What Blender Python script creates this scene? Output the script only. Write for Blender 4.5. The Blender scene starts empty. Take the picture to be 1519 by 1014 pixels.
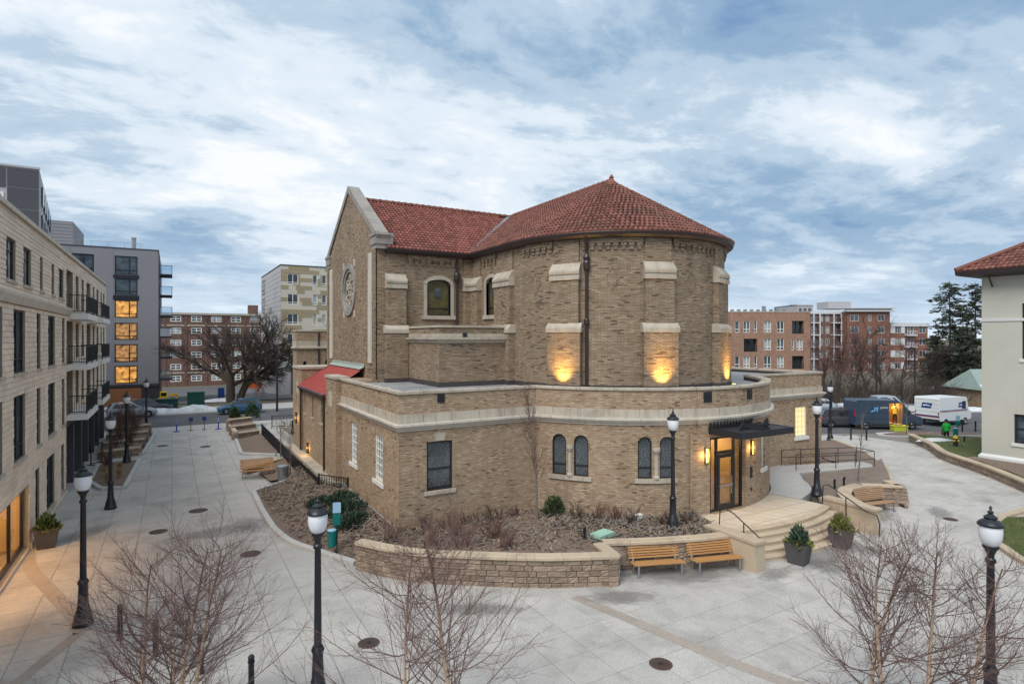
import bpy, bmesh, math, random
from mathutils import Vector, Matrix, noise

SC = bpy.context.scene
COL = SC.collection
PI = math.pi
rad = math.radians
SIN, COS = math.sin, math.cos

# ------------------------------------------------------------------ camera
cam_d = bpy.data.cameras.new('camera')
cam = bpy.data.objects.new('camera', cam_d)
COL.objects.link(cam)
cam.location = (0, 0, 8.4)
cam.rotation_euler = (rad(90), 0, rad(-30.195))
cam_d.sensor_width = 36
cam_d.lens = 867 / 1519 * 36
cam_d.shift_y = -6 / 1519
cam_d.clip_start = .1
cam_d.clip_end = 6000
SC.camera = cam
SC.view_settings.view_transform = 'Standard'
SC.view_settings.look = 'None'
SC.view_settings.gamma = 1
SC.view_settings.exposure = 0.92
SC.view_settings.use_curve_mapping = False

# ------------------------------------------------------------------ sky
SUN_EL, SUN_AZ = 50, 238          # azimuth clockwise from +Y
W = bpy.data.worlds.new('World')
SC.world = W
W.use_nodes = True
nt = W.node_tree
nt.nodes.clear()
def wn(t, **k):
    n = nt.nodes.new(t)
    for a, b in k.items():
        setattr(n, a, b)
    return n
def wl(a, b):
    nt.links.new(a, b)
sky = wn('ShaderNodeTexSky', sky_type='NISHITA', sun_disc=False)
sky.sun_elevation = rad(SUN_EL)
sky.sun_rotation = rad(SUN_AZ)
sky.air_density = 1.0
sky.dust_density = 1.5
tc = wn('ShaderNodeTexCoord')
sep = wn('ShaderNodeSeparateXYZ')
wl(tc.outputs['Generated'], sep.inputs[0])
def wmath(op, a, b=None):
    n = wn('ShaderNodeMath', operation=op)
    for i, x in enumerate((a, b)):
        if x is None:
            continue
        if isinstance(x, (int, float)):
            n.inputs[i].default_value = x
        else:
            wl(x, n.inputs[i])
    return n.outputs[0]
zz = wmath('ADD', wmath('MAXIMUM', sep.outputs['Z'], 0.0), 0.16)
px = wmath('DIVIDE', sep.outputs['X'], zz)
py = wmath('DIVIDE', sep.outputs['Y'], zz)
cmb = wn('ShaderNodeCombineXYZ')
wl(px, cmb.inputs[0])
wl(py, cmb.inputs[1])
def wnoise(scale, detail, rough, dist, off, rot=0, sc=(1, 1, 1)):
    m = wn('ShaderNodeMapping')
    m.inputs['Location'].default_value = off
    m.inputs['Rotation'].default_value = (0, 0, rot)
    m.inputs['Scale'].default_value = sc
    wl(cmb.outputs[0], m.inputs[0])
    n = wn('ShaderNodeTexNoise')
    n.inputs['Scale'].default_value = scale
    n.inputs['Detail'].default_value = detail
    n.inputs['Roughness'].default_value = rough
    n.inputs['Distortion'].default_value = dist
    wl(m.outputs[0], n.inputs[0])
    return n.outputs['Fac']
n1 = wnoise(0.34, 7, .55, .5, (1.3, 20.2, 0), .35, (1, 1.25, 1))
n2 = wnoise(1.15, 9, .6, .4, (4.21, 26.26, 3), .35, (1, 1.4, 1))
n3 = wnoise(3.6, 9, .65, .3, (1.3, 8.2, 5), .2, (1, 1.3, 1))
mixd = wmath('ADD', wmath('MULTIPLY', n1, .44), wmath('ADD', wmath('MULTIPLY', n2, .36), wmath('MULTIPLY', n3, .20)))
ramp = wn('ShaderNodeValToRGB')
wl(mixd, ramp.inputs[0])
cr = ramp.color_ramp
cr.interpolation = 'EASE'
def stops(cr, lst):
    while len(cr.elements) > 1:
        cr.elements.remove(cr.elements[-1])
    cr.elements[0].position = lst[0][0]
    cr.elements[0].color = (*lst[0][1], 1)
    for p, c in lst[1:]:
        e = cr.elements.new(p)
        e.color = (*c, 1)
stops(cr, [(.37, (.95, 1.65, 2.85)), (.44, (1.6, 2.4, 3.35)), (.497, (2.6, 3.3, 4.05)), (.55, (3.95, 4.45, 4.95)), (.615, (5.0, 5.15, 5.3))])
# a thin blue gap where the cloud sheet opens
gap = wn('ShaderNodeMapRange')
gap.inputs['From Min'].default_value = .37
gap.inputs['From Max'].default_value = .27
wl(mixd, gap.inputs['Value'])
mx = wn('ShaderNodeMix', data_type='RGBA')
wl(gap.outputs[0], mx.inputs['Factor'])
wl(ramp.outputs[0], mx.inputs['A'])
wl(sky.outputs[0], mx.inputs['B'])
# pale air near the horizon
hz = wn('ShaderNodeMapRange')
hz.inputs['From Min'].default_value = .16
hz.inputs['From Max'].default_value = .0
hz.inputs['To Max'].default_value = .62
wl(sep.outputs['Z'], hz.inputs['Value'])
mx2 = wn('ShaderNodeMix', data_type='RGBA')
wl(hz.outputs[0], mx2.inputs['Factor'])
wl(mx.outputs['Result'], mx2.inputs['A'])
mx2.inputs['B'].default_value = (4.2, 4.8, 5.4, 1)
bg = wn('ShaderNodeBackground')
bg.inputs['Strength'].default_value = 0.102
wl(mx2.outputs['Result'], bg.inputs['Color'])
out = wn('ShaderNodeOutputWorld')
wl(bg.outputs[0], out.inputs[0])

# ------------------------------------------------------------------ sun behind the overcast
sd = bpy.data.lights.new('sun', 'SUN')
sd.energy = 1.5
sd.angle = rad(34)
sd.color = (1, .96, .9)
so = bpy.data.objects.new('sun', sd)
COL.objects.link(so)
so.location = (0, 0, 60)
so.rotation_euler = (rad(90 - SUN_EL), 0, rad(180 - SUN_AZ))

# ------------------------------------------------------------------ materials
MATS = {}
def nodes_of(name):
    m = bpy.data.materials.new(name)
    m.use_nodes = True
    t = m.node_tree
    t.nodes.clear()
    o = t.nodes.new('ShaderNodeOutputMaterial')
    b = t.nodes.new('ShaderNodeBsdfPrincipled')
    t.links.new(b.outputs[0], o.inputs[0])
    MATS[name] = m
    return m, t, b
def nn(t, ty, **k):
    n = t.nodes.new(ty)
    for a, b in k.items():
        if a.startswith('i_'):
            n.inputs[a[2:].replace('_', ' ')].default_value = b
        else:
            setattr(n, a, b)
    return n
def mixc(t, fac, a, b, blend='MIX'):
    n = t.nodes.new('ShaderNodeMix')
    n.data_type = 'RGBA'
    n.blend_type = blend
    for s, x in (('Factor', fac), ('A', a), ('B', b)):
        if isinstance(x, (int, float)):
            n.inputs[s].default_value = x
        elif isinstance(x, tuple):
            n.inputs[s].default_value = (*x, 1)
        else:
            t.links.new(x, n.inputs[s])
    return n.outputs['Result']
def tnoise(t, vec, scale, detail=6, rough=.6, dist=0.):
    n = nn(t, 'ShaderNodeTexNoise')
    n.inputs['Scale'].default_value = scale
    n.inputs['Detail'].default_value = detail
    n.inputs['Roughness'].default_value = rough
    n.inputs['Distortion'].default_value = dist
    t.links.new(vec, n.inputs['Vector'])
    return n.outputs['Fac']
def mrange(t, v, a, b, c, d):
    n = nn(t, 'ShaderNodeMapRange')
    n.inputs['From Min'].default_value = a
    n.inputs['From Max'].default_value = b
    n.inputs['To Min'].default_value = c
    n.inputs['To Max'].default_value = d
    t.links.new(v, n.inputs['Value'])
    return n.outputs[0]
def k3(c, f):
    return tuple(min(1, x * f) for x in c)
def mat(name, col, rough=.8, var=.14, scale=2.5, bump=0., bscale=40., metal=0., spec=.3, rnd=0., big=0.08, dirt=None, stretch=None, isl=0., streak=0., speck=0., world=False):
    m, t, b = nodes_of(name)
    tcn = nn(t, 'ShaderNodeTexCoord')
    vec = nn(t, 'ShaderNodeNewGeometry').outputs['Position'] if world else tcn.outputs['Object']
    if stretch:
        mp = nn(t, 'ShaderNodeMapping')
        mp.inputs['Scale'].default_value = stretch
        t.links.new(vec, mp.inputs[0])
        vec = mp.outputs[0]
    c = mixc(t, mrange(t, tnoise(t, vec, scale), .3, .7, 0, 1), k3(col, 1 - var), k3(col, 1 + var))
    if big:
        c = mixc(t, mrange(t, tnoise(t, vec, scale * .17, 3), .35, .65, 0, 1), c, k3(col, 1 - 2 * big))
        c = mixc(t, .5, c, mixc(t, mrange(t, tnoise(t, vec, scale * 9, 4), .3, .7, 0, 1), k3(col, 1 - var), k3(col, 1 + var)))
    if dirt:
        c = mixc(t, mrange(t, tnoise(t, vec, dirt[1], 8, .65, .4), .5, .72, 0, dirt[2]), c, dirt[0])
    if speck:
        c = mixc(t, mrange(t, tnoise(t, vec, 1.5, 8, .7, .5), .5, .68, 0, speck), c, k3(col, .62))
        c = mixc(t, mrange(t, tnoise(t, vec, 17, 3, .8), .42, .66, 0, speck), c, k3(col, .5))
        c = mixc(t, mrange(t, tnoise(t, vec, 31, 2, .8), .52, .70, 0, speck * .8), c, k3(col, 1.5))
    if streak:
        mp2 = nn(t, 'ShaderNodeMapping')
        mp2.inputs['Scale'].default_value = (3.2, 3.2, .22)
        t.links.new(tcn.outputs['Object'], mp2.inputs[0])
        c = mixc(t, mrange(t, tnoise(t, mp2.outputs[0], 1, 6, .7), .48, .75, 0, streak), c, k3(col, .42))
    if rnd or isl:
        v = None
        if rnd:
            oi = nn(t, 'ShaderNodeObjectInfo')
            v = mrange(t, oi.outputs['Random'], 0, 1, 1 - rnd, 1 + rnd)
        if isl:
            gi = nn(t, 'ShaderNodeNewGeometry')
            v2 = mrange(t, gi.outputs['Random Per Island'], 0, 1, 1 - isl, 1 + isl)
            if v is None:
                v = v2
            else:
                mm = nn(t, 'ShaderNodeMath', operation='MULTIPLY')
                t.links.new(v, mm.inputs[0]); t.links.new(v2, mm.inputs[1]); v = mm.outputs[0]
        hs = nn(t, 'ShaderNodeHueSaturation')
        t.links.new(v, hs.inputs['Value'])
        t.links.new(c, hs.inputs['Color'])
        c = hs.outputs[0]
    t.links.new(c, b.inputs['Base Color'])
    b.inputs['Roughness'].default_value = rough
    b.inputs['Metallic'].default_value = metal
    b.inputs['Specular IOR Level'].default_value = spec
    if bump:
        bp = nn(t, 'ShaderNodeBump')
        bp.inputs['Strength'].default_value = 1
        bp.inputs['Distance'].default_value = bump
        t.links.new(tnoise(t, vec, bscale, 5), bp.inputs['Height'])
        t.links.new(bp.outputs[0], b.inputs['Normal'])
    return m
def brick_mat(name, cols, mortar, bw=.21, rh=.072, ms=.007, patch=.12):
    m, t, b = nodes_of(name)
    uv = nn(t, 'ShaderNodeUVMap')
    br = nn(t, 'ShaderNodeTexBrick')
    t.links.new(uv.outputs[0], br.inputs['Vector'])
    for k, v in (('Scale', 1), ('Brick Width', bw), ('Row Height', rh), ('Mortar Size', ms), ('Mortar Smooth', .1), ('Bias', 0)):
        br.inputs[k].default_value = v
    br.inputs['Color1'].default_value = (0, 0, 0, 1)
    br.inputs['Color2'].default_value = (1, 1, 1, 1)
    br.inputs['Mortar'].default_value = (.5, .5, .5, 1)
    rp = nn(t, 'ShaderNodeValToRGB')
    stops(rp.color_ramp, cols)
    tcn = nn(t, 'ShaderNodeTexCoord')
    pa = nn(t, 'ShaderNodeMath', operation='ADD', use_clamp=True)
    t.links.new(br.outputs['Color'], pa.inputs[0])
    t.links.new(mrange(t, tnoise(t, tcn.outputs['Object'], .8, 5, .65), .3, .7, -.11, .22), pa.inputs[1])
    t.links.new(pa.outputs[0], rp.inputs[0])
    c = mixc(t, br.outputs['Fac'], rp.outputs[0], mortar)
    lo = tnoise(t, tcn.outputs['Object'], .55, 5, .6)
    c = mixc(t, mrange(t, lo, .3, .7, patch, 0), c, (.10, .085, .07))
    mp2 = nn(t, 'ShaderNodeMapping')
    mp2.inputs['Scale'].default_value = (2.6, 2.6, .16)
    t.links.new(tcn.outputs['Object'], mp2.inputs[0])
    c = mixc(t, mrange(t, tnoise(t, mp2.outputs[0], 1, 6, .7), .52, .78, 0, .32), c, (.09, .075, .06))
    hi = tnoise(t, tcn.outputs['Object'], 3.0, 6, .7)
    c = mixc(t, mrange(t, hi, .45, .8, 0, .18), c, (.55, .47, .38))
    t.links.new(c, b.inputs['Base Color'])
    b.inputs['Roughness'].default_value = .9
    b.inputs['Specular IOR Level'].default_value = .2
    bp = nn(t, 'ShaderNodeBump', invert=True)
    bp.inputs['Distance'].default_value = .006
    t.links.new(br.outputs['Fac'], bp.inputs['Height'])
    t.links.new(bp.outputs[0], b.inputs['Normal'])
    return m
def emit_mat(name, col, strength, col2=None, scale=1.5, stretch=(1, 1, 1)):
    m, t, b = nodes_of(name)
    tcn = nn(t, 'ShaderNodeTexCoord')
    mp = nn(t, 'ShaderNodeMapping')
    mp.inputs['Scale'].default_value = stretch
    t.links.new(tcn.outputs['Object'], mp.inputs[0])
    c = mixc(t, mrange(t, tnoise(t, mp.outputs[0], scale, 3), .35, .65, 0, 1), col, col2 or k3(col, .6))
    t.links.new(c, b.inputs['Emission Color'])
    b.inputs['Emission Strength'].default_value = strength
    b.inputs['Base Color'].default_value = (*k3(col, .3), 1)
    b.inputs['Roughness'].default_value = .2
    return m
def glass_dark(name, col, rough=.06, pattern=0, pcol=(.3, .33, .36), pscale=9):
    m, t, b = nodes_of(name)
    tcn = nn(t, 'ShaderNodeTexCoord')
    c = mixc(t, mrange(t, tnoise(t, tcn.outputs['Object'], .9, 3), .35, .65, 0, 1), k3(col, .5), k3(col, 1.5))
    if pattern:
        vo = nn(t, 'ShaderNodeTexVoronoi', feature='DISTANCE_TO_EDGE')
        vo.inputs['Scale'].default_value = pscale
        t.links.new(tcn.outputs['Object'], vo.inputs['Vector'])
        c = mixc(t, mrange(t, vo.outputs['Distance'], .02, .06, pattern, 0), c, pcol)
    t.links.new(c, b.inputs['Base Color'])
    b.inputs['Roughness'].default_value = rough
    b.inputs['Specular IOR Level'].default_value = .6
    return m
def clear_glass(name, tint=(.9, .93, .92), refl=.12):
    m = bpy.data.materials.new(name)
    m.use_nodes = True
    t = m.node_tree
    t.nodes.clear()
    o = nn(t, 'ShaderNodeOutputMaterial')
    tr = nn(t, 'ShaderNodeBsdfTransparent')
    tr.inputs[0].default_value = (*tint, 1)
    gl = nn(t, 'ShaderNodeBsdfGlossy')
    gl.inputs['Roughness'].default_value = .03
    mx_ = nn(t, 'ShaderNodeMixShader')
    lw = nn(t, 'ShaderNodeLayerWeight')
    lw.inputs[0].default_value = .12
    ad = nn(t, 'ShaderNodeMath', operation='MULTIPLY_ADD')
    ad.inputs[1].default_value = .5
    ad.inputs[2].default_value = refl - .06
    t.links.new(lw.outputs['Facing'], ad.inputs[0])
    t.links.new(ad.outputs[0], mx_.inputs[0])
    t.links.new(tr.outputs[0], mx_.inputs[1])
    t.links.new(gl.outputs[0], mx_.inputs[2])
    t.links.new(mx_.outputs[0], o.inputs[0])
    MATS[name] = m
    return m

TAN = [(0, (.15, .09, .055)), (.06, (.23, .15, .095)), (.13, (.35, .235, .145)), (.5, (.405, .288, .193)), (.85, (.46, .335, .22)), (1, (.53, .41, .29))]
DRUM = [(0, (.08, .052, .034)), (.08, (.14, .095, .06)), (.15, (.275, .19, .115)), (.55, (.33, .238, .157)), (.9, (.385, .28, .185)), (1, (.45, .355, .25))]
M_BRICK = brick_mat('tan_brick', TAN, (.27, .205, .145), ms=.010, bw=.22)
M_DRUM = brick_mat('brown_brick', DRUM, (.20, .155, .115), bw=.3, ms=.011, patch=.3)
M_REDBRICK = brick_mat('red_brick', [(0, (.09, .04, .03)), (.5, (.17, .075, .058)), (1, (.24, .115, .09))], (.2, .15, .125))
M_ORBRICK = brick_mat('orange_brick', [(0, (.15, .06, .042)), (.5, (.225, .09, .062)), (1, (.28, .12, .085))], (.24, .15, .12))
M_PINKBRICK = brick_mat('salmon_brick', [(0, (.25, .12, .08)), (.5, (.36, .2, .14)), (1, (.42, .25, .18))], (.36, .25, .2))
M_STONE = mat('limestone', (.50, .44, .36), .85, .1, 2, .004, 60, dirt=((.24, .205, .165), .8, .6), streak=.6)
M_STONE_W = mat('pale_limestone', (.60, .55, .47), .85, .08, 2, .003, 60, dirt=((.30, .265, .22), 1.1, .5), streak=.45)
M_STONE_G = mat('grey_coping_stone', (.34, .31, .28), .85, .14, 2, .004, 60, dirt=((.17, .15, .14), .8, .6), streak=.5)
M_CAPSTONE = mat('tan_cast_stone', (.50, .405, .295), .85, .12, 3, .004, 50, rnd=.07, dirt=((.25, .2, .15), 1.1, .55))
M_ROCK = mat('split_faced_stone', (.30, .225, .17), .95, .25, 4, .02, 14, rnd=.24, world=True, dirt=((.13, .10, .085), 2.2, .6))
M_BLOCK = mat('cream_stone_block', (.76, .65, .53), .92, .11, 5, .009, 22, rnd=.08, isl=.08, dirt=((.42, .34, .25), .5, .35))
M_BLOCKJOINT = mat('block_joint', (.30, .25, .19), .95, .1)
M_TILE = mat('clay_tile', (.225, .078, .062), .8, .25, 3, .004, 30, isl=.3, dirt=((.13, .06, .045), .6, .6))
M_TILE2 = mat('clay_tile_worn', (.20, .082, .063), .85, .25, 3, .004, 30, isl=.32, dirt=((.11, .066, .05), .5, .65))
M_REDMETAL = mat('red_sheet_roof', (.42, .10, .085), .55, .08, 1.5)
M_COPPER = mat('green_copper', (.33, .38, .345), .7, .2, 3)
M_GUTTER = mat('dark_bronze_gutter', (.035, .024, .026), .45, .2, 3, spec=.5)
M_MEMBRANE = mat('grey_roof_membrane', (.30, .30, .31), .8, .12, .9, dirt=((.15, .15, .155), .5, .8))
M_FLASH = mat('dark_flashing', (.07, .06, .06), .6, .2)
M_LEAD = mat('lead_valley', (.23, .24, .26), .5, .12)
M_WHITE = mat('white_paint', (.78, .77, .73), .5, .05, 4)
M_BLACK = mat('black_paint', (.014, .016, .022), .38, .2, 4, spec=.5)
M_BLACKMATT = mat('black_metal', (.022, .023, .027), .5, .2, 4, spec=.4)
M_STEEL = mat('grey_steel', (.35, .36, .37), .4, .1, 4, metal=.6)
M_CONC = mat('concrete_paving', (.50, .475, .445), .9, .16, 2.2, .004, 70, rnd=.05, isl=.05, big=.11, dirt=((.25, .23, .20), .45, .8), speck=.5, world=True)
M_CONCPLAIN = mat('plain_concrete', (.46, .445, .425), .9, .12, 1.5, .003, 80, dirt=((.30, .28, .255), .5, .65), speck=.35)
M_JOINT = mat('paving_joint', (.22, .205, .185), .95, .15)
M_STRIPE = mat('brown_paving_band', (.385, .335, .29), .9, .14, 2, .003, 80, dirt=((.25, .225, .195), .8, .7), speck=.4)
M_TJOINT = mat('terrace_joint', (.17, .125, .085), .95, .1)
M_KERB = mat('granite_kerb', (.50, .49, .47), .85, .12, 6, .003, 60, rnd=.05)
M_TERR = mat('terrace_slab', (.57, .49, .385), .85, .07, 3, .002, 80, rnd=.06)
M_ASPH = mat('asphalt', (.105, .105, .11), .9, .2, .6, .004, 120, dirt=((.17, .165, .16), .25, .6))
M_GROUND = mat('bare_ground', (.145, .125, .095), .95, .3, .25, dirt=((.09, .10, .05), .06, .7))
M_GRASS = mat('winter_lawn', (.085, .105, .035), .95, .3, 1.2, .02, 60, dirt=((.15, .13, .06), .6, .7))
M_BLADE = mat('grass_blade', (.095, .125, .04), .9, .3, 3, isl=.35)
M_MULCH = mat('bark_mulch', (.205, .15, .118), .97, .4, 6, .03, 26, dirt=((.25, .19, .145), 1.4, .7))
M_MULCHG = mat('weathered_mulch', (.215, .17, .14), .97, .4, 6, .03, 26, dirt=((.27, .23, .19), 1.3, .7))
M_LITTER = mat('dry_litter', (.25, .18, .125), .95, .3, 3, isl=.5)
M_STRAW = mat('dry_straw', (.42, .29, .15), .9, .25, 3, isl=.35)
M_SNOW = mat('old_snow', (.66, .68, .71), .8, .08, 3, .04, 9, dirt=((.25, .235, .22), 1.2, .75))
M_WOOD = mat('bench_slat', (.44, .225, .085), .55, .2, 3, .002, 30, rnd=.1, stretch=(1, 12, 12))
M_WOODG = mat('weathered_slat', (.36, .22, .13), .6, .2, 3, .002, 30, rnd=.1, stretch=(1, 12, 12))
M_PLANTER = mat('grey_fibre_planter', (.085, .08, .082), .7, .15, 4)
M_LEAF = mat('evergreen_leaf', (.045, .085, .03), .7, .35, 4, isl=.5)
M_LEAFY = mat('yellow_green_leaf', (.16, .18, .04), .7, .3, 4, isl=.5)
M_LEAFB = mat('blue_green_needle', (.045, .075, .05), .8, .3, 4, isl=.5)
M_CONIFER = mat('conifer_needle', (.065, .078, .056), .9, .3, .5, isl=.6)
M_BARK = mat('oak_bark', (.085, .068, .055), .95, .3, 3, .02, 14, stretch=(1, 1, .3))
M_TWIG = mat('oak_twig', (.075, .058, .05), .95, .25, 3)
M_BIRCH = mat('peeling_birch_bark', (.50, .36, .26), .9, .35, 7, .008, 30, stretch=(1, 1, 2.2), dirt=((.11, .065, .045), 5, .85))
def young_dark(m, z0, z1, dark):
    t = m.node_tree
    b = t.nodes['Principled BSDF']
    lk = b.inputs['Base Color'].links[0]
    src = lk.from_socket
    tcn = nn(t, 'ShaderNodeTexCoord')
    sp = nn(t, 'ShaderNodeSeparateXYZ')
    t.links.new(tcn.outputs['Object'], sp.inputs[0])
    t.links.new(mixc(t, mrange(t, sp.outputs['Z'], z0, z1, 0, .9), src, dark), b.inputs['Base Color'])
young_dark(M_BIRCH, 2.3, 3.6, (.12, .07, .055))
M_BTWIG = mat('birch_twig', (.145, .09, .08), .85, .25, 4)
M_REDTWIG = mat('red_twig', (.145, .083, .07), .9, .3, 3)
M_GREYTWIG = mat('grey_twig', (.18, .155, .135), .9, .3, 3)
M_GREYCLAD = mat('grey_cladding', (.27, .265, .285), .75, .06, 1.2, big=.04)
M_DARKCLAD = mat('charcoal_cladding', (.085, .085, .098), .7, .1, 1.2)
M_DARKBASE = mat('dark_brick_base', (.055, .05, .058), .85, .2, 3)
M_ORANGEPANEL = mat('rust_panel', (.30, .12, .055), .8, .15, 2)
M_LTPANEL = mat('pale_grey_panel', (.46, .45, .46), .7, .08, 1)
M_CREAM = mat('cream_panel', (.58, .53, .44), .8, .06, 1)
M_OCHRE = mat('ochre_panel', (.36, .29, .19), .8, .08, 1)
M_WHITEPANEL = mat('white_panel', (.62, .63, .66), .7, .05, 1)
M_STUCCO = mat('grey_green_stucco', (.54, .53, .465), .9, .05, 1.2, .003, 60, dirt=((.40, .41, .36), .35, .4))
M_STUCCOW = mat('white_plinth', (.70, .71, .69), .85, .05, 1.2)
M_GLASS = glass_dark('window_glass', (.035, .042, .05))
M_GLASSB = glass_dark('blue_window_glass', (.07, .095, .115))
M_GLASSL = glass_dark('sky_toned_glass', (.36, .39, .38), .3)  # pale base colour stands in for bright sky reflected in the panes
M_LEADED = glass_dark('leaded_glass', (.07, .08, .09), .22, .5, (.24, .27, .29), 9)
M_STAINED = glass_dark('stained_glass', (.085, .075, .035), .2, .6, (.2, .17, .07), 10)
M_CLEAR = clear_glass('clear_glass')
M_BALGLASS = clear_glass('balcony_glass', (.75, .85, .92), .2)
M_GLOBE = mat('frosted_globe', (.80, .82, .86), .35, .03, 6, spec=.5)
M_WARMWIN = emit_mat('lit_room', (1.0, .48, .12), 0.5, (.10, .04, .01), 1.6)
M_WARMDIM = emit_mat('dim_lit_room', (1.0, .52, .2), 0.26, (.06, .03, .01), 2.3)
M_WARMPALE = emit_mat('lit_blind', (1.0, .66, .27), 0.75, (.95, .55, .2), 2)
M_LAMP = emit_mat('lamp_glow', (1.0, .62, .12), 5.0, (1, .55, .1))
M_LOBBYLAMP = emit_mat('lobby_lamp', (1.0, .7, .35), 9.0, (1, .7, .35))
M_LOBBYWALL = mat('lobby_wall', (.62, .44, .22), .7, .08, 2)
M_LOBBYFLOOR = mat('lobby_floor', (.3, .22, .13), .4, .1, 2)
M_RUBBER = mat('tyre_rubber', (.018, .018, .019), .85, .1, 5)
M_RIM = mat('alloy_rim', (.45, .46, .48), .3, .05, 5, metal=.8)
M_BLUECAR = mat('blue_car_paint', (.035, .115, .21), .22, .05, 2, spec=.6)
M_GREYCAR = mat('dark_grey_car_paint', (.06, .06, .075), .22, .05, 2, spec=.6)
M_BLACKCAR = mat('black_car_paint', (.018, .018, .02), .22, .05, 2, spec=.6)
M_SILVERCAR = mat('silver_car_paint', (.42, .45, .5), .25, .05, 2, spec=.6)
M_VAN = mat('slate_blue_van_paint', (.045, .07, .11), .3, .06, 2, spec=.5)
M_VANWHITE = mat('white_truck_paint', (.74, .76, .76), .35, .04, 2, spec=.5)
M_LOGOBLUE = mat('light_blue_print', (.12, .42, .72), .4, .05)
M_EAGLE = mat('dark_blue_print', (.02, .06, .22), .4, .05)
M_REDPRINT = mat('red_print', (.5, .04, .04), .4, .05)
M_CARTON = mat('cardboard', (.38, .25, .13), .85, .1, 4)
M_YELLOW = mat('yellow_vest', (.75, .48, .02), .8, .1, 5)
M_YELLOWTOTE = mat('yellow_tote', (.55, .6, .05), .7, .1, 5)
M_GREENJACKET = mat('bright_green_jacket', (.02, .48, .06), .8, .12, 5)
M_DARKCLOTH = mat('dark_trousers', (.02, .022, .03), .9, .1, 5)
M_SKIN = mat('skin', (.45, .27, .19), .6, .05, 8)
M_HAIR = mat('dark_hair', (.025, .018, .014), .7, .1, 20)
M_BLUEPOST = mat('blue_post', (.045, .07, .36), .5, .08, 5)
M_DKGREEN = mat('dark_green_box', (.012, .065, .05), .6, .12, 4)
M_TEAL = mat('teal_plastic', (.0, .16, .145), .5, .1, 5)
M_SIGNBLUE = mat('pale_blue_sign', (.35, .55, .72), .5, .1, 6)
M_ORANGE = mat('safety_orange', (.75, .14, .02), .6, .1, 5)
M_YELLOWMACH = mat('machine_yellow', (.7, .42, .02), .6, .1, 5)
M_HYDRED = mat('hydrant_black', (.03, .025, .025), .5, .1, 5)
M_HYDYEL = mat('hydrant_yellow', (.62, .40, .06), .5, .1, 5)
M_MINT = mat('mint_cover', (.33, .52, .42), .7, .1, 5)
M_IRON = mat('rusty_iron', (.085, .055, .045), .8, .25, 8)
m_, t_, b_ = nodes_of('damp_patch')
b_.inputs['Base Color'].default_value = (.10, .095, .09, 1)
b_.inputs['Roughness'].default_value = .5
c_ = nn(t_, 'ShaderNodeTexCoord')
l_ = nn(t_, 'ShaderNodeVectorMath', operation='LENGTH')
t_.links.new(c_.outputs['Object'], l_.inputs[0])
a_ = nn(t_, 'ShaderNodeMath', operation='ADD')
t_.links.new(l_.outputs['Value'], a_.inputs[0])
t_.links.new(mrange(t_, tnoise(t_, c_.outputs['Object'], 3.5, 8, .7), .25, .75, -.55, .45), a_.inputs[1])
t_.links.new(mrange(t_, a_.outputs[0], .35, .95, .32, 0), b_.inputs['Alpha'])
M_STAIN = m_
M_DARKROOM = mat('dark_recess', (.03, .032, .036), .9, .2)
M_ROOFSLATE = mat('weathered_green_roof', (.27, .34, .31), .9, .15, 2)

# ------------------------------------------------------------------ mesh helpers
class MB:
    def __init__(s):
        s.v, s.f, s.uv, s.g = [], [], [], []
    def add(s, verts, faces, uvs=None):
        n = len(s.v)
        s.g.append((n, len(s.f)))
        s.v += [tuple(p) for p in verts]
        for i, f in enumerate(faces):
            s.f.append(tuple(n + k for k in f))
            s.uv.append(uvs[i] if uvs else None)
    def mesh(s, name, m, smooth=False):
        me = bpy.data.meshes.new(name)
        me.from_pydata(s.v, [], s.f)
        uvl = me.uv_layers.new(name='UVMap')
        data = []
        V = s.v
        for f, uv in zip(s.f, s.uv):
            if uv is None:
                a, b, c = V[f[0]], V[f[1]], V[f[2]]
                e1 = (b[0] - a[0], b[1] - a[1], b[2] - a[2])
                e2 = (c[0] - a[0], c[1] - a[1], c[2] - a[2])
                nx = e1[1] * e2[2] - e1[2] * e2[1]
                ny = e1[2] * e2[0] - e1[0] * e2[2]
                nz = e1[0] * e2[1] - e1[1] * e2[0]
                h = math.hypot(nx, ny)
                if h < abs(nz):
                    for k in f:
                        data += [V[k][0], V[k][1]]
                else:
                    tx, ty = -ny / (h or 1), nx / (h or 1)
                    if tx + ty * .3 < 0:
                        tx, ty = -tx, -ty
                    for k in f:
                        data += [V[k][0] * tx + V[k][1] * ty, V[k][2]]
            else:
                for p in uv:
                    data += [p[0], p[1]]
        uvl.data.foreach_set('uv', data)
        if smooth:
            me.polygons.foreach_set('use_smooth', [True] * len(me.polygons))
            me.set_sharp_from_angle(angle=rad(38))
        if m is not None:
            me.materials.append(m)
        me.update()
        return me

def link(o, parent=None):
    COL.objects.link(o)
    if parent is not None:
        o.parent = parent
    return o
def obj(name, mb, m, parent=None, smooth=False, local=False, label=None, stuff=False):
    """one mesh; its vertices are in world coordinates unless local"""
    if not mb.f:
        return None
    o = bpy.data.objects.new(name, mb.mesh(name, m, smooth))
    link(o, parent)
    if parent is not None and not local and parent.type == 'EMPTY':
        o.location = -Vector(parent.location)
    if label:
        o['label'] = label
    if stuff:
        o['kind'] = 'stuff'
    return o
def objs(name, mb, m, parent=None, local=False, label=None):
    """one object for each piece added to the mesh"""
    g = mb.g + [(len(mb.v), len(mb.f))]
    for (v0, f0), (v1, f1) in zip(g, g[1:]):
        q = MB()
        q.add(mb.v[v0:v1], [tuple(k - v0 for k in f) for f in mb.f[f0:f1]])
        q.uv = mb.uv[f0:f1]
        obj(name, q, m, parent, local=local, label=label)
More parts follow.
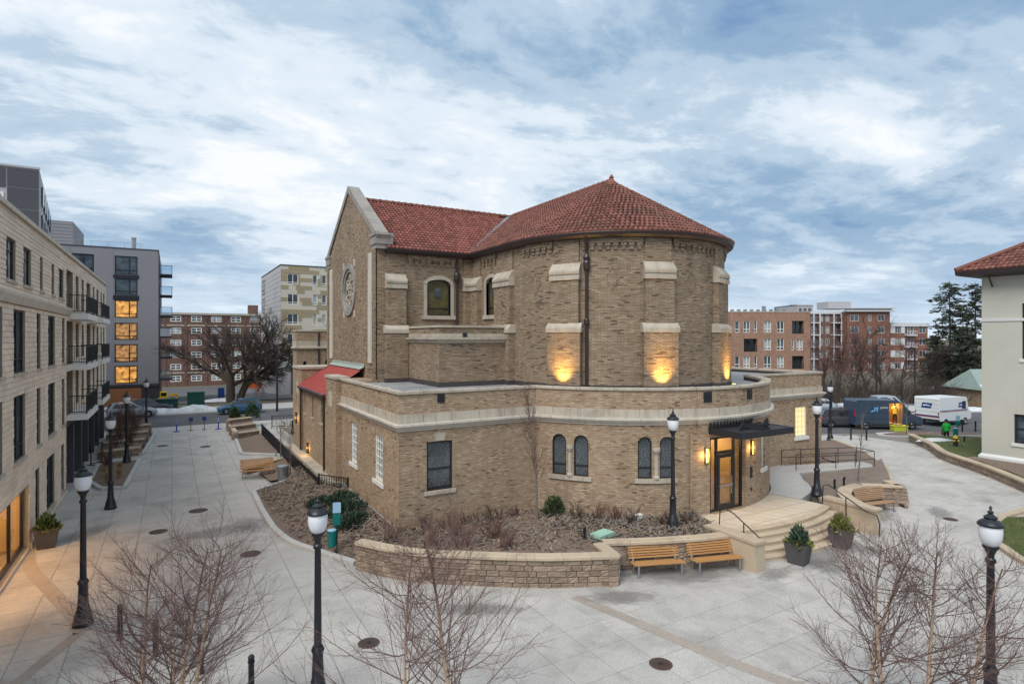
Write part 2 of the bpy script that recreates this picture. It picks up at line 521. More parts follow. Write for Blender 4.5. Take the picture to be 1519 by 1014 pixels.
def tag(o, label, cat, group=None):
    o['label'] = label
    o['category'] = cat
    if group:
        o['group'] = group
    return o
def thing(name, label, cat, loc=(0, 0, 0), rotz=0, group=None):
    o = bpy.data.objects.new(name, None)
    COL.objects.link(o)
    o.location = loc
    o.rotation_euler = (0, 0, rotz)
    o.empty_display_size = .3
    return tag(o, label, cat, group)
def structure(name, mb, m, parent=None, smooth=False):
    o = obj(name, mb, m, parent, smooth)
    if parent is None:
        o['kind'] = 'structure'
    return o
def inst(name, me, parent, loc, rot=(0, 0, 0), scale=(1, 1, 1)):
    """a part that shares mesh data; loc is world, the parent is an unrotated Empty or a world-space part"""
    o = bpy.data.objects.new(name, me)
    link(o, parent)
    l = Vector(loc)
    if parent is not None and parent.type == 'EMPTY':
        l = l - Vector(parent.location)
    o.location = l
    o.rotation_euler = rot
    o.scale = scale
    return o
def dup(root, loc, rotz=0, label=None, group=None, scale=1):
    r = root.copy()
    COL.objects.link(r)
    r.location = loc
    r.rotation_euler = (0, 0, rotz)
    if scale != 1:
        r.scale = (scale, scale, scale)
    if label:
        r['label'] = label
    if group:
        r['group'] = group
    for ch in list(root.children):
        c = ch.copy()
        COL.objects.link(c)
        c.parent = r
        for g in list(ch.children):
            d = g.copy()
            COL.objects.link(d)
            d.parent = c
    return r

def box(mb, x0, x1, y0, y1, z0, z1):
    mb.add([(x0, y0, z0), (x1, y0, z0), (x1, y1, z0), (x0, y1, z0), (x0, y0, z1), (x1, y0, z1), (x1, y1, z1), (x0, y1, z1)],
           [(0, 3, 2, 1), (4, 5, 6, 7), (0, 1, 5, 4), (1, 2, 6, 5), (2, 3, 7, 6), (3, 0, 4, 7)])
def obox(mb, cx, cy, ang, l, w, z0, z1):
    c, s = COS(ang), SIN(ang)
    def q(a, b, z):
        return (cx + a * c - b * s, cy + a * s + b * c, z)
    h, k = l / 2, w / 2
    mb.add([q(-h, -k, z0), q(h, -k, z0), q(h, k, z0), q(-h, k, z0), q(-h, -k, z1), q(h, -k, z1), q(h, k, z1), q(-h, k, z1)],
           [(0, 3, 2, 1), (4, 5, 6, 7), (0, 1, 5, 4), (1, 2, 6, 5), (2, 3, 7, 6), (3, 0, 4, 7)])
def prism(mb, pts, z0, z1):
    n = len(pts)
    v = [(p[0], p[1], z0) for p in pts] + [(p[0], p[1], z1) for p in pts]
    mb.add(v, [tuple(range(n - 1, -1, -1)), tuple(range(n, 2 * n))] + [(i, (i + 1) % n, n + (i + 1) % n, n + i) for i in range(n)])
def xprism(mb, prof, y0, y1, f=None):
    """profile in (x,z) extruded along y"""
    n = len(prof)
    f = f or (lambda p: p)
    v = [f((p[0], y0, p[1])) for p in prof] + [f((p[0], y1, p[1])) for p in prof]
    mb.add(v, [tuple(range(n)), tuple(range(2 * n - 1, n - 1, -1))] + [(i, n + i, n + (i + 1) % n, (i + 1) % n) for i in range(n)])
def sheet(mb, pts, z):
    mb.add([(p[0], p[1], z) for p in pts], [tuple(range(len(pts)))])
def tube(mb, pts, r0, r1=None, n=6, cap=True):
    r1 = r0 if r1 is None else r1
    pts = [Vector(p) for p in pts]
    m = len(pts)
    V, F = [], []
    u = None
    for i, p in enumerate(pts):
        d = (pts[min(i + 1, m - 1)] - pts[max(i - 1, 0)])
        if d.length < 1e-9:
            d = Vector((0, 0, 1))
        d.normalize()
        if u is None:
            u = d.orthogonal().normalized()
        else:
            u = (u - d * u.dot(d))
            u = u.normalized() if u.length > 1e-6 else d.orthogonal().normalized()
        w = d.cross(u)
        r = r0 + (r1 - r0) * i / max(1, m - 1)
        for k in range(n):
            a = 2 * PI * k / n
            V.append(p + u * (r * COS(a)) + w * (r * SIN(a)))
    for i in range(m - 1):
        for k in range(n):
            a, b = i * n + k, i * n + (k + 1) % n
            F.append((a, b, b + n, a + n))
    if cap:
        F.append(tuple(range(n - 1, -1, -1)))
        F.append(tuple(range((m - 1) * n, m * n)))
    mb.add(V, F)
def lathe(mb, prof, n=16, c=(0, 0, 0), sq=False):
    """prof (r,z)"""
    V, F = [], []
    for r, z in prof:
        for k in range(n):
            a = 2 * PI * (k + .5) / n
            V.append((c[0] + r * COS(a), c[1] + r * SIN(a), c[2] + z))
    for i in range(len(prof) - 1):
        for k in range(n):
            a, b = i * n + k, i * n + (k + 1) % n
            F.append((a, b, b + n, a + n))
    if prof[0][0] > 1e-4:
        F.append(tuple(range(n - 1, -1, -1)))
    if prof[-1][0] > 1e-4:
        F.append(tuple(range((len(prof) - 1) * n, len(prof) * n)))
    mb.add(V, F)
def PL(x, y, ang):
    c, s = COS(ang), SIN(ang)
    f = lambda a, z, d: (x + a * c - d * s, y + a * s + d * c, z)
    f.ang = lambda a: ang
    return f
def PC(cx, cy, R):
    f = lambda a, z, d: (cx + (R - d) * SIN(a / R), cy - (R - d) * COS(a / R), z)
    f.ang = lambda a: a / R
    return f
def sprof(mb, P, s0, s1, prof, ns=1):
    """closed profile [(d,z)] swept along s, ends capped"""
    n = len(prof)
    V, F, U = [], [], []
    for i in range(ns + 1):
        s = s0 + (s1 - s0) * i / ns
        V += [P(s, z, d) for d, z in prof]
    per = [0]
    for k in range(n):
        a, b = prof[k], prof[(k + 1) % n]
        per.append(per[-1] + math.hypot(a[0] - b[0], a[1] - b[1]))
    for i in range(ns):
        sa, sb = s0 + (s1 - s0) * i / ns, s0 + (s1 - s0) * (i + 1) / ns
        for k in range(n):
            k2 = (k + 1) % n
            F.append((i * n + k, (i + 1) * n + k, (i + 1) * n + k2, i * n + k2))
            if abs(prof[k][0] - prof[k2][0]) < abs(prof[k][1] - prof[k2][1]):
                va, vb = prof[k][1], prof[k2][1]
            else:
                va, vb = prof[k][0], prof[k2][0]
            U.append([(sa, va), (sb, va), (sb, vb), (sa, vb)])
    F.append(tuple(range(n - 1, -1, -1)))
    U.append([(p[0], p[1]) for p in reversed(prof)])
    F.append(tuple(range(ns * n, ns * n + n)))
    U.append([(p[0], p[1]) for p in prof])
    mb.add(V, F, U)
def sbox(mb, P, s0, s1, z0, z1, d0, d1, ns=1):
    sprof(mb, P, s0, s1, [(d0, z0), (d0, z1), (d1, z1), (d1, z0)], ns)
def hole_outline(h, n=8):
    a, b, c, d, k = h[:5]
    if k == 'r':
        return [(a, c), (b, c), (b, d), (a, d)]
    cx, rx = (a + b) / 2, (b - a) / 2
    if k == 'o':
        cz, rz = (c + d) / 2, (d - c) / 2
        return [(cx + rx * COS(2 * PI * i / (4 * n)), cz + rz * SIN(2 * PI * i / (4 * n))) for i in range(4 * n)]
    rise = rx if k == 'a' else rx * .45
    sp = d - rise
    return [(a, c), (b, c)] + [(cx + rx * COS(PI * i / (2 * n)), sp + rise * SIN(PI * i / (2 * n))) for i in range(2 * n + 1)]
def wall(mb, P, s0, s1, z0, z1, holes=(), step=None, rev=.15):
    S = {round(s0, 5), round(s1, 5)}
    Z = {round(z0, 5), round(z1, 5)}
    for h in holes:
        S |= {round(h[0], 5), round(h[1], 5)}
        Z |= {round(h[2], 5), round(h[3], 5)}
    if step:
        k = max(1, int(round((s1 - s0) / step)))
        for i in range(1, k):
            x = s0 + (s1 - s0) * i / k
            if all(abs(x - q) > .02 for q in S):
                S.add(round(x, 5))
    S, Z = sorted(S), sorted(Z)
    for i in range(len(S) - 1):
        for j in range(len(Z) - 1):
            a, b, c, d = S[i], S[i + 1], Z[j], Z[j + 1]
            ms, mz = (a + b) / 2, (c + d) / 2
            if any(h[0] < ms < h[1] and h[2] < mz < h[3] for h in holes):
                continue
            mb.add([P(a, c, 0), P(b, c, 0), P(b, d, 0), P(a, d, 0)], [(0, 1, 2, 3)], [[(a, c), (b, c), (b, d), (a, d)]])
    for h in holes:
        ol = hole_outline(h)
        n = len(ol)
        for i in range(n):
            p, q = ol[i], ol[(i + 1) % n]
            mb.add([P(p[0], p[1], 0), P(q[0], q[1], 0), P(q[0], q[1], rev), P(p[0], p[1], rev)], [(0, 3, 2, 1)],
                   [[(p[0], p[1]), (p[0] + rev, p[1]), (q[0] + rev, q[1]), (q[0], q[1])]])
        if h[4] in 'as':
            arc = ol[2:]
            for i in range(len(arc) - 1):
                p, q = arc[i], arc[i + 1]
                mb.add([P(p[0], p[1], 0), P(q[0], q[1], 0), P(q[0], h[3], 0), P(p[0], h[3], 0)], [(0, 3, 2, 1)],
                       [[(p[0], p[1]), (p[0], h[3]), (q[0], h[3]), (q[0], q[1])]])
        if h[4] == 'o':
            for i in range(n):
                p, q = ol[i], ol[(i + 1) % n]
                e = h[3] if (p[1] + q[1]) > (h[2] + h[3]) else h[2]
                mb.add([P(p[0], p[1], 0), P(q[0], q[1], 0), P(q[0], e, 0), P(p[0], e, 0)], [(0, 1, 2, 3)],
                       [[(p[0], p[1]), (q[0], q[1]), (q[0], e), (p[0], e)]])
def sweep(mb, pts, prof, closed=False):
    """closed profile [(off,z)] swept along a plan polyline; off is to the right-hand (outer) side, corners mitred"""
    n, m = len(pts), len(prof)
    V, F = [], []
    for i in range(n):
        p = Vector(pts[i])
        a = Vector(pts[i - 1]) if (i > 0 or closed) else None
        b = Vector(pts[(i + 1) % n]) if (i < n - 1 or closed) else None
        ns_ = []
        for u, w in ((a, p), (p, b)):
            if u is not None and w is not None:
                d = (w - u).normalized()
                ns_.append(Vector((d.y, -d.x)))
        nn_ = sum(ns_, Vector((0, 0)))
        nn_ = nn_ / nn_.length
        sc = 1 / max(.35, nn_.dot(ns_[0]))
        for o, z in prof:
            q = p + nn_ * (o * sc)
            V.append((q.x, q.y, z))
    for i in range(n if closed else n - 1):
        i2 = (i + 1) % n
        for k in range(m):
            k2 = (k + 1) % m
            F.append((i * m + k, i2 * m + k, i2 * m + k2, i * m + k2))
    if not closed:
        F += [tuple(range(m - 1, -1, -1)), tuple(range((n - 1) * m, n * m))]
    mb.add(V, F)
def arc(cx, cy, R, a0, a1, n):
    """angles measured from -Y towards +X, degrees"""
    return [(cx + R * SIN(rad(a0 + (a1 - a0) * i / n)), cy - R * COS(rad(a0 + (a1 - a0) * i / n))) for i in range(n + 1)]
def catmull(pts, k=6):
    out = []
    n = len(pts)
    for i in range(n - 1):
        p0, p1, p2, p3 = [Vector(pts[max(0, min(n - 1, j))]) for j in (i - 1, i, i + 1, i + 2)]
        for t in range(k):
            t /= k
            out.append(.5 * ((2 * p1) + (p2 - p0) * t + (2 * p0 - 5 * p1 + 4 * p2 - p3) * t * t + (3 * p1 - p0 - 3 * p2 + p3) * t ** 3))
    out.append(Vector(pts[-1]))
    return out
class Path:
    """plan polyline with arc length; P(s,z,d): d is to the left (inner) side"""
    def __init__(s, pts):
        s.p = [Vector(q) for q in pts]
        s.l = [0]
        for a, b in zip(s.p, s.p[1:]):
            s.l.append(s.l[-1] + (b - a).length)
        s.L = s.l[-1]
    def at(s, t):
        t = max(0, min(s.L - 1e-6, t))
        i = max(k for k in range(len(s.l) - 1) if s.l[k] <= t)
        a, b = s.p[i], s.p[i + 1]
        f = (t - s.l[i]) / (s.l[i + 1] - s.l[i])
        return a.lerp(b, f), (b - a).normalized()
    def P(s):
        def f(t, z, d):
            p, dr = s.at(t)
            return (p.x - dr.y * d, p.y + dr.x * d, z)
        f.ang = lambda t: math.atan2(s.at(t)[1].y, s.at(t)[1].x)
        return f

# ------------------------------------------------------------------ windows
WCACHE = {}
def win_meshes(w, h, kind, nx, nz, fw, fd, mf, mp, hb, bw):
    key = (round(w, 3), round(h, 3), kind, nx, nz, fw, fd, mf.name, mp.name, hb, bw)
    if key in WCACHE:
        return WCACHE[key]
    fr = MB()
    o = hole_outline((-w / 2, w / 2, 0, h, kind), 6)
    i_ = hole_outline((-w / 2 + fw, w / 2 - fw, fw, h - fw, kind), 6)
    n = len(o)
    V = [(p[0], 0, p[1]) for p in o] + [(p[0], 0, p[1]) for p in i_] + [(p[0], fd, p[1]) for p in i_] + [(p[0], fd, p[1]) for p in o]
    F = []
    for k in range(n):
        k2 = (k + 1) % n
        F += [(k, k2, n + k2, n + k), (n + k, n + k2, 2 * n + k2, 2 * n + k), (k2, k, 3 * n + k, 3 * n + k2)]
    fr.add(V, F)
    for k in range(1, nx):
        x = -w / 2 + w * k / nx
        box(fr, x - bw / 2, x + bw / 2, .008, fd, fw * .6, h - fw * .6 if kind == 'r' else h - w * .12)
    zs = [h * k / nz for k in range(1, nz)] if hb is None else [h * q for q in hb]
    for z in zs:
        box(fr, -w / 2 + fw * .6, w / 2 - fw * .6, .012, fd, z - bw / 2, z + bw / 2)
    pn = MB()
    i2 = hole_outline((-w / 2 + fw * .5, w / 2 - fw * .5, fw * .5, h - fw * .5, kind), 6)
    pn.add([(p[0], fd * .7, p[1]) for p in i2], [tuple(range(len(i2)))])
    WCACHE[key] = (fr.mesh('window', mf), pn.mesh('pane', mp))
    return WCACHE[key]
def window(parent, P, a, b, c, d, kind='r', nx=1, nz=1, fw=.07, fd=.07, mf=None, mp=None, depth=.09, hb=None, bw=.04, sill=None, label=None, name='window', pane=True):
    fm, pm = win_meshes(b - a, d - c, kind, nx, nz, fw, fd, mf or M_BLACK, mp or M_GLASS, hb, bw)
    s = (a + b) / 2
    w = inst(name, fm, parent, P(s, c, depth), (0, 0, P.ang(s)))
    if pane:
        inst('pane', pm, w, (0, 0, 0))
    if sill:
        key = ('sill', round(b - a, 3), sill, depth)
        if key not in WCACHE:
            q = MB()
            box(q, -(b - a) / 2 - .12, (b - a) / 2 + .12, -depth - .07, 0, -sill[0], -.003)
            WCACHE[key] = q.mesh('sill', MATS[sill[1]])
        inst('sill', WCACHE[key], w, (0, 0, 0))
    if label:
        w['label'] = label
    return w

# ------------------------------------------------------------------ terrain and roads
def smooth(a, b, x):
    t = max(0, min(1, (x - a) / (b - a)))
    return t * t * (3 - 2 * t)
FX, FY = SIN(rad(30.195)), COS(rad(30.195))
def fwd(d, r):
    """plan point d metres along the view axis, r metres to its right"""
    return Vector((FX * d + FY * r, FY * d - FX * r))
def terr(x, y):
    return -.10 - 3.4 * smooth(84, 150, y) * (1 - smooth(55, 90, x))
mb = MB()
xs = [-1500, -700, -300, -150, -80, -50, -30, -15, 0, 10, 20, 30, 40, 50, 60, 70, 80, 90, 110, 150, 200, 300, 600, 1500, 2500]
ys = [-600, -200, -60, 0, 20, 40, 60, 75, 84, 90, 96, 102, 108, 114, 120, 126, 132, 138, 144, 150, 170, 220, 320, 600, 1200, 2500]
V = [(x, y, terr(x, y)) for y in ys for x in xs]
nx_ = len(xs)
F = [(j * nx_ + i, j * nx_ + i + 1, (j + 1) * nx_ + i + 1, (j + 1) * nx_ + i) for j in range(len(ys) - 1) for i in range(nx_ - 1)]
mb.add(V, F)
structure('ground', mb, M_GROUND, smooth=True)

mb = MB()
prism(mb, [(-70, 64.6), (60, 64.6), (60, 73.6), (-70, 73.6)], -.3, -.012)
structure('street', mb, M_ASPH)
mb = MB()
prism(mb, [(-70, 73.6), (60, 73.6), (60, 74.0), (-70, 74.0)], -.3, .13)
structure('kerb', mb, M_KERB)
mb = MB()
prism(mb, [(-70, 74.0), (60, 74.0), (60, 79.5), (-70, 79.5)], -.3, .115)
structure('pavement', mb, M_CONCPLAIN)
mb = MB()
yy = [86, 92, 98, 104, 110, 116, 122, 128, 134, 140, 146, 152, 160]
xx = [-40, -20, 0, 14, 30, 60]
V = [(x, y, terr(x, y) + .05) for y in yy for x in xx]
F = [(j * 6 + i, j * 6 + i + 1, (j + 1) * 6 + i + 1, (j + 1) * 6 + i) for j in range(len(yy) - 1) for i in range(5)]
mb.add(V, F)
structure('parking_lot', mb, M_ASPH, smooth=True)
mb = MB()
prism(mb, [fwd(51.6, 16), fwd(51.6, 75), fwd(66, 90), fwd(66, 14)], -.3, -.010)
structure('road', mb, M_ASPH)
mb = MB()
prism(mb, [fwd(66, 14), fwd(66, 90), fwd(66.3, 90), fwd(66.3, 14)], -.3, .12)
structure('kerb', mb, M_KERB)

# plaza: dark joint base with separate concrete slabs on it
mb = MB()
prism(mb, [(-6.2, -3), (70, -6), fwd(51.5, 62), fwd(51.5, 12), (30, 64.5), (-24, 64.5), (-24, 61.3), (-6.2, 61.3)], -.35, -.010)
plaza = structure('plaza', mb, M_JOINT)
def inpoly(x, y, poly):
    c = False
    n = len(poly)
    for i in range(n):
        x1, y1 = poly[i][0], poly[i][1]
        x2, y2 = poly[i - 1][0], poly[i - 1][1]
        if (y1 > y) != (y2 > y) and x < (x2 - x1) * (y - y1) / (y2 - y1) + x1:
            c = not c
    return c
CH = [(8.6, 23), (14.8, 23), (17, 20.2), (20, 18.8), (24, 18.8), (27, 21), (29, 23.2), (34.8, 23.2), (34.8, 55), (8.6, 55)]
BED1 = [(4.6, 33.6), (4.6, 27.6), (5.6, 24.4), (6.8, 21.8), (9.4, 18.7), (13.6, 17), (18.4, 15.6), (20, 18), (14, 21.6), (8.4, 22.4), (8.4, 33.6)]
SX, SY = 1.213, 1.17
slabs = []
for i in range(-5, 42):
    for j in range(-8, 54):
        x0, y0 = i * SX, 11.37 - 1.17 * 9 + 1.17 * 4 + j * SY
        cx_, cy_ = x0 + SX / 2, y0 + SY / 2
        if y0 + SY > 64.4 or x0 < -5.0 - 1.2 and y0 < 60:
            continue
        dd = cx_ * FX + cy_ * FY
        rr = cx_ * FY - cy_ * FX
        if (dd + .9 > 51.4 and rr > 4) or dd < 5 or abs(rr) > dd * .93 + 2:
            continue
        if inpoly(cx_, cy_, CH) or inpoly(cx_, cy_, BED1):
            continue
        slabs.append((dd, x0, y0))
slabs.sort()
sm = MB()
def slab_mesh(mb, x0, y0, g=.006, b=.012, z=0.0):
    a, c = x0 + g, x0 + SX - g
    e, f = y0 + g, y0 + SY - g
    mb.add([(a, e, z - .012), (c, e, z - .012), (c, f, z - .012), (a, f, z - .012), (a + b, e + b, z), (c - b, e + b, z), (c - b, f - b, z), (a + b, f - b, z)],
           [(4, 5, 6, 7), (0, 1, 5, 4), (1, 2, 6, 5), (2, 3, 7, 6), (3, 0, 4, 7)])
one = MB()
slab_mesh(one, -SX / 2, -SY / 2)
slab_me = one.mesh('paving_slab', M_CONC)
for k, (dd, x0, y0) in enumerate(slabs):
    if k < 300:
        inst('paving_slab', slab_me, plaza, (x0 + SX / 2, y0 + SY / 2, 0))
    else:
        slab_mesh(sm, x0, y0)
obj('paving_slab', sm, M_CONC, plaza, stuff=True)
# brown paving bands
def strip(mb, pts, w, z):
    pts = [Vector(p) for p in pts]
    V = []
    for i, p in enumerate(pts):
        d = (pts[min(i + 1, len(pts) - 1)] - pts[max(0, i - 1)]).normalized()
        nrm = Vector((-d.y, d.x)) * w / 2
        V += [(p.x + nrm.x, p.y + nrm.y, z), (p.x - nrm.x, p.y - nrm.y, z)]
    mb.add(V, [(2 * i, 2 * i + 1, 2 * i + 3, 2 * i + 2) for i in range(len(pts) - 1)])
mb = MB()
strip(mb, catmull([(11.3, 15.4), (11.75, 13.6), (12.25, 11.4), (12.95, 9.0), (14.2, 6.6)], 6), .42, .004)
structure('paving_band', mb, M_STRIPE)
mb = MB()
strip(mb, catmull([(-4.9, 29.4), (-4.4, 27.1), (-3.3, 24.0), (-2.55, 21.9), (-2.2, 20.6)], 6), .44, .004)
structure('paving_band', mb, M_STRIPE)
mb = MB()
strip(mb, [(-2.3, 20.6), (-3.3, 18.3), (-4.2, 16.2)], .34, .004)
structure('paving_band', mb, M_STRIPE)
# damp patches and manhole covers
bl_ = MB()
bl_.add([(COS(2 * PI * k / 24), SIN(2 * PI * k / 24), 0) for k in range(24)], [tuple(range(24))])
bl_me = bl_.mesh('damp_patch', M_STAIN)
for k, (x, y, rx, ry, an) in enumerate([(3.0, 28.7, 1.0, 1.6, .2), (-3.3, 30.9, .8, 1.9, -.7), (20.9, 12.7, 1.0, .7, .4), (23.9, 12.8, 1.0, .6, .2), (1.6, 28.3, 2.2, .9, .1), (32, 14, 1.4, .6, .5), (8.2, 16.2, 2.0, .5, -.55), (16.0, 14.9, 2.9, 1.0, -.33), (12.6, 14.6, 1.5, .6, -.45), (18.6, 13.3, 1.0, .5, .1), (2.9, 13.7, .9, .7, 0), (28.6, 15.2, 1.8, .8, .1), (4.9, 38, 1.3, .7, 0), (22, 13.4, 3.2, .7, .05)]):
    o = bpy.data.objects.new('damp_patch', bl_me)
    link(o)
    o.location = (x, y, .0045 + .0006 * k)
    o.scale = (rx, ry, 1)
    o.rotation_euler = (0, 0, an)
    o['kind'] = 'structure'
MHOLE = [(10.9, 11.1, .30, 'round iron manhole cover beside the curved brown band'), (4.69, 15.91, .30, 'round iron manhole cover between the two front birch clumps'),
         (1.11, 32.27, .42, 'large round manhole cover midway up the walkway'), (2.65, 24.79, .38, 'round manhole cover beside the curved kerb and birch crown'),
         (-.51, 29.65, .36, 'round manhole cover behind the left birch crown'), (-.64, 53.03, .4, 'far manhole cover near the blue posts, left one of two'),
         (2.25, 51.02, .4, 'far manhole cover nearest the right terrace beds'), (31.2, 13.2, .3, 'small round manhole cover in front of the curved stone wall'),
         (33.5, 17.6, .25, 'oval drain cover on the right path beside the kerb tip')]
mh = MB()
lathe(mh, [(1.0, -.01), (1.0, .006), (.9, .008)], 24)
mh_me = mh.mesh('manhole_cover', M_IRON)
rim = MB()
for q in range(6):
    obox(rim, 0, 0, q * PI / 6, 1.5, .05, .008, .011)
rim_me = rim.mesh('tread_bar', M_BLACKMATT)
for x, y, r, lb in MHOLE:
    o = bpy.data.objects.new('manhole_cover', mh_me)
    link(o)
    o.location = (x, y, 0)
    o.scale = (r, r, 1)
    tag(o, lb, 'manhole cover', 'manhole covers in the paving')
    inst('tread_bar', rim_me, o, (0, 0, 0))

# ------------------------------------------------------------------ church
CX, CY = 21.45, 25.7
ch = thing('church', 'tan brick church with red tiled roof and round apse', 'church', (CX, CY, .8))
R2 = 8.18
Pf = PL(7.72, 22.1, 0)                 # s = x-7.72
Pl = PL(7.72, 31.1, -PI / 2)           # s = 31.1-y
Pr = PL(28.8, 22.1, 0)
Pring = PC(CX, CY, R2)
Pbay = PC(CX, CY, R2 + .07)
A = lambda deg, R=R2: rad(deg) * R
lead = dict(mf=M_BLACKMATT, mp=M_LEADED)

mb = MB()
wall(mb, Pl, 0, 9.0, -.1, 6.14, [(1.8, 2.95, 2.25, 4.25, 'r'), (5.75, 6.95, 2.22, 4.22, 'r')], None, .16)
obj('wall', mb, M_BRICK, ch, label='left wing wall facing the walkway')
mb = MB()
wall(mb, Pf, 0, 6.42, -.1, 6.14, [(1.16, 2.3, 2.2, 4.2, 'r')], None, .16)
obj('wall', mb, M_BRICK, ch, label='left wing front wall')
rA, rB = [], []
for a0, a1 in ((-58.2, -53.6), (-51.2, -46.7), (-32.1, -27.9), (-25.5, -21.1)):
    rA.append((A(a0), A(a1), 2.42, 4.2, 'a'))
mb = MB()
wall(mb, Pring, A(-64.2), A(-13.5), -.1, 6.14, rA, .28, .16)
obj('wall', mb, M_BRICK, ch, label='curved outer wall with arched windows')
mb = MB()
wall(mb, Pring, A(27), A(64.2), -.1, 6.14, [], .28, .16)
obj('wall', mb, M_BRICK, ch, label='curved outer wall')
ent = (A(-9.2, R2 + .07), A(6.0, R2 + .07), .8, 4.08, 'r')
RB = R2 + .07
mb = MB()
wall(mb, Pbay, A(-13.5, RB), A(27, RB), -.1, 6.14, [ent, (A(17.4, RB), A(21.2, RB), 2.3, 4.25, 'r')], .28, .5)
for a in (-13.5, 27):
    mb.add([Pbay(A(a, RB), -.1, 0), Pbay(A(a, RB), 6.14, 0), Pbay(A(a, RB), 6.14, .07), Pbay(A(a, RB), -.1, .07)], [(0, 1, 2, 3)])
obj('wall', mb, M_BRICK, ch, label='entrance bay wall')
mb = MB()
wall(mb, Pr, 0, 6.7, -.1, 6.14, [(4.05, 5.2, 2.35, 4.22, 'r')], None, .16)
obj('wall', mb, M_BRICK, ch, label='right wing wall')
mb = MB()
wall(mb, PL(35.5, 22.1, PI / 2), 0, 10, -.1, 6.14, [], None, .16)
obj('wall', mb, M_BRICK, ch)
# pier at the end of the left wing
mb = MB()
box(mb, 7.42, 8.0, 31.1, 33.4, -.2, 6.22)
obj('pier', mb, M_BRICK, ch)
mb = MB()
box(mb, 8.0, 9.62, 31.1, 33.45, 4.8, 6.12)
obj('pier_roof', mb, M_BRICK, ch)
mb = MB()
box(mb, 7.36, 8.1, 31.02, 33.46, 6.223, 6.36)
box(mb, 7.405, 7.418, 31.9, 32.7, 4.7, 5.5)
obj('pier_cap', mb, M_STONE, ch)
# bands and coping run round the whole low storey
ringpts = [Vector(q) for q in arc(CX, CY, R2, -64.0, -13.5, 26)] + [Vector(q) for q in arc(CX, CY, RB, -13.45, 27, 20)] + [Vector(q) for q in arc(CX, CY, R2, 27.05, 64.0, 20)]
low = [Vector((7.72, 31.1)), Vector((7.72, 22.1))] + ringpts + [Vector((35.5, 22.1)), Vector((35.5, 32))]
mb = MB()
sweep(mb, low, [(-.05, 4.98), (-.05, 5.36), (.035, 5.36), (.05, 5.0)])
obj('frieze', mb, M_STONE, ch)
mb = MB()
sweep(mb, low, [(-.05, 4.70), (-.05, 5.005), (.20, 4.985), (.20, 4.90), (.15, 4.86), (.12, 4.80), (.05, 4.74), (.05, 4.70)])
obj('string_course', mb, M_STONE_W, ch)
mb = MB()
sweep(mb, low, [(-.38, 6.143), (-.38, 6.26), (-.02, 6.29), (.07, 6.27), (.07, 6.17), (.03, 6.143)])
obj('coping', mb, M_STONE, ch)
lpth = Path(low)
lP = lpth.P()
mb = MB()
for k in range(1, int(lpth.L / 1.25)):
    s_ = k * 1.25
    for z0_, z1_, d in ((6.15, 6.285, -.073), (4.9, 4.99, -.203), (5.02, 5.36, -.05)):
        sbox(mb, lP, s_, s_ + .014, z0_, z1_, d, d + .03)
    sbox(mb, lP, s_, s_ + .014, 6.25, 6.292, -.06, .37)
obj('mortar_joint', mb, M_JOINT, ch, stuff=True)
mb = MB()
sweep(mb, low, [(-.36, 5.7), (-.36, 6.15), (-.34, 6.15), (-.34, 5.7)])
obj('parapet_back', mb, M_FLASH, ch)
mb = MB()
sweep(mb, low[:2], [(-.02, -.1), (-.02, .86), (.05, .84), (.05, -.1)])
obj('plinth', mb, M_CONCPLAIN, ch)
# quoin bricks on the near corner
mb = MB()
for k in range(0, 54):
    if k % 2:
        continue
    z = .95 + k * .072
    if k % 12 < 8:
        sbox(mb, Pf, .0, .36 if k % 4 else .5, z, z + .066, -.012, .05)
        sbox(mb, Pl, 9.0 - .3, 9.0, z, z + .066, -.012, .05)
obj('quoin', mb, M_BRICK, ch, stuff=True)
# low flat roof
mb = MB()
sheet(mb, [(p.x, p.y) for p in [Vector((8.0, 31.1)), Vector((8.0, 22.4))] + [Vector(q) for q in arc(CX, CY, R2 - .3, -63.6, 63.6, 40)] + [Vector((35.2, 22.4)), Vector((35.2, 32)), Vector((9.6, 32)), Vector((9.6, 31.1))]], 5.97)
obj('flat_roof', mb, M_MEMBRANE, ch)
# left wing windows: white sashes with muntins
for a, b, c, d in ((1.8, 2.95, 2.25, 4.25), (5.75, 6.95, 2.22, 4.22)):
    window(ch, Pl, a, b, c, d, 'r', 4, 6, .1, .08, M_WHITE, M_GLASSB, .07, None, .035, (.18, 'white_paint'), 'white sash window of the left wing')
window(ch, Pf, 1.16, 2.3, 2.2, 4.2, 'r', 1, 1, .07, .08, M_BLACKMATT, M_LEADED, .06, (.44, .06), .06, (.15, 'limestone'), 'leaded window in a black frame')
mb = MB()
mb.add([Pf(1.53, 4.22, -.02), Pf(1.93, 4.22, -.02), Pf(2.0, 4.54, -.02), Pf(1.46, 4.54, -.02), Pf(1.53, 4.22, .03), Pf(1.93, 4.22, .03), Pf(2.0, 4.54, .03), Pf(1.46, 4.54, .03)],
       [(0, 1, 2, 3), (0, 4, 5, 1), (1, 5, 6, 2), (2, 6, 7, 3), (3, 7, 4, 0)])
obj('keystone', mb, M_STONE, ch)
window(ch, Pr, 4.05, 5.2, 2.35, 4.22, 'r', 3, 6, .1, .08, M_WHITE, M_WARMPALE, .07, None, .035, (.2, 'white_paint'), 'lit white sash window of the right wing')
window(ch, Pbay, A(17.4, RB), A(21.2, RB), 2.3, 4.25, 'r', 1, 2, .1, .08, M_WHITE, M_GLASSB, .1, None, .05, (.2, 'white_paint'), 'white window right of the entrance')
for h in rA:
    window(ch, Pring, h[0], h[1], h[2], h[3], 'a', 1, 1, .055, .07, M_BLACKMATT, M_LEADED, .07, (.26,), .06)
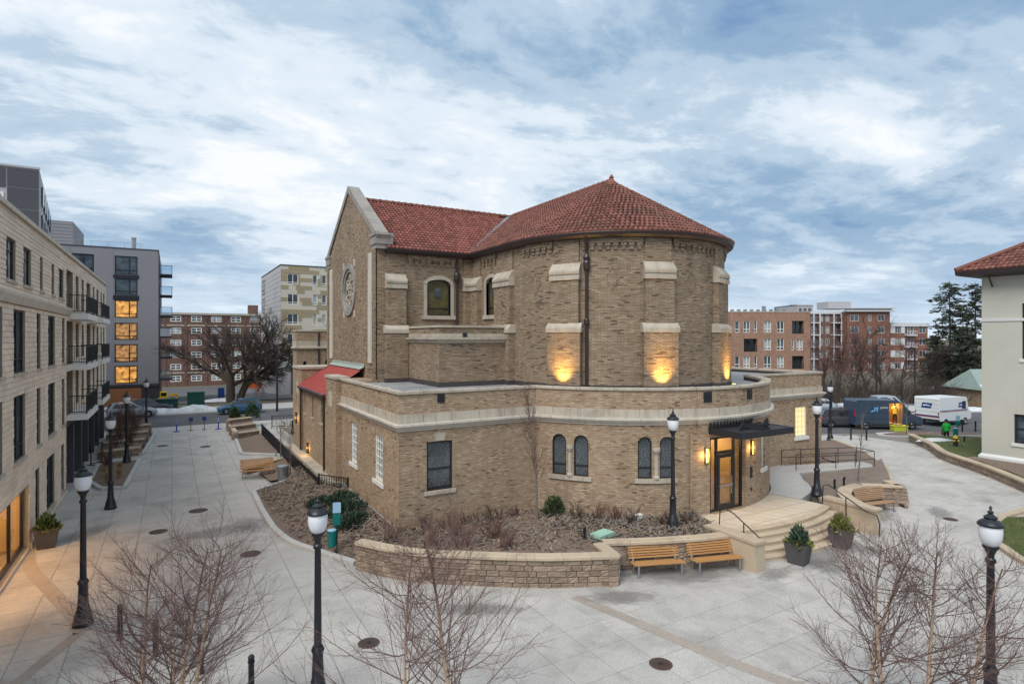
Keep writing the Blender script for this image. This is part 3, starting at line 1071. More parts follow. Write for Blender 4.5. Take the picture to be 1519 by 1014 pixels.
for a0, a1 in ((-58.2, -46.7), (-32.1, -21.1)):
    mb = MB()
    sbox(mb, Pring, A(a0) - .14, A(a1) + .14, 2.24, 2.41, -.08, .16, 6)
    obj('sill', mb, M_STONE, ch)
    mb = MB()
    m_ = (A(a0 + 4.6) + A(a1 - 4.5)) / 2
    p = Pring(m_, 0, .0)
    lathe(mb, [(.14, 2.412), (.14, 2.5), (.095, 2.56), (.085, 3.45), (.12, 3.5), (.17, 3.62), (.17, 3.74)], 10, (p[0], p[1], 0))
    obj('colonnette', mb, M_STONE, ch)
# vents
for P, s, z, lb in ((Pf, 1.78, 5.95, 'small vent in the left parapet'), (Pbay, A(-10.1, RB), 5.86, 'square louvre left of the canopy'), (Pbay, A(8.7, RB), 5.86, 'square louvre right of the canopy')):
    mb = MB()
    w = .16 if P is Pf else .21
    sbox(mb, P, s - w, s + w, z - w * 1.1, z + w * 1.05, -.03, .02)
    for q in range(4):
        sbox(mb, P, s - w + .02, s + w - .02, z - w + q * w * .5, z - w + q * w * .5 + .03, -.05, -.03)
    obj('vent', mb, M_BLACKMATT, ch, label=lb)
# wall of the tall part
Y0, XN = 31.2, 15.45
RU = 6.0
Pt = PL(9.6, Y0, 0)
Pn = PL(XN, Y0, -PI / 2)
Pu = PC(CX, CY, RU)
Pnr = PL(CX + RU, CY, PI / 2)
U = lambda deg, R=RU: rad(deg) * R
tw = (2.95, 4.42, 9.68, 11.78, 's')
nw = (1.75, 3.0, 9.68, 11.78, 's')
mb = MB()
wall(mb, Pt, .5, XN - 9.6, 5.6, 13.12, [tw], None, .2)
wall(mb, Pn, 0, Y0 - CY, 5.6, 13.12, [nw], None, .2)
obj('wall', mb, M_DRUM, ch, label='transept and nave wall')
mb = MB()
wall(mb, Pu, U(-90), U(90), 5.6, 13.12, [], .3)
wall(mb, Pnr, 0, 34, 5.6, 13.12)
obj('wall', mb, M_DRUM, ch, label='round apse wall')
for q in ((CX - RU, 58, -PI / 2, 15.4), (33.3, Y0, PI / 2, 11.2), (CX + RU, Y0, 0, 5.85)):
    mb = MB()
    wall(mb, PL(*q[:3]), 0, q[3], 5.6, 13.12)
    obj('wall', mb, M_DRUM, ch)
# gable with rose window
Pg = PL(9.6, 42.4, -PI / 2)     # s = 42.4-y
gh = (5.6 - 1.62, 5.6 + 1.62, 11.4 - 1.62, 11.4 + 1.62, 'o')
mb = MB()
wall(mb, Pg, 0, 11.2, 4.5, 13.7, [gh], None, .3)
for q in (0, .5):
    mb.add([Pg(0, 13.7, q), Pg(11.2, 13.7, q), Pg(5.6, 17.45, q)], [(0, 1, 2)], [[(0, 13.7), (11.2, 13.7), (5.6, 17.45)]])
mb.add([Pg(11.2, 4.5, 0), Pg(11.2, 4.5, .5), Pg(11.2, 13.7, .5), Pg(11.2, 13.7, 0)], [(0, 1, 2, 3)])
mb.add([Pg(0, 4.5, 0), Pg(0, 4.5, .5), Pg(0, 13.7, .5), Pg(0, 13.7, 0)], [(0, 1, 2, 3)])
mb.add([Pg(0, 12, .5), Pg(11.2, 12, .5), Pg(11.2, 13.7, .5), Pg(0, 13.7, .5)], [(0, 1, 2, 3)])
obj('gable_wall', mb, M_DRUM, ch)
mb = MB()
for sg in (0, 1):
    a = (-.25, 13.72) if sg == 0 else (11.45, 13.72)
    b = (5.6, 17.5)
    n_ = Vector((-(b[1] - a[1]), b[0] - a[0])).normalized()
    if n_.y < 0:
        n_ = -n_
    t = .34
    a2, b2 = (a[0] + n_.x * t, a[1] + n_.y * t), (5.6, 17.5 + t / n_.y)
    V = [Pg(*q, d) for d in (-.09, .62) for q in (a, b, b2, a2)]
    mb.add(V, [(0, 1, 2, 3), (7, 6, 5, 4), (0, 4, 5, 1), (1, 5, 6, 2), (2, 6, 7, 3), (3, 7, 4, 0)])
objs('gable_coping', mb, M_STONE_G, ch)
for s0, s1 in ((-.3, .75), (10.45, 11.5)):
    mb = MB()
    sbox(mb, Pg, s0, s1, 13.50, 13.95, -.12, .85)
    sbox(mb, Pg, s0 + .06, s1 - .06, 13.25, 13.503, -.06, .8)
    sbox(mb, Pg, s0 - .04, s1 + .04, 13.953, 14.12, -.17, .9)
    obj('kneeler', mb, M_STONE_G, ch)
mb = MB()
for s0, s1 in ((.62, 1.35), (9.85, 10.58)):
    sbox(mb, Pg, s0, s1, 7.0, 13.14, -.07, .05)
objs('stone_strip', mb, M_STONE_W, ch)
mb = MB()
for s0, s1 in ((0, .35), (10.75, 11.2)):
    sbox(mb, Pg, s0, s1, 4.5, 13.25, -.1, .05)
objs('corner_pilaster', mb, M_DRUM, ch)
rw = MB()
n = 36
for r0, r1, d in ((1.62, 1.32, -.1), (1.36, 1.12, -.02)):
    V = []
    for k in range(n):
        a = 2 * PI * k / n
        for r, e in ((r0, .1), (r0, d), (r1, d), (r1, .28)):
            V.append(Pg(5.6 + r * COS(a), 11.4 + r * SIN(a), e))
    F = []
    for k in range(n):
        for j in range(3):
            F.append((k * 4 + j, ((k + 1) % n) * 4 + j, ((k + 1) % n) * 4 + j + 1, k * 4 + j + 1))
    rw.add(V, F)
rose = obj('rose_window', rw, M_STONE_G, ch)
mb = MB()
for k in range(6):
    a = 2 * PI * k / 6 + PI / 6
    c = (5.6 + .62 * COS(a), 11.4 + .62 * SIN(a))
    V = []
    for j in range(12):
        b = 2 * PI * j / 12
        for r, e in ((.36, .12), (.36, .04), (.27, .04), (.27, .2)):
            V.append(Pg(c[0] + r * COS(b), c[1] + r * SIN(b), e))
    mb.add(V, [(j * 4 + q, ((j + 1) % 12) * 4 + q, ((j + 1) % 12) * 4 + q + 1, j * 4 + q + 1) for j in range(12) for q in range(3)])
    V = [Pg(5.6 + r * COS(a + o), 11.4 + r * SIN(a + o), e) for e in (.05, .2) for r, o in ((.1, -.4), (1.16, -.05), (1.16, .05), (.1, .4))]
    mb.add(V, [(0, 1, 2, 3), (0, 4, 5, 1), (2, 6, 7, 3)])
obj('tracery', mb, M_STONE, rose)
mb = MB()
mb.add([Pg(5.6 + 1.3 * COS(2 * PI * k / n), 11.4 + 1.3 * SIN(2 * PI * k / n), .22) for k in range(n)], [tuple(range(n))])
obj('pane', mb, M_GLASSB, rose)
mb = MB()
for sx in (-1.42, 1.1):
    for sz in (-1.75, 1.35):
        sbox(mb, Pg, 5.6 + sx, 5.6 + sx + .34, 11.4 + sz, 11.4 + sz + .44, -.03, .05)
objs('accent_stone', mb, M_STONE, ch)
# tall windows with stone surrounds
for P, h, lb in ((Pt, tw, 'stained glass window of the transept'), (Pn, nw, 'narrow stained glass window of the nave')):
    a, b, c, d = h[:4]
    mb = MB()
    for q0, q1 in ((a - .2, a), (b, b + .2)):
        sbox(mb, P, q0, q1, c, d - .3, -.04, .2)
    n_ = 8
    rx, rz = (b - a) / 2, (b - a) / 2 * .45
    V = []
    for k in range(n_ + 1):
        t = PI * k / n_
        for g, e in ((0, .2), (0, -.04), (.2, -.04), (.2, .05)):
            V.append(P((a + b) / 2 + (rx + g) * COS(t), d - rz + (rz + g) * SIN(t), e))
    mb.add(V, [(k * 4 + j, (k + 1) * 4 + j, (k + 1) * 4 + j + 1, k * 4 + j + 1) for k in range(n_) for j in range(3)])
    sbox(mb, P, a - .3, b + .3, c - .22, c - .003, -.1, .2)
    obj('window_surround', mb, M_STONE, ch)
    w = window(ch, P, a + .02, b - .02, c, d - .02, 's', 1, 1, .07, .07, M_BLACKMATT, M_STAINED, .12, (.2,), .05, None, lb)
    mb = MB()
    V = [P((a + b) / 2 + .22 * COS(2 * PI * k / 16), c + 1.3 + .32 * SIN(2 * PI * k / 16), .14) for k in range(16)]
    mb.add(V, [tuple(range(16))])
    obj('medallion', mb, M_GLASSB, ch)
# pilasters with stone weatherings
def pilaster(P, m, w, base=5.6, lamp=False):
    mb = MB()
    k = 4
    sbox(mb, P, m - w / 2, m + w / 2, base, 8.69, -.42, .05, k)
    sbox(mb, P, m - w * .43, m + w * .43, 8.69, 11.14, -.29, .05, k)
    sbox(mb, P, m - w * .41, m + w * .41, 11.14, 13.1, -.08, .05, k)
    pl = obj('pilaster', mb, M_DRUM, ch)
    mb = MB()
    sprof(mb, P, m - w / 2 - .05, m + w / 2 + .05, [(-.47, 8.66), (-.47, 8.86), (-.42, 8.95), (-.27, 9.10), (.02, 9.10), (.02, 8.66)], k)
    sprof(mb, P, m - w * .43 - .05, m + w * .43 + .05, [(-.36, 11.12), (-.36, 11.32), (-.30, 11.34), (-.36, 11.40), (-.38, 11.5), (-.35, 11.6), (-.28, 11.68), (-.06, 11.95), (.02, 11.95), (.02, 11.12)], k)
    objs('pilaster_cap', mb, M_STONE, pl)
    mb = MB()
    sbox(mb, P, m - w / 2 - .02, m + w / 2 + .02, 5.62, 6.2, -.44, .04, k)
    obj('base_flashing', mb, M_FLASH, pl)
    return pl
PILS = [(Pu, U(a), U(15.2)) for a in (-60.4, -19.0, 22.4, 63.8)] + [(Pn, 4.02, 1.95), (Pn, .62, 1.2), (Pt, 1.08, 1.25), (Pt, 5.6, .9)]
for P, m, w in PILS:
    pilaster(P, m, w)
mb = MB()
sbox(mb, Pt, .5, XN - 9.6, 5.6, 6.2, -.02, .03)
sbox(mb, Pn, 0, Y0 - CY, 5.6, 6.2, -.02, .03)
sbox(mb, Pu, U(-90), U(90), 5.6, 6.2, -.02, .03, 40)
obj('base_flashing', mb, M_FLASH, ch)
# corbel table under the eaves
mb = MB()
def corbels(P, s0, s1):
    n = int((s1 - s0) / .34)
    for k in range(n):
        s = s0 + (k + .5) * (s1 - s0) / n
        sbox(mb, P, s - .09, s + .09, 12.5, 12.68, -.07, .03)
        sbox(mb, P, s - .13, s + .13, 12.68, 12.8, -.11, .03)
    sbox(mb, P, s0, s1, 12.803, 13.1, -.13, .03, max(1, int((s1 - s0) / .5)))
corbels(Pt, 1.75, 5.1)
corbels(Pn, 1.3, 3.0)
for a0, a1 in ((-88, -67), (-53.5, -26), (-12, 15), (29.5, 57), (71, 90)):
    corbels(Pu, U(a0), U(a1))
obj('corbel', mb, M_DRUM, ch, stuff=True)
# brick diamonds
for a, zc in ((-78, 11.1), (-39.6, 11.2), (-1.6, 11.1), (43, 11.1)):
    mb = MB()
    V = []
    for e in (.02, -.025):
        for hw, hh in ((.36, .62), (.27, .47)):
            for du, dz in ((0, -hh), (hw, 0), (0, hh), (-hw, 0)):
                V.append(Pu(U(a) + du, zc + dz, e))
    F = []
    for k in range(4):
        k2 = (k + 1) % 4
        F += [(8 + k, 8 + k2, 12 + k2, 12 + k), (k, k2, 8 + k2, 8 + k), (12 + k, 12 + k2, 4 + k2, 4 + k)]
    mb.add(V, F)
    obj('brick_diamond', mb, M_DRUM, ch)
# downpipes
mb = MB()
q = lambda z, d: Pu(U(-50.6), z, d)
tube(mb, [q(13.2, -.35), q(12.7, -.22), q(12.4, -.13), q(6.0, -.13)], .075, n=8)
p = q(0, -.13)
lathe(mb, [(.08, 11.5), (.15, 11.6), (.17, 11.9), (.12, 12.0), (.17, 12.15), (.1, 12.3)], 8, (p[0], p[1], 0))
lathe(mb, [(.1, 9.0), (.13, 9.05), (.13, 9.25), (.1, 9.3)], 8, (p[0], p[1], 0))
obj('downpipe', mb, M_GUTTER, ch)
mb = MB()
tube(mb, [(14.37, 30.9, 13.2), (14.37, 31.08, 12.7), (14.37, 31.08, 9.05)], .07, n=8)
lathe(mb, [(.08, 11.55), (.2, 11.8), (.2, 12.05), (.12, 12.2)], 8, (14.37, 31.05, 0))
obj('downpipe', mb, M_GUTTER, ch)
# stepped block in the angle of transept and nave
mb = MB()
box(mb, 11.34, 15.5, 26.6, 31.25, 5.7, 8.9)
obj('stair_block', mb, M_DRUM, ch)
bl = [Vector((11.34, 31.2)), Vector((11.34, 26.6)), Vector((15.8, 26.6))]
mb = MB()
sweep(mb, bl, [(-.02, 8.42), (-.02, 8.62), (.03, 8.62), (.03, 8.44)])
sweep(mb, bl, [(-.02, 8.14), (-.02, 8.43), (.2, 8.42), (.2, 8.33), (.12, 8.26), (.05, 8.14)])
obj('string_course', mb, M_STONE, ch)
mb = MB()
sweep(mb, bl, [(-.35, 8.903), (-.35, 9.0), (.06, 9.03), (.06, 8.92)])
obj('coping', mb, M_STONE, ch)
mb = MB()
sweep(mb, bl, [(-.02, 5.7), (-.02, 6.22), (.02, 6.22), (.02, 5.7)])
obj('base_flashing', mb, M_FLASH, ch)
mb = MB()
box(mb, 12.6, 12.82, 26.52, 26.6, 8.26, 8.66)
obj('wall_vent', mb, M_BLACKMATT, ch)
# eaves gutter
eave = [Vector((10.1, Y0)), Vector((XN, Y0))] + [Vector(q) for q in arc(CX, CY, RU, -90, 90, 48)] + [Vector((CX + RU, 58))]
mb = MB()
sweep(mb, eave, [(-.05, 13.02), (.30, 13.04), (.44, 13.14), (.48, 13.26), (.46, 13.32), (.2, 13.30), (-.05, 13.3)])
obj('gutter', mb, M_GUTTER, ch)
# roofs: barrel tiles laid course by course
RZ, EZ = 17.2, 13.27
def tile(mb, a0, a1, b0, b1, up, h=.075, n=4):
    """half-barrel tile between lower edge a0-a1 and upper edge b0-b1; up is the outward normal"""
    a0, a1, b0, b1 = map(Vector, (a0, a1, b0, b1))
    V = []
    for (l, r, lift, hh) in ((a0, a1, .045, h), (b0, b1, .0, h * .85)):
        for k in range(n + 1):
            t = k / n
            V.append(l.lerp(r, t) + up * (lift + hh * SIN(PI * t)))
    F = [(k, k + 1, n + 2 + k, n + 1 + k) for k in range(n)]
    V += [a0, a1]
    F.append(tuple(range(n, -1, -1)) + (2 * n + 2, 2 * n + 3))
    mb.add(V, F)
def slope(mb, P0, es, eu, ls, lu, tw_, tl, clip=None):
    """tiles on a plane from corner P0, unit es along the eave, eu up the slope"""
    P0, es, eu = Vector(P0), Vector(es).normalized(), Vector(eu).normalized()
    up = es.cross(eu)
    if up.z < 0:
        up = -up
    ns_, nu = int(round(ls / tw_)), int(round(lu / tl))
    tw_, tl = ls / ns_, lu / nu
    for j in range(nu):
        for i in range(ns_):
            q = P0 + es * (i * tw_) + eu * (j * tl)
            if clip and clip(q + es * tw_ / 2 + eu * tl / 2):
                continue
            tile(mb, q + es * .012, q + es * (tw_ - .012), q + eu * (tl + .06) + es * .012, q + eu * (tl + .06) + es * (tw_ - .012), up)
def under(mb, pts):
    mb.add(pts, [tuple(range(len(pts)))])
EX = CX - 6.42
sl = (RZ - EZ) / 6.42
rf = MB()
under(rf, [(10.1, 30.8, EZ), (CX, 30.8, EZ), (CX, 36.9, RZ - .1), (10.1, 36.9, RZ - .1)])
under(rf, [(10.1, 43.0, EZ), (CX, 43.0, EZ), (CX, 36.9, RZ - .1), (10.1, 36.9, RZ - .1)])
tr = obj('transept_roof', rf, M_TILE, ch)
tm = MB()
ang_t = math.atan2(RZ - .1 - EZ, 6.1)
slope(tm, (10.12, 30.74, EZ), (1, 0, 0), (0, COS(ang_t), SIN(ang_t)), CX - 10.1 - 1.2, 6.1 / COS(ang_t), .24, .36,
      lambda q: EZ + (q.x - EX) * sl > q.z + .15)
obj('roof_tile', tm, M_TILE, tr, stuff=True)
rf = MB()
under(rf, [(EX, CY, EZ), (EX, 58, EZ), (CX, 58, RZ), (CX, CY, RZ)])
under(rf, [(2 * CX - EX, CY, EZ), (2 * CX - EX, 58, EZ), (CX, 58, RZ), (CX, CY, RZ)])
nr = obj('nave_roof', rf, M_TILE2, ch)
tm = MB()
ang_n = math.atan2(RZ - EZ, 6.42)
slope(tm, (EX - .04, 46, EZ), (0, -1, 0), (COS(ang_n), 0, SIN(ang_n)), 46 - CY, 6.42 / COS(ang_n), .24, .36,
      lambda q: 30.9 < q.y < 43 and EZ + (q.y - 30.8) * math.tan(ang_t) > q.z + .1 and q.y < 37 or q.y > 40 and q.x < 20)
obj('roof_tile', tm, M_TILE2, nr, stuff=True)
rf = MB()
cn = [(CX + 6.42 * SIN(rad(a)), CY - 6.42 * COS(rad(a)), EZ) for a in range(-90, 91, 5)]
rf.add(cn + [(CX, CY, RZ)], [(i, i + 1, len(cn)) for i in range(len(cn) - 1)])
ar = obj('apse_roof', rf, M_TILE2, ch)
tm = MB()
nc = int(7.53 / .36)
for j in range(nc):
    r0, r1 = 6.46 * (1 - j / nc), max(.05, 6.46 * (1 - (j + 1.17) / nc))
    z0_, z1_ = EZ + (RZ - EZ) * j / nc, EZ + (RZ - EZ) * min(1, (j + 1.17) / nc)
    k = max(6, int(round(PI * r0 / .24)))
    for i in range(k):
        t0, t1 = -PI / 2 + PI * i / k, -PI / 2 + PI * (i + 1) / k
        e = (t1 - t0) * .05
        t0, t1 = t0 + e, t1 - e
        tmid = (t0 + t1) / 2
        up = Vector((SIN(tmid) * .52, -COS(tmid) * .52, .854))
        c3 = lambda r, t, z: (CX + r * SIN(t), CY - r * COS(t), z)
        tile(tm, c3(r0, t0, z0_), c3(r0, t1, z0_), c3(r1, t0, z1_), c3(r1, t1, z1_), up)
obj('roof_tile', tm, M_TILE2, ar, stuff=True)
# ridges, valley, finial
mb = MB()
tube(mb, [(10.15, 36.9, RZ - .02), (CX, 36.9, RZ - .02)], .15, n=8)
tube(mb, [(CX, CY, RZ + .05), (CX, 58, RZ + .05)], .15, n=8)
for k in range(26):
    tube(mb, [(10.3 + k * .42, 36.9, RZ - .02), (10.42 + k * .42, 36.9, RZ - .02)], .175, n=8)
    tube(mb, [(CX, CY + .2 + k * .42, RZ + .05), (CX, CY + .34 + k * .42, RZ + .05)], .175, n=8)
obj('ridge_tiles', mb, M_TILE2, ch, smooth=True)
mb = MB()
lathe(mb, [(.5, RZ - .32), (.3, RZ - .05), (.17, RZ + .08), (.11, RZ + .18), (.14, RZ + .25), (.09, RZ + .34), (0, RZ + .45)], 12, (CX, CY, 0))
obj('finial', mb, M_TILE2, ch, smooth=True)
mb = MB()
va, vb = Vector((EX, 30.78, EZ + .04)), Vector((CX - .05, 36.85, RZ + .0))
dv = (vb - va).normalized()
sd_ = Vector((-dv.y, dv.x, 0)).normalized()
V = [va + sd_ * .26 + Vector((0, 0, .10)), va - Vector((0, 0, -.06)), va - sd_ * .26 + Vector((0, 0, .10)), vb + sd_ * .26 + Vector((0, 0, .12)), vb + Vector((0, 0, .07)), vb - sd_ * .26 + Vector((0, 0, .12))]
mb.add(V, [(0, 1, 4, 3), (1, 2, 5, 4)])
obj('valley', mb, M_LEAD, ch)
# lean-to aisle on the left with red sheet roof
Pa = PL(7.6, 41.0, -PI / 2)
aw = [(.55, .95, 3.45, 4.75, 'r'), (2.95, 3.4, 3.45, 4.75, 'r'), (5.5, 6.0, 3.4, 4.8, 'r')]
mb = MB()
wall(mb, Pa, 0, 7.6, -.2, 5.25, aw, None, .15)
obj('wall', mb, M_BRICK, ch, label='lean-to aisle wall')
for h in aw:
    window(ch, Pa, *h[:4], 'r', 1, 2, .05, .06, M_BLACKMATT, M_GLASS, .09, None, .04, (.12, 'limestone'), 'narrow slit window of the lean-to')
mb = MB()
under(mb, [(7.35, 33.4, 5.25), (7.35, 41, 5.25), (9.7, 41, 6.75), (9.7, 33.4, 6.75)])
mb.add([(7.35, 33.4, 5.1), (7.35, 41, 5.1), (7.35, 41, 5.25), (7.35, 33.4, 5.25)], [(0, 1, 2, 3)])
lr = obj('lean_to_roof', mb, M_REDMETAL, ch)
mb = MB()
for k in range(13):
    y = 33.7 + k * .6
    mb.add([(7.35, y, 5.25), (7.35, y + .06, 5.25), (9.7, y + .06, 6.75), (9.7, y, 6.75), (7.32, y, 5.31), (7.32, y + .06, 5.31), (9.7, y + .06, 6.81), (9.7, y, 6.81)],
           [(4, 5, 6, 7), (0, 4, 7, 3), (1, 2, 6, 5), (0, 1, 5, 4)])
obj('roof_seam', mb, M_REDMETAL, lr)
mb = MB()
mb.add([(9.55, 33.3, 6.74), (9.55, 41, 6.74), (9.57, 41, 6.92), (9.57, 33.3, 6.92), (9.3, 33.3, 6.60), (9.3, 41, 6.60)], [(0, 1, 2, 3), (4, 5, 1, 0)])
obj('copper_flashing', mb, M_COPPER, ch)
mb = MB()
tube(mb, [(7.3, 33.45, 5.15), (7.3, 40.95, 5.15)], .09, n=8)
tube(mb, [(7.3, 40.8, 5.15), (7.42, 40.8, 4.9), (7.42, 40.8, .95)], .06, n=8)
tube(mb, [(7.3, 33.6, 5.15), (7.36, 33.6, 4.9), (7.36, 33.6, .95)], .06, n=8)
obj('gutter', mb, M_GUTTER, ch)
mb = MB()
box(mb, 7.5, 9.9, 41.0, 43.8, -.2, 6.3)
obj('pier', mb, M_BRICK, ch)
mb = MB()
box(mb, 7.42, 10, 40.9, 43.9, 6.303, 6.45)
box(mb, 7.485, 7.498, 41.9, 42.7, 4.6, 5.4)
obj('pier_cap', mb, M_STONE, ch)
mb = MB()
box(mb, 7.0, 7.6, 30.9, 43.8, -.2, .72)
obj('areaway_ledge', mb, M_BRICK, ch)
mb = MB()
box(mb, 6.95, 7.62, 30.85, 43.9, .723, .88)
obj('ledge_cap', mb, M_STONE, ch)
# far porch
Pp = PL(10.2, 58, 0)
pw = [(.55, .95, 4.5, 6.2, 'a'), (2.6, 3.25, 3.6, 6.4, 'a'), (4.1, 4.6, 4.3, 6.2, 'a')]
mb = MB()
wall(mb, Pp, 0, 7, -.2, 9.0, pw, None, .2)
wall(mb, PL(10.2, 60, -PI / 2), 0, 2, -.2, 9.0)
obj('wall', mb, M_BRICK, ch, label='far porch wall with arches')
for h in pw:
    window(ch, Pp, *h[:4], 'a', 1, 1, .06, .07, M_STONE, M_GLASS, .1)
mb = MB()
sweep(mb, [Vector((10.2, 60)), Vector((10.2, 58)), Vector((17.2, 58))], [(-.05, 7.3), (-.05, 8.1), (.05, 8.1), (.05, 7.6), (.2, 7.55), (.2, 7.4), (.05, 7.3)])
sweep(mb, [Vector((10.2, 60)), Vector((10.2, 58)), Vector((17.2, 58))], [(-.3, 9.003), (-.3, 9.12), (.07, 9.12), (.07, 9.003)])
obj('string_course', mb, M_STONE, ch)
mb = MB()
tube(mb, [(12.2, 57.9, 9.0), (12.2, 57.9, .0)], .07, n=6)
obj('downpipe', mb, M_GUTTER, ch)

# entrance: vestibule, door, sidelights, canopy, sconces
def bp(deg, z, d):
    return Pbay(A(deg, RB), z, d)
mb = MB()
x0, x1 = bp(-9.1, 0, .45)[0], bp(5.9, 0, .45)[0]
yb = bp(-2, 0, .45)[1] + .1
for (a, b) in (((x0, yb), (x0, yb + 2.6)), ((x0, yb + 2.6), (x1, yb + 2.6)), ((x1, yb + 2.6), (x1, yb))):
    mb.add([(a[0], a[1], .8), (b[0], b[1], .8), (b[0], b[1], 4.05), (a[0], a[1], 4.05)], [(0, 1, 2, 3)])
mb.add([(x0, yb - .4, 4.06), (x1, yb - .4, 4.06), (x1, yb + 2.6, 4.06), (x0, yb + 2.6, 4.06)], [(0, 1, 2, 3)])
vest = obj('vestibule', mb, M_LOBBYWALL, ch)
mb = MB()
mb.add([(x0, yb - .6, .812), (x1, yb - .6, .812), (x1, yb + 2.6, .812), (x0, yb + 2.6, .812)], [(0, 1, 2, 3)])
obj('vestibule_floor', mb, M_LOBBYFLOOR, vest)
mb = MB()
box(mb, x0 + .6, x1 - .6, yb + 1.0, yb + 1.3, 4.0, 4.05)
obj('ceiling_light', mb, M_LOBBYLAMP, vest)
ye = bp(-2, 0, .22)[1]
fm = MB()
xa, xb = bp(-9.1, 0, .2)[0], bp(5.9, 0, .2)[0]
xd0, xd1 = xa + .42, xa + 1.55
for x in (xa, xd0, xd1, xb - .07):
    box(fm, x, x + .075, ye - .06, ye + .06, .8, 4.05)
box(fm, xa, xb, ye - .055, ye + .055, 3.97, 4.06)
box(fm, xd0, xd1, ye - .055, ye + .055, 3.3, 3.42)
box(fm, xa, xb, ye - .05, ye + .05, .8, .9)
ef = obj('entrance_frame', fm, M_BLACK, ch)
mb = MB()
box(mb, xa + .06, xb - .06, ye - .006, ye + .006, .9, 3.98)
obj('pane', mb, M_CLEAR, ef)
dm = MB()
X0, X1 = xd0 + .08, xd1 - .01
box(dm, X0, X0 + .13, ye - .075, ye - .02, .83, 3.28)
box(dm, X1 - .13, X1, ye - .075, ye - .02, .83, 3.28)
box(dm, X0 + .13, X1 - .13, ye - .075, ye - .02, 3.12, 3.28)
box(dm, X0 + .13, X1 - .13, ye - .075, ye - .02, .83, 1.08)
door = obj('door', dm, M_BLACK, ch)
mb = MB()
tube(mb, [(X1 - .18, ye - .1, 1.5), (X1 - .18, ye - .1, 2.3)], .022, n=6)
box(mb, X0 + .1, X1 - .1, ye - .1, ye - .08, 1.85, 1.93)
obj('handle', mb, M_STEEL, door)
mb = MB()
sbox(mb, Pbay, A(-9.6, RB) - .95, A(-9.6, RB) - .05, .8, 4.3, -.02, .05, 3)
sbox(mb, Pbay, A(6.2, RB) + .02, A(6.2, RB) + .92, .8, 4.3, -.02, .05, 3)
objs('door_jamb', mb, M_BRICK, ch)
mb = MB()
sbox(mb, Pbay, A(8.9, RB), A(9.9, RB), 2.05, 2.55, -.06, .0)
sbox(mb, Pbay, A(9.2, RB), A(9.7, RB), 1.45, 1.6, -.06, .0)
objs('entry_panel', mb, M_BLACKMATT, ch)
# canopy
cn_ = thing('entrance_canopy', 'flat black steel canopy over the church entrance', 'canopy', (21.8, 17.4, 4.25))
mb = MB()
zc0, zc1 = 4.25, 4.52
ctop = [(20.05, 17.62), (20.05, 15.88), (23.5, 15.88), (23.5, 17.7)]
hc, hr = (21.85, 16.62), .62
prism(mb, [(20.05, 15.88), (23.5, 15.88), (23.5, 15.98), (20.05, 15.98)], zc0, zc1)
prism(mb, [(20.05, 15.98), (20.15, 15.98), (20.15, 17.66), (20.05, 17.66)], zc0, zc1)
prism(mb, [(23.4, 15.98), (23.5, 15.98), (23.5, 17.8), (23.4, 17.8)], zc0, zc1)
n = 32
sq = []
for k in range(n):
    a = 2 * PI * k / n
    c_, s_ = COS(a), SIN(a)
    m_ = max(abs(c_) / 1.55, abs(s_) / .64) if True else 1
    t = min(1.55 / abs(c_) if abs(c_) > 1e-6 else 9, (.64 if s_ < 0 else 1.05) / abs(s_) if abs(s_) > 1e-6 else 9)
    sq.append((hc[0] + c_ * t, hc[1] + s_ * t))
for z in (4.35, 4.50):
    V = [(p[0], p[1], z) for p in sq] + [(hc[0] + hr * COS(2 * PI * k / n), hc[1] + hr * SIN(2 * PI * k / n), z) for k in range(n)]
    mb.add(V, [(k, (k + 1) % n, n + (k + 1) % n, n + k) for k in range(n)])
obj('canopy_slab', mb, M_BLACKMATT, cn_)
mb = MB()
V = []
for r, z in ((.62, 4.35), (.62, 4.6), (.57, 4.6), (.57, 4.35)):
    V += [(hc[0] + r * COS(2 * PI * k / n), hc[1] + r * SIN(2 * PI * k / n), z) for k in range(n)]
mb.add(V, [(j * n + k, j * n + (k + 1) % n, ((j + 1) % 4) * n + (k + 1) % n, ((j + 1) % 4) * n + k) for j in range(4) for k in range(n)])
obj('opening_ring', mb, M_BLACK, cn_)
mb = MB()
for x, y in ((20.85, 16.5), (22.75, 16.75)):
    mb.add([(x - .2, y - .05, 4.505), (x + .2, y - .05, 4.505), (x + .1, y - .05, 4.85), (x - .2, y + .05, 4.505), (x + .2, y + .05, 4.505), (x + .1, y + .05, 4.85)],
           [(0, 1, 2), (5, 4, 3), (0, 3, 4, 1), (1, 4, 5, 2), (2, 5, 3, 0)])
objs('tie_bracket', mb, M_BLACK, cn_)
mb = MB()
sbox(mb, Pbay, A(-9.8, RB), A(9.5, RB), 4.52, 4.58, -.1, .0, 10)
sbox(mb, Pbay, A(-9.8, RB), A(9.5, RB), 4.82, 4.88, -.1, .0, 10)
for k in range(15):
    s = A(-9.5 + k * 1.33, RB)
    sbox(mb, Pbay, s, s + .05, 4.58, 4.82, -.09, -.02)
    p = Pbay(s + .11, 4.7, -.06)
    ring = []
    t_ = Pbay.ang(s)
    for e in range(10):
        b = 2 * PI * e / 10
        ring.append((p[0] + .09 * COS(b) * COS(t_), p[1] + .09 * COS(b) * SIN(t_), 4.7 + .09 * SIN(b)))
    tube(mb, ring + ring[:1], .014, n=4, cap=False)
obj('grille', mb, M_BLACKMATT, cn_)
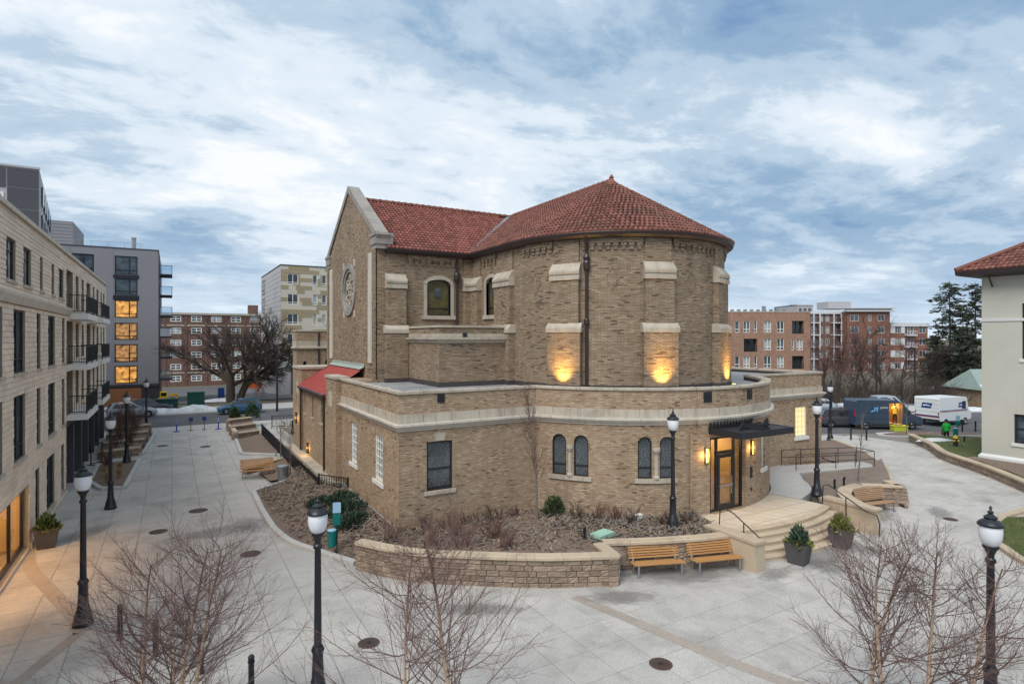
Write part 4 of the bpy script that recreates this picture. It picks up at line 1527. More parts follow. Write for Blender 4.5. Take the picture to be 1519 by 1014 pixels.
def lamp_light(name, loc, energy, size=.05, kind='POINT', rot=None, spot=60, col=(1, .55, .14), parent=None):
    l = bpy.data.lights.new(name, kind)
    l.energy = energy
    l.color = col
    if kind != 'AREA':
        l.shadow_soft_size = size
    if kind == 'SPOT':
        l.spot_size = rad(spot)
        l.spot_blend = 1
    o = bpy.data.objects.new(name, l)
    COL.objects.link(o)
    o.location = loc
    if rot:
        o.rotation_euler = rot
    return o
def sconce(P, s, z, label, h=.5, e=9):
    p = P(s, z, 0)
    t = thing('wall_sconce', label, 'wall light', p, 0, 'glowing wall sconces on the church')
    mb = MB()
    for q in (-.075, .06):
        sbox(mb, P, s + q, s + q + .015, z - h / 2, z + h / 2, -.14, .02)
    sbox(mb, P, s - .08, s + .08, z - h / 2 - .03, z - h / 2, -.15, .02)
    sbox(mb, P, s - .08, s + .08, z + h / 2, z + h / 2 + .03, -.15, .02)
    sbox(mb, P, s - .012, s + .012, z - h / 2, z + h / 2, -.15, -.13)
    obj('cage', mb, M_BLACKMATT, t)
    mb = MB()
    sbox(mb, P, s - .055, s + .055, z - h / 2 + .01, z + h / 2 - .01, -.12, -.02)
    obj('diffuser', mb, M_LAMP, t)
    a = P.ang(s)
    for sg in (-1, 1):
        q = P(s + sg * .13, z, -.16)
        lamp_light('sconce_light', q, e)
sconce(Pbay, A(-10.9, RB), 3.35, 'lit wall sconce left of the church door', .62, 7)
sconce(Pbay, A(9.4, RB), 3.42, 'lit wall sconce right of the church door', .62, 7)
sconce(PL(7.6, 41.0, -PI / 2), 2.0, 1.35, 'lit wall sconce low on the lean-to wall', .6, 5)
sconce(PL(7.5, 43.8, -PI / 2), 1.4, 2.9, 'lit wall sconce on the far brick pier', .7, 5)
lamp_light('vestibule_light', (21.3, yb + .9, 3.6), 26, .2, col=(1, .62, .28))
# uplights at the pilasters
upl = MB()
box(upl, -.12, .12, -.09, .09, 0, .14)
upl_me = upl.mesh('uplight', M_BLACKMATT)
for a, lb in ((-60.4, 'small uplight at the foot of the left apse pilaster'), (-19.0, 'small uplight at the foot of the middle apse pilaster'), (22.4, 'small uplight at the foot of the right apse pilaster')):
    p = Pu(U(a), 5.98, -.75)
    o = bpy.data.objects.new('uplight', upl_me)
    link(o)
    o.location = p
    o.rotation_euler = (0, 0, rad(a))
    tag(o, lb, 'uplight', 'uplights on the low roof')
    lens = MB()
    box(lens, -.09, .09, -.06, .06, .142, .15)
    obj('lens', lens, M_LAMP, o, local=True)
    q = Pu(U(a), 6.17, -.70)
    tgt = Vector(Pu(U(a), 8.4, -.36)) - Vector(q)
    lo_ = lamp_light('uplight_beam', q, 27, .1, 'AREA', tgt.to_track_quat('-Z', 'Y').to_euler(), 60, (1, .54, .12))
    lo_.data.shape = 'RECTANGLE'
    lo_.data.size, lo_.data.size_y = .34, .12
    lo_.data.spread = rad(95)

# ------------------------------------------------------------------ apartment block on the left
ap = thing('apartment_block', 'cream stone apartment block with balconies along the walkway', 'building', (-4.9, 40, 0))
FY0 = 15.0
Pq = PL(-4.9, FY0, PI / 2)      # s = y - FY0
H4 = [(22.6, 24.0), (25.94, 27.35), (28.62, 30.03), (31.84, 32.49), (34.65, 35.37), (36.66, 38.15)]
H3 = [(23.6, 25.43), (27.02, 28.95), (31.15, 32.0), (33.76, 35.59), (37.64, 38.5)]
holes = [(a - FY0, b - FY0, 10.44, 11.9, 'r') for a, b in H4]
holes += [(a - FY0, b - FY0, 7.1, 9.43, 'r') for a, b in H3]
holes += [(a - FY0, b - FY0, 3.87, 6.27, 'r') for a, b in H3]
holes += [(a - FY0, b - FY0, .5, 2.9, 'r') for a, b in ((30.88, 31.75), (33.42, 35.46), (37.41, 38.3))]
store = (20.5 - FY0, 29.62 - FY0, .12, 2.6, 'r')
bay = []
for zb in (9.75, 6.95, 4.2):
    bay += [(39.1 - FY0, 41.5 - FY0, zb, zb + 2.35, 'r'), (42.6 - FY0, 43.9 - FY0, zb + .3, zb + 2.3, 'r'), (45.2 - FY0, 46.3 - FY0, zb + .3, zb + 2.3, 'r'),
            (47.6 - FY0, 49.8 - FY0, zb, zb + 2.35, 'r'), (51.2 - FY0, 52.2 - FY0, zb + .3, zb + 2.3, 'r'), (53.6 - FY0, 55.0 - FY0, zb + .3, zb + 2.3, 'r'),
            (56.4 - FY0, 57.4 - FY0, zb + .3, zb + 2.3, 'r'), (58.4 - FY0, 59.6 - FY0, zb + .3, zb + 2.3, 'r')]
mb = MB()
wall(mb, Pq, 0, 39.0 - FY0, -.1, 12.85, holes + [store], None, .16)
wall(mb, Pq, 39.0 - FY0, 60.9 - FY0, 3.9, 12.85, bay, None, .3)
mb.add([Pq(60.9 - FY0, 3.9, 0), Pq(60.9 - FY0, 12.85, 0), Pq(60.9 - FY0, 12.85, 14), Pq(60.9 - FY0, 3.9, 14)], [(0, 1, 2, 3)])
mb.add([Pq(0, -.1, 0), Pq(0, 12.85, 0), Pq(0, 12.85, 14), Pq(0, -.1, 14)], [(0, 1, 2, 3)])
apw = obj('wall', mb, M_BLOCKJOINT, ap)
mb = MB()
under(mb, [(-4.95, FY0, 12.8), (-4.95, 60.9, 12.8), (-19, 60.9, 12.8), (-19, FY0, 12.8)])
obj('roof', mb, M_MEMBRANE, ap)
# separate stone blocks laid over the wall, cut round the openings
def rdiff(rects, h):
    out_ = []
    for a, b, c, d in rects:
        if h[0] >= b or h[1] <= a or h[2] >= d or h[3] <= c:
            out_.append((a, b, c, d))
            continue
        x0, x1 = max(a, h[0]), min(b, h[1])
        if a < h[0]:
            out_.append((a, h[0], c, d))
        if b > h[1]:
            out_.append((h[1], b, c, d))
        if c < h[2]:
            out_.append((x0, x1, c, h[2]))
        if d > h[3]:
            out_.append((x0, x1, h[3], d))
    return [r for r in out_ if r[1] - r[0] > .05 and r[3] - r[2] > .04]
rg = random.Random(5)
blocks = []
def lay(s0, s1, z0, z1, ch_, cl, hs):
    z = z0
    row = 0
    while z < z1 - .05:
        zt = min(z + ch_, z1)
        s = s0 - (rg.uniform(.1, .9) * cl)
        while s < s1:
            L = cl * rg.uniform(.75, 1.3)
            rs = [(max(s, s0), min(s + L, s1), z, zt)]
            if rs[0][1] - rs[0][0] > .05:
                for h in hs:
                    if rs and h[0] < s + L and h[1] > s and h[2] < zt and h[3] > z:
                        rs = rdiff(rs, h)
                blocks.extend(rs)
            s += L
        z = zt
        row += 1
allh = holes + [store] + bay
lay(0 + 5.5, 39.0 - FY0, .02, 9.6, .2, .66, allh)
lay(39.0 - FY0, 60.9 - FY0, 3.92, 9.6, .2, .66, allh)
lay(0 + 5.5, 60.9 - FY0, 10.03, 12.84, .17, 2.6, allh)
def bdist(b):
    y = FY0 + (b[0] + b[1]) / 2
    return y + (1000 if y < 25.2 else 0) + abs((b[2] + b[3]) / 2 - 6) * .3 - (b[1] - b[0]) * (b[3] - b[2]) * 20
blocks.sort(key=bdist)
bq = MB()
def block(mb, b, o=.009):
    a, c, d, e = b[0] + .006, b[1] - .006, b[2] + .006, b[3] - .006
    q = rg.uniform(.008, .026)
    P_ = lambda s, z, dd: Pq(s, z, dd)
    mb.add([P_(a, d, 0), P_(c, d, 0), P_(c, e, 0), P_(a, e, 0), P_(a + o, d + o, -q), P_(c - o, d + o, -q), P_(c - o, e - o, -q), P_(a + o, e - o, -q)],
           [(4, 5, 6, 7), (0, 1, 5, 4), (1, 2, 6, 5), (2, 3, 7, 6), (3, 0, 4, 7)])
for k, b in enumerate(blocks):
    if k < 300:
        m1 = MB()
        block(m1, b)
        m1.v = [(v[0] + 4.9, v[1] - 40, v[2]) for v in m1.v]
        o = bpy.data.objects.new('stone_block', m1.mesh('stone_block', M_BLOCK))
        link(o, apw)
        o.location = (4.9 - 4.9 + 0, 0, 0)
        o.location = Vector((-4.9, 40, 0))
    else:
        block(bq, b)
obj('stone_block', bq, M_BLOCK, ap, stuff=True)
mb = MB()
sprof(mb, Pq, 0, 60.9 - FY0, [(-.10, 9.62), (-.22, 9.9), (-.22, 10.0), (.02, 10.02), (.02, 9.62)])
objs('cornice', mb, M_STONE_W, ap)
mb = MB()
sprof(mb, Pq, -.1, 61.0 - FY0, [(-.12, 12.853), (-.12, 13.02), (.45, 13.05), (.45, 12.853)])
obj('coping', mb, M_STONE_W, ap)
mb = MB()
sprof(mb, Pq, 29.7 - FY0, 39 - FY0, [(-.10, -.05), (-.10, .26), (.0, .28), (.0, -.05)])
obj('plinth', mb, M_STONE_W, ap)
for h in holes:
    narrow = h[1] - h[0] < 1.0
    top = h[2] > 10
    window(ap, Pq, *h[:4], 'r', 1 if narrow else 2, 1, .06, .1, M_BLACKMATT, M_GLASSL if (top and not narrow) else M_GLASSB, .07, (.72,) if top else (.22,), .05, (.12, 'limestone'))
for h in bay:
    wide = h[1] - h[0] > 2
    window(ap, Pq, *h[:4], 'r', 3 if wide else 1, 1, .07, .1, M_BLACKMATT, M_GLASS if wide else M_GLASSB, .5 if wide else .16, (.75,), .06, name='balcony_door' if wide else 'window')
for zb in (9.75, 6.95, 4.2):
    for y0, y1 in ((39.8, 45.0), (48.1, 53.2)):
        mb = MB()
        box(mb, -4.95, -4.02, y0, y1, zb - .32, zb)
        bs = obj('balcony', mb, M_WHITE, ap)
        mb = MB()
        for z in (zb + .1, zb + .98):
            box(mb, -4.9, -4.06, y0 + .04, y0 + .08, z, z + .045)
            box(mb, -4.1, -4.06, y0 + .04, y1 - .04, z, z + .045)
            box(mb, -4.9, -4.06, y1 - .08, y1 - .04, z, z + .045)
        for y in (y0 + .04, (y0 + y1) / 2, y1 - .09):
            box(mb, -4.11, -4.05, y, y + .06, zb, zb + 1.03)
        obj('railing', mb, M_BLACKMATT, bs)
        mb = MB()
        for k in range(8):
            x = -4.85 + k * .105
            box(mb, x, x + .018, y0 + .05, y0 + .07, zb + .14, zb + .98)
        for k in range(int((y1 - y0) / .12)):
            y = y0 + .1 + k * .12
            box(mb, -4.09, -4.07, y, y + .018, zb + .14, zb + .98)
        obj('baluster', mb, M_BLACKMATT, bs, stuff=True)
# dark recessed ground floor under the balconies
mb = MB()
box(mb, -9, -6.3, 39.0, 60.8, -.1, 3.9)
obj('ground_floor', mb, M_DARKCLAD, ap)
mb = MB()
for y in (39.25, 42.2, 45.6, 49.0, 52.4, 55.8, 59.6):
    box(mb, -5.5, -4.95, y, y + .45, -.1, 3.9)
objs('column', mb, M_DARKCLAD, ap)
mb = MB()
box(mb, -6.4, -4.93, 39.0, 60.9, 3.55, 3.903)
obj('soffit', mb, M_DARKCLAD, ap)
for y in (40.3, 43.8, 47.2, 50.6, 54.0):
    window(ap, PL(-6.3, FY0, PI / 2), y - FY0, y + 1.8 - FY0, .2, 3.0, 'r', 2, 1, .07, .05, M_BLACK, M_GLASSB, -.05, (.8,), .06)
# lit lobby behind the shop window
mb = MB()
lx0, lx1, ly0, ly1 = -9.5, -5.12, 20.0, 29.62
for a, b in (((lx1, ly0), (lx0, ly0)), ((lx0, ly0), (lx0, ly1)), ((lx0, ly1), (lx1, ly1))):
    mb.add([(a[0], a[1], .1), (b[0], b[1], .1), (b[0], b[1], 2.9), (a[0], a[1], 2.9)], [(0, 1, 2, 3)])
mb.add([(lx0, ly0, 2.9), (lx1, ly0, 2.9), (lx1, ly1, 2.9), (lx0, ly1, 2.9)], [(0, 1, 2, 3)])
lob = obj('lobby', mb, M_LOBBYWALL, ap)
mb = MB()
mb.add([(lx0, ly0, .11), (lx1, ly0, .11), (lx1, ly1, .11), (lx0, ly1, .11)], [(0, 1, 2, 3)])
obj('lobby_floor', mb, M_LOBBYFLOOR, lob)
mb = MB()
for y in (22, 24.4, 26.8, 28.6):
    box(mb, -6.6, -6.2, y, y + .4, 2.84, 2.88)
objs('ceiling_light', mb, M_LOBBYLAMP, lob)
mb = MB()
box(mb, -8.2, -7.6, 24.2, 27.4, .12, 2.2)
obj('lobby_partition', mb, M_DARKROOM, lob)
mb = MB()
mb.add([(-5.13, 20.5, .0), (-5.13, 29.6, .0), (-5.13, 29.6, .2), (-5.13, 20.5, .2)], [(0, 1, 2, 3)])
obj('plinth', mb, M_BLOCK, ap)
mb = MB()
for y in (22.9, 25.2, 27.4, 29.5):
    box(mb, -5.16, -5.06, y, y + .09, .2, 2.6)
box(mb, -5.16, -5.06, 20.5, 29.6, 2.52, 2.603)
box(mb, -5.16, -5.06, 20.5, 29.6, .2, .29)
sf = obj('shop_window', mb, M_BLACK, ap)
mb = MB()
box(mb, -5.115, -5.1, 20.5, 29.5, .25, 2.55)
obj('pane', mb, M_CLEAR, sf)
lamp_light('lobby_light', (-6.4, 27.3, 2.5), 120, .3, col=(1, .55, .2))
lamp_light('lobby_light', (-6.4, 23.5, 2.5), 100, .3, col=(1, .55, .2))
mb = MB()
for y in (26.2, 28.4):
    lathe(mb, [(.07, 2.585), (.07, 2.598)], 10, (-4.98, y, 0))
objs('soffit_light', mb, M_LOBBYLAMP, ap)
for y in (23.5, 26.2, 28.4):
    lamp_light('soffit_downlight', (-4.7, y, 2.5), 70, .1, 'SPOT', (0, rad(-32), 0), 130, (1, .5, .15))

rgl = random.Random(19)
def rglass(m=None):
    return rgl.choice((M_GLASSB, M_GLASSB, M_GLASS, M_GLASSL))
# ------------------------------------------------------------------ generic background building
def building(name, label, x, y, ang, w, dep, z0, z1, m, holes=(), rev=.2, roofm=None, side=None):
    """front wall from (x,y) along ang; body behind it"""
    t = thing(name, label, 'building', (x, y, z0))
    P = PL(x, y, ang)
    mb = MB()
    wall(mb, P, 0, w, z0, z1, holes, None, rev)
    for a, b in (((0, 0), (0, dep)), ((0, dep), (w, dep)), ((w, dep), (w, 0))):
        mb.add([P(a[0], z0, a[1]), P(b[0], z0, b[1]), P(b[0], z1, b[1]), P(a[0], z1, a[1])], [(0, 1, 2, 3)])
    obj('wall', mb, m, t)
    mb = MB()
    mb.add([P(0, z1 - .02, 0), P(w, z1 - .02, 0), P(w, z1 - .02, dep), P(0, z1 - .02, dep)], [(0, 1, 2, 3)])
    obj('roof', mb, roofm or M_MEMBRANE, t)
    return t, P
# grey tower at the end of the walkway
TX = -20.0
tc_ = (170.8, 204)
rows = [(16.45, 18.8, 0), (13.85, 15.95, 0), (10.95, 13.2, 1), (8.15, 10.32, 1), (5.33, 7.6, 1), (2.6, 4.85, 1)]
th = [(-6.25 - TX, -3.8 - TX, a, b, 'r') for a, b, l in rows]
th += [(-10.6 - TX, -8.37 - TX, a, b, 'r') for a, b, l in rows[:3]]
tw_, Ptw = building('tower_block', 'grey clad apartment tower with a column of lit windows', TX, 89, 0, 18.5, 22, -1.0, 19.7, M_GREYCLAD, th, .2)
for k, (a, b, l) in enumerate(rows):
    window(tw_, Ptw, -6.25 - TX, -3.8 - TX, a, b, 'r', 1, 1, .13, .12, M_BLACK, (M_WARMWIN if k in (2, 5) else M_WARMDIM) if l else M_GLASSB, .02, (.24,), .09)
    mb = MB()
    box(mb, -4.75, -4.63, 89.04, 89.14, a + .1, b - .1)
    objs('mullion', mb, M_BLACK, tw_)
for a, b, l in rows[:3]:
    window(tw_, Ptw, -10.6 - TX, -8.37 - TX, a, b, 'r', 2, 1, .13, .12, M_BLACK, M_GLASSB, .02, (.24,), .1)
mb = MB()
box(mb, -6.4, -3.65, 88.94, 89.0, 15.98, 16.42)
box(mb, -6.4, -3.65, 88.94, 89.0, 13.23, 13.82)
objs('spandrel', mb, M_BLACK, tw_)
mb = MB()
for z in (13.6, 8.2):
    box(mb, TX, -1.5, 88.985, 89.0, z, z + .06)
objs('cladding_joint', mb, M_DARKCLAD, tw_)
mb = MB()
for k in range(62):
    z = 2.75 + k * .272
    for x0, x1 in ((TX, -10.75), (-8.2, -6.4), (-3.65, -1.5)):
        box(mb, x0 + .02, x1 - .02, 88.975, 89.0, z, z + .258)
obj('cladding_plank', mb, M_GREYCLAD, tw_, stuff=True)
mb = MB()
box(mb, TX, -1.48, 88.9, 89.0, -.9, 2.15)
box(mb, TX, -1.42, 88.82, 89.05, 2.153, 2.5)
obj('base', mb, M_DARKBASE, tw_)
mb = MB()
box(mb, -8.2, -3.4, 88.84, 88.9, -.6, 2.0)
obj('rust_panel', mb, M_ORANGEPANEL, tw_)
mb = MB()
box(mb, -1.5, -1.42, 89.02, 110, -.9, 19.6)
obj('side_wall', mb, M_DARKCLAD, tw_)
mb = MB()
sweep(mb, [Vector((TX, 89)), Vector((-1.5, 89)), Vector((-1.5, 111))], [(-.3, 19.703), (-.3, 19.85), (.05, 19.85), (.05, 19.703)])
obj('coping', mb, M_DARKCLAD, tw_)
for zb in (17.0, 14.2, 11.4, 8.6, 5.8, 2.9):
    mb = MB()
    box(mb, -1.42, .05, 91.5, 95.5, zb - .2, zb)
    b_ = obj('balcony', mb, M_DARKCLAD, tw_)
    mb = MB()
    box(mb, -1.42, .02, 91.52, 91.55, zb + .05, zb + 1.1)
    box(mb, -.01, .02, 91.55, 95.45, zb + .05, zb + 1.1)
    obj('glass_guard', mb, M_BALGLASS, b_)
    mb = MB()
    for x in (-1.4, 0):
        box(mb, x - .02, x + .04, 91.49, 91.57, zb, zb + 1.15)
    box(mb, -1.42, .05, 91.49, 91.57, zb + 1.1, zb + 1.16)
    box(mb, -.03, .05, 91.57, 95.5, zb + 1.1, zb + 1.16)
    obj('rail', mb, M_BLACKMATT, b_)
mb = MB()
for k in range(9):
    tube(mb, [(-17.5 + k * 1.75, 90, 19.7), (-17.5 + k * 1.75, 90, 20.6)], .025, n=4)
tube(mb, [(-17.5, 90, 20.6), (-3.2, 90, 20.6)], .02, n=4)
obj('roof_rail', mb, M_STEEL, tw_)
mb = MB()
lathe(mb, [(.25, 19.7), (.25, 21.3), (.3, 21.3), (.3, 21.5)], 10, (-4.3, 91, 0))
obj('flue', mb, M_STEEL, tw_)
# blocks behind and above the cream building
ph, Pph = building('plant_room', 'small plain grey block on the tower roof', -19.5, 95, 0, 8.3, 11, 19.7, 23.6, M_GREYCLAD)
mb = MB()
for k in range(1, 9):
    box(mb, -19.5, -11.2, 94.98, 95.0, 19.7 + k * .43, 19.72 + k * .43)
objs('cladding_joint', mb, M_DARKCLAD, ph)
pb = thing('panel_clad_block', 'dark grey panel clad block rising behind the cream building', 'building', (-9, 58.4, 0))
dx, dy = -.108, .994
far = (-9 + dx * 21.4, 58.4 + dy * 21.4)
mb = MB()
prism(mb, [(-32, 58.4), (-9, 58.4), far, (-32, 79)], -.1, 21.6)
obj('wall', mb, M_LTPANEL, pb)
mb = MB()
zs = [13.1, 14.9, 16.65, 18.4, 20.05, 21.55]
for (x0, x1, za, zb) in [(-10.95, -9.05, zs[k], zs[k + 1]) for k in range(1, 5)] + [(-14.6, -11.05, 19.95, 21.55), (-32, -18, 16.6, 18.4), (-32, -14.7, 19.95, 21.55)]:
    box(mb, x0, x1, 58.34, 58.4, za + .04, zb - .04)
objs('panel', mb, M_DARKCLAD, pb)
Ppb = PL(-32, 58.4, 0)
for a in (17.6, 19.35):
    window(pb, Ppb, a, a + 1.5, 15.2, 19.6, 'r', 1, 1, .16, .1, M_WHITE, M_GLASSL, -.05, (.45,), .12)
mb = MB()
for k in range(5):
    q = 3 + k * 3.6
    for z in (14.5, 17.0, 19.3):
        a = (-9 + dx * q, 58.4 + dy * q)
        obox(mb, a[0] + .05, a[1], math.atan2(dy, dx), 1.6, .2, z, z + 1.4)
objs('side_window', mb, M_GLASSB, pb)
mb = MB()
box(mb, -32, -8.95, 58.3, 58.42, 21.603, 21.75)
obj('coping', mb, M_LTPANEL, pb)

# red brick apartment house far down the street
rbx = -6.0
rb_h = []
cols_ = [1.2 + k * 4.45 for k in range(12)]
rz = [-3.2, -.3, 2.65, 5.6, 8.55, 11.5]
for z in rz:
    for k, a in enumerate(cols_):
        rb_h.append((a, a + 2.35, z + .9, z + 2.35, 'r'))
rb, Prb = building('brick_apartment_house', 'long red brick apartment house behind the bare oak', rbx, 165, 0, 55, 16, -3.6, 14.5, M_REDBRICK, rb_h, .15)
for h in rb_h:
    window(rb, Prb, *h[:4], 'r', 2, 1, .2, .08, M_WHITE, rglass(), .02, (.5,), .2)
mb = MB()
for z in (-.35, 11.3):
    sbox(mb, Prb, 0, 55, z, z + .35, -.1, .05)
sbox(mb, Prb, 0, 55, 14.1, 14.6, -.3, .3)
objs('stone_band', mb, M_STONE, rb)
mb = MB()
for k in range(12):
    a = cols_[k] - 1.4
    sbox(mb, Prb, a, a + .55, -3.5, 14.0, -.12, .05)
objs('brick_pier', mb, M_REDBRICK, rb)
mb = MB()
for x in (18.5, 40):
    obox(mb, x, 168, 0, 2.4, 1.6, 14.5, 17.0)
objs('chimney', mb, M_REDBRICK, rb)

# beige block with patchwork panels
bx_h = []
rowb = [16.7, 13.6, 10.5, 7.4]
for k, z in enumerate(rowb):
    bx_h += [(.95, 2.55, z, z + 1.65, 'r'), (4.7, 5.45, z, z + 1.65, 'r'), (6.1, 6.85, z, z + 1.65, 'r'), (9.0, 10.6, z, z + 1.65, 'r')]
bb, Pbb = building('patchwork_block', 'beige and ochre patchwork clad apartment block with charcoal base', 14.5, 95.7, 0, 13, 22.5, 5.3, 19.6, M_CREAM, bx_h, .15)
for h in bx_h:
    window(bb, Pbb, *h[:4], 'r', 2 if h[1] - h[0] > 1 else 1, 1, .1, .08, M_WHITE, rglass(), .03, (.2,), .1)
rq = random.Random(11)
mb = MB()
z = 5.4
while z < 19.3:
    s = 0
    hh = .62
    while s < 13:
        L = rq.choice((1.1, 1.7, 2.4, 3.1))
        if rq.random() < .62:
            rs = [(s, min(s + L, 13), z, z + hh)]
            for h in bx_h:
                rs = rdiff(rs, h)
            for r in rs:
                sbox(mb, Pbb, r[0], r[1], r[2] + .01, r[3] - .01, -.03, .0)
        s += L
    z += hh
objs('ochre_panel', mb, M_OCHRE, bb)
mb = MB()
Pbl = PL(14.5, 118.2, -PI / 2)
z = 1.4
while z < 19.4:
    s = 0
    while s < 22.4:
        L = rq.choice((1.6, 2.4, 3.2))
        sbox(mb, Pbl, s, min(s + L - .05, 22.45), z, z + .7, -.04 - rq.random() * .02, .0)
        s += L
    z += .75
objs('pale_panel', mb, M_LTPANEL, bb)
for z in (16.2, 12.9, 9.6):
    window(bb, Pbl, 2.0, 5.2, z, z + 2.6, 'r', 2, 1, .12, .1, M_BLACK, M_GLASS, -.1, (.3,), .1)
mb = MB()
box(mb, 14.5, 19.2, 95.9, 118.2, -1.2, 5.3)
for k in range(12):
    box(mb, 14.35, 14.5, 96 + k * 1.8, 96.9 + k * 1.8, -1.2, 5.2)
obj('pale_base', mb, M_LTPANEL, bb)
mb = MB()
box(mb, 16.0, 27.5, 95.5, 95.9, -1.2, 5.303)
box(mb, 19.2, 27.5, 95.9, 118, -1.2, 5.3)
obj('charcoal_base', mb, M_DARKCLAD, bb)
mb = MB()
for k in range(4):
    box(mb, 18.0 + k * 2.3, 19.9 + k * 2.3, 95.42, 95.5, 2.2, 4.8)
objs('glazing', mb, M_GLASSB, bb)
mb = MB()
for x in (18.4, 20.2):
    box(mb, x, x + 1.1, 95.42, 95.5, -1.0, 1.9)
objs('wood_panel', mb, M_ORANGEPANEL, bb)
mb = MB()
sweep(mb, [Vector((14.5, 118)), Vector((14.5, 95.7)), Vector((27.5, 95.7))], [(-.3, 19.603), (-.3, 19.75), (.08, 19.75), (.08, 19.603)])
obj('coping', mb, M_DARKCLAD, bb)

# ------------------------------------------------------------------ right background
def fpos(u, d):
    return fwd(d, (u - 759.5) / 867 * d)
AF = -rad(30.195)
# salmon block
p0 = fwd(98, (1075 - 759.5) / 867 * 98)
pk_h = []
sc_ = 98 / 867
def ux(u):
    return (u - 1075) * sc_
zr = [8.4 + (501 - v) * sc_ for v in (493, 519, 545, 571)]
for r, z in enumerate(zr):
    ws = [(1090, 1097), (1102.5, 1112.5), (1118.5, 1123), (1133, 1144), (1152.5, 1163)]
    for a, b in ws:
        if r == 1 and a in (1102.5, 1118.5, 1090):
            continue
        pk_h.append((ux(a), ux(b), z, z + 1.9, 'r'))
    if r in (0, 2):
        pk_h.append((ux(1175), ux(1192.5), z - .2, z + 1.95, 'r'))
    else:
        pk_h += [(ux(1174.5), ux(1178), z, z + 1.8, 'r'), (ux(1181.5), ux(1191), z, z + 1.8, 'r')]
    if r == 1:
        pk_h.append((ux(1103.5), ux(1123.5), z - .3, z + 1.9, 'r'))
sb, Psb = building('salmon_brick_block', 'salmon brick apartment block with loggias beyond the church', p0.x, p0.y, AF, ux(1202), 14, -.5, 12.7, M_PINKBRICK, pk_h, .9)
for h in pk_h:
    w_ = h[1] - h[0]
    log = w_ > 1.8
    window(sb, Psb, *h[:4], 'r', 2 if w_ > .9 else 1, 1, .09, .08, M_BLACKMATT if log else M_WHITE, M_GLASS if log else rglass(), .8 if log else .08, None if log else (.28,), .12, label='recessed loggia door' if log else None)
    if log:
        mb = MB()
        for z in (h[2] + .2, h[2] + .85):
            sbox(mb, Psb, h[0], h[1], z, z + .06, .02, .08)
        for k in range(8):
            s = h[0] + (k + .5) * w_ / 8
            sbox(mb, Psb, s - .02, s + .02, h[2], h[2] + .85, .03, .07)
        obj('loggia_railing', mb, M_BLACKMATT, sb)
mb = MB()
sbox(mb, Psb, 0, ux(1202), 12.703, 12.85, -.06, .3)
obj('coping', mb, M_STONE, sb)
mb = MB()
for k in range(9):
    s = 1.5 + k * 1.1
    sbox(mb, Psb, s, s + .45, 12.7, 13.25, 1.0, 1.5)
sbox(mb, Psb, 6.8 + .9, 7.3 + .9, 12.7, 13.9, 3.0, 3.5)
objs('roof_unit', mb, M_STEEL, sb)
# red and white stepped block
D2 = 150
s2 = D2 / 867
def rwb(u0, u1, vt, m, dd, name, label, hs, dep=16, rev=.25):
    p = fwd(D2 + dd, (u0 - 759.5) / 867 * (D2 + dd))
    k = (D2 + dd) / 867
    hh = [((a - u0) * k, (b - u0) * k, 8.4 + (501 - v1) * k, 8.4 + (501 - v0) * k, 'r') for a, b, v0, v1 in hs]
    t, P = building(name, label, p.x, p.y, AF, (u1 - u0) * k, dep, -.8, 8.4 + (501 - vt) * k, m, hh, rev)
    return t, P, hh, k
vrow = [(466.5, 476), (483.5, 494), (501.5, 511.5), (519.5, 529.5), (537, 547)]
hs = []
for v0, v1 in vrow:
    hs += [(1261, 1274, v0, v1), (1287.5, 1293, v0, v1), (1302, 1312.5, v0, v1)]
t, P, hh, k = rwb(1257, 1320, 462, M_ORBRICK, 0, 'red_brick_block', 'red brick block with pale cornice, tallest on the right', hs)
for h in hh:
    window(t, P, *h[:4], 'r', 2, 1, .16, .1, M_LTPANEL, rglass(), .06, None, .14)
mb = MB()
sbox(mb, P, -.6, 63 * k + .9, 8.4 + 39 * k, 8.4 + 41 * k, -.7, 1)
sbox(mb, P, -.2, 63 * k + .3, 8.4 + 41 * k, 8.4 + 43.5 * k, -.3, 1)
sbox(mb, P, -.9, 63 * k + 1.2, 8.4 + 43.5 * k, 8.4 + 45 * k, -1, 1)
objs('cornice', mb, M_WHITEPANEL, t)
mb = MB()
sbox(mb, P, -1.6, 4.4, 8.4 + 45 * k, 8.4 + 56 * k, 6, 12)
obj('lift_housing', mb, M_LTPANEL, t)
hs = []
for v0, v1 in vrow[1:]:
    hs += [(1327.5, 1336, v0, v1), (1342, 1347, v0 - 1, v1 + 2), (1350, 1355.5, v0 - 1, v1 + 2), (1363, 1374, v0, v1)]
t, P, hh, k = rwb(1320.5, 1376, 479, M_ORBRICK, 2.0, 'red_white_block', 'lower red and white block with stacked balconies', hs)
for h in hh:
    window(t, P, *h[:4], 'r', 2 if h[1] - h[0] > 1 else 1, 1, .16, .1, M_LTPANEL, rglass(), .06, None, .14)
mb = MB()
for (v0, v1) in vrow[1:]:
    for a, b in ((1320.7, 1327), (1336.5, 1341.5)):
        sbox(mb, P, (a - 1320.5) * k, (b - 1320.5) * k, 8.4 + (501 - v1) * k, 8.4 + (501 - v0) * k, -.12, .05)
sbox(mb, P, 0, 55.5 * k, 8.4 + 17 * k, 8.4 + 22.3 * k, -.25, .4)
objs('white_panel', mb, M_WHITEPANEL, t)
mb = MB()
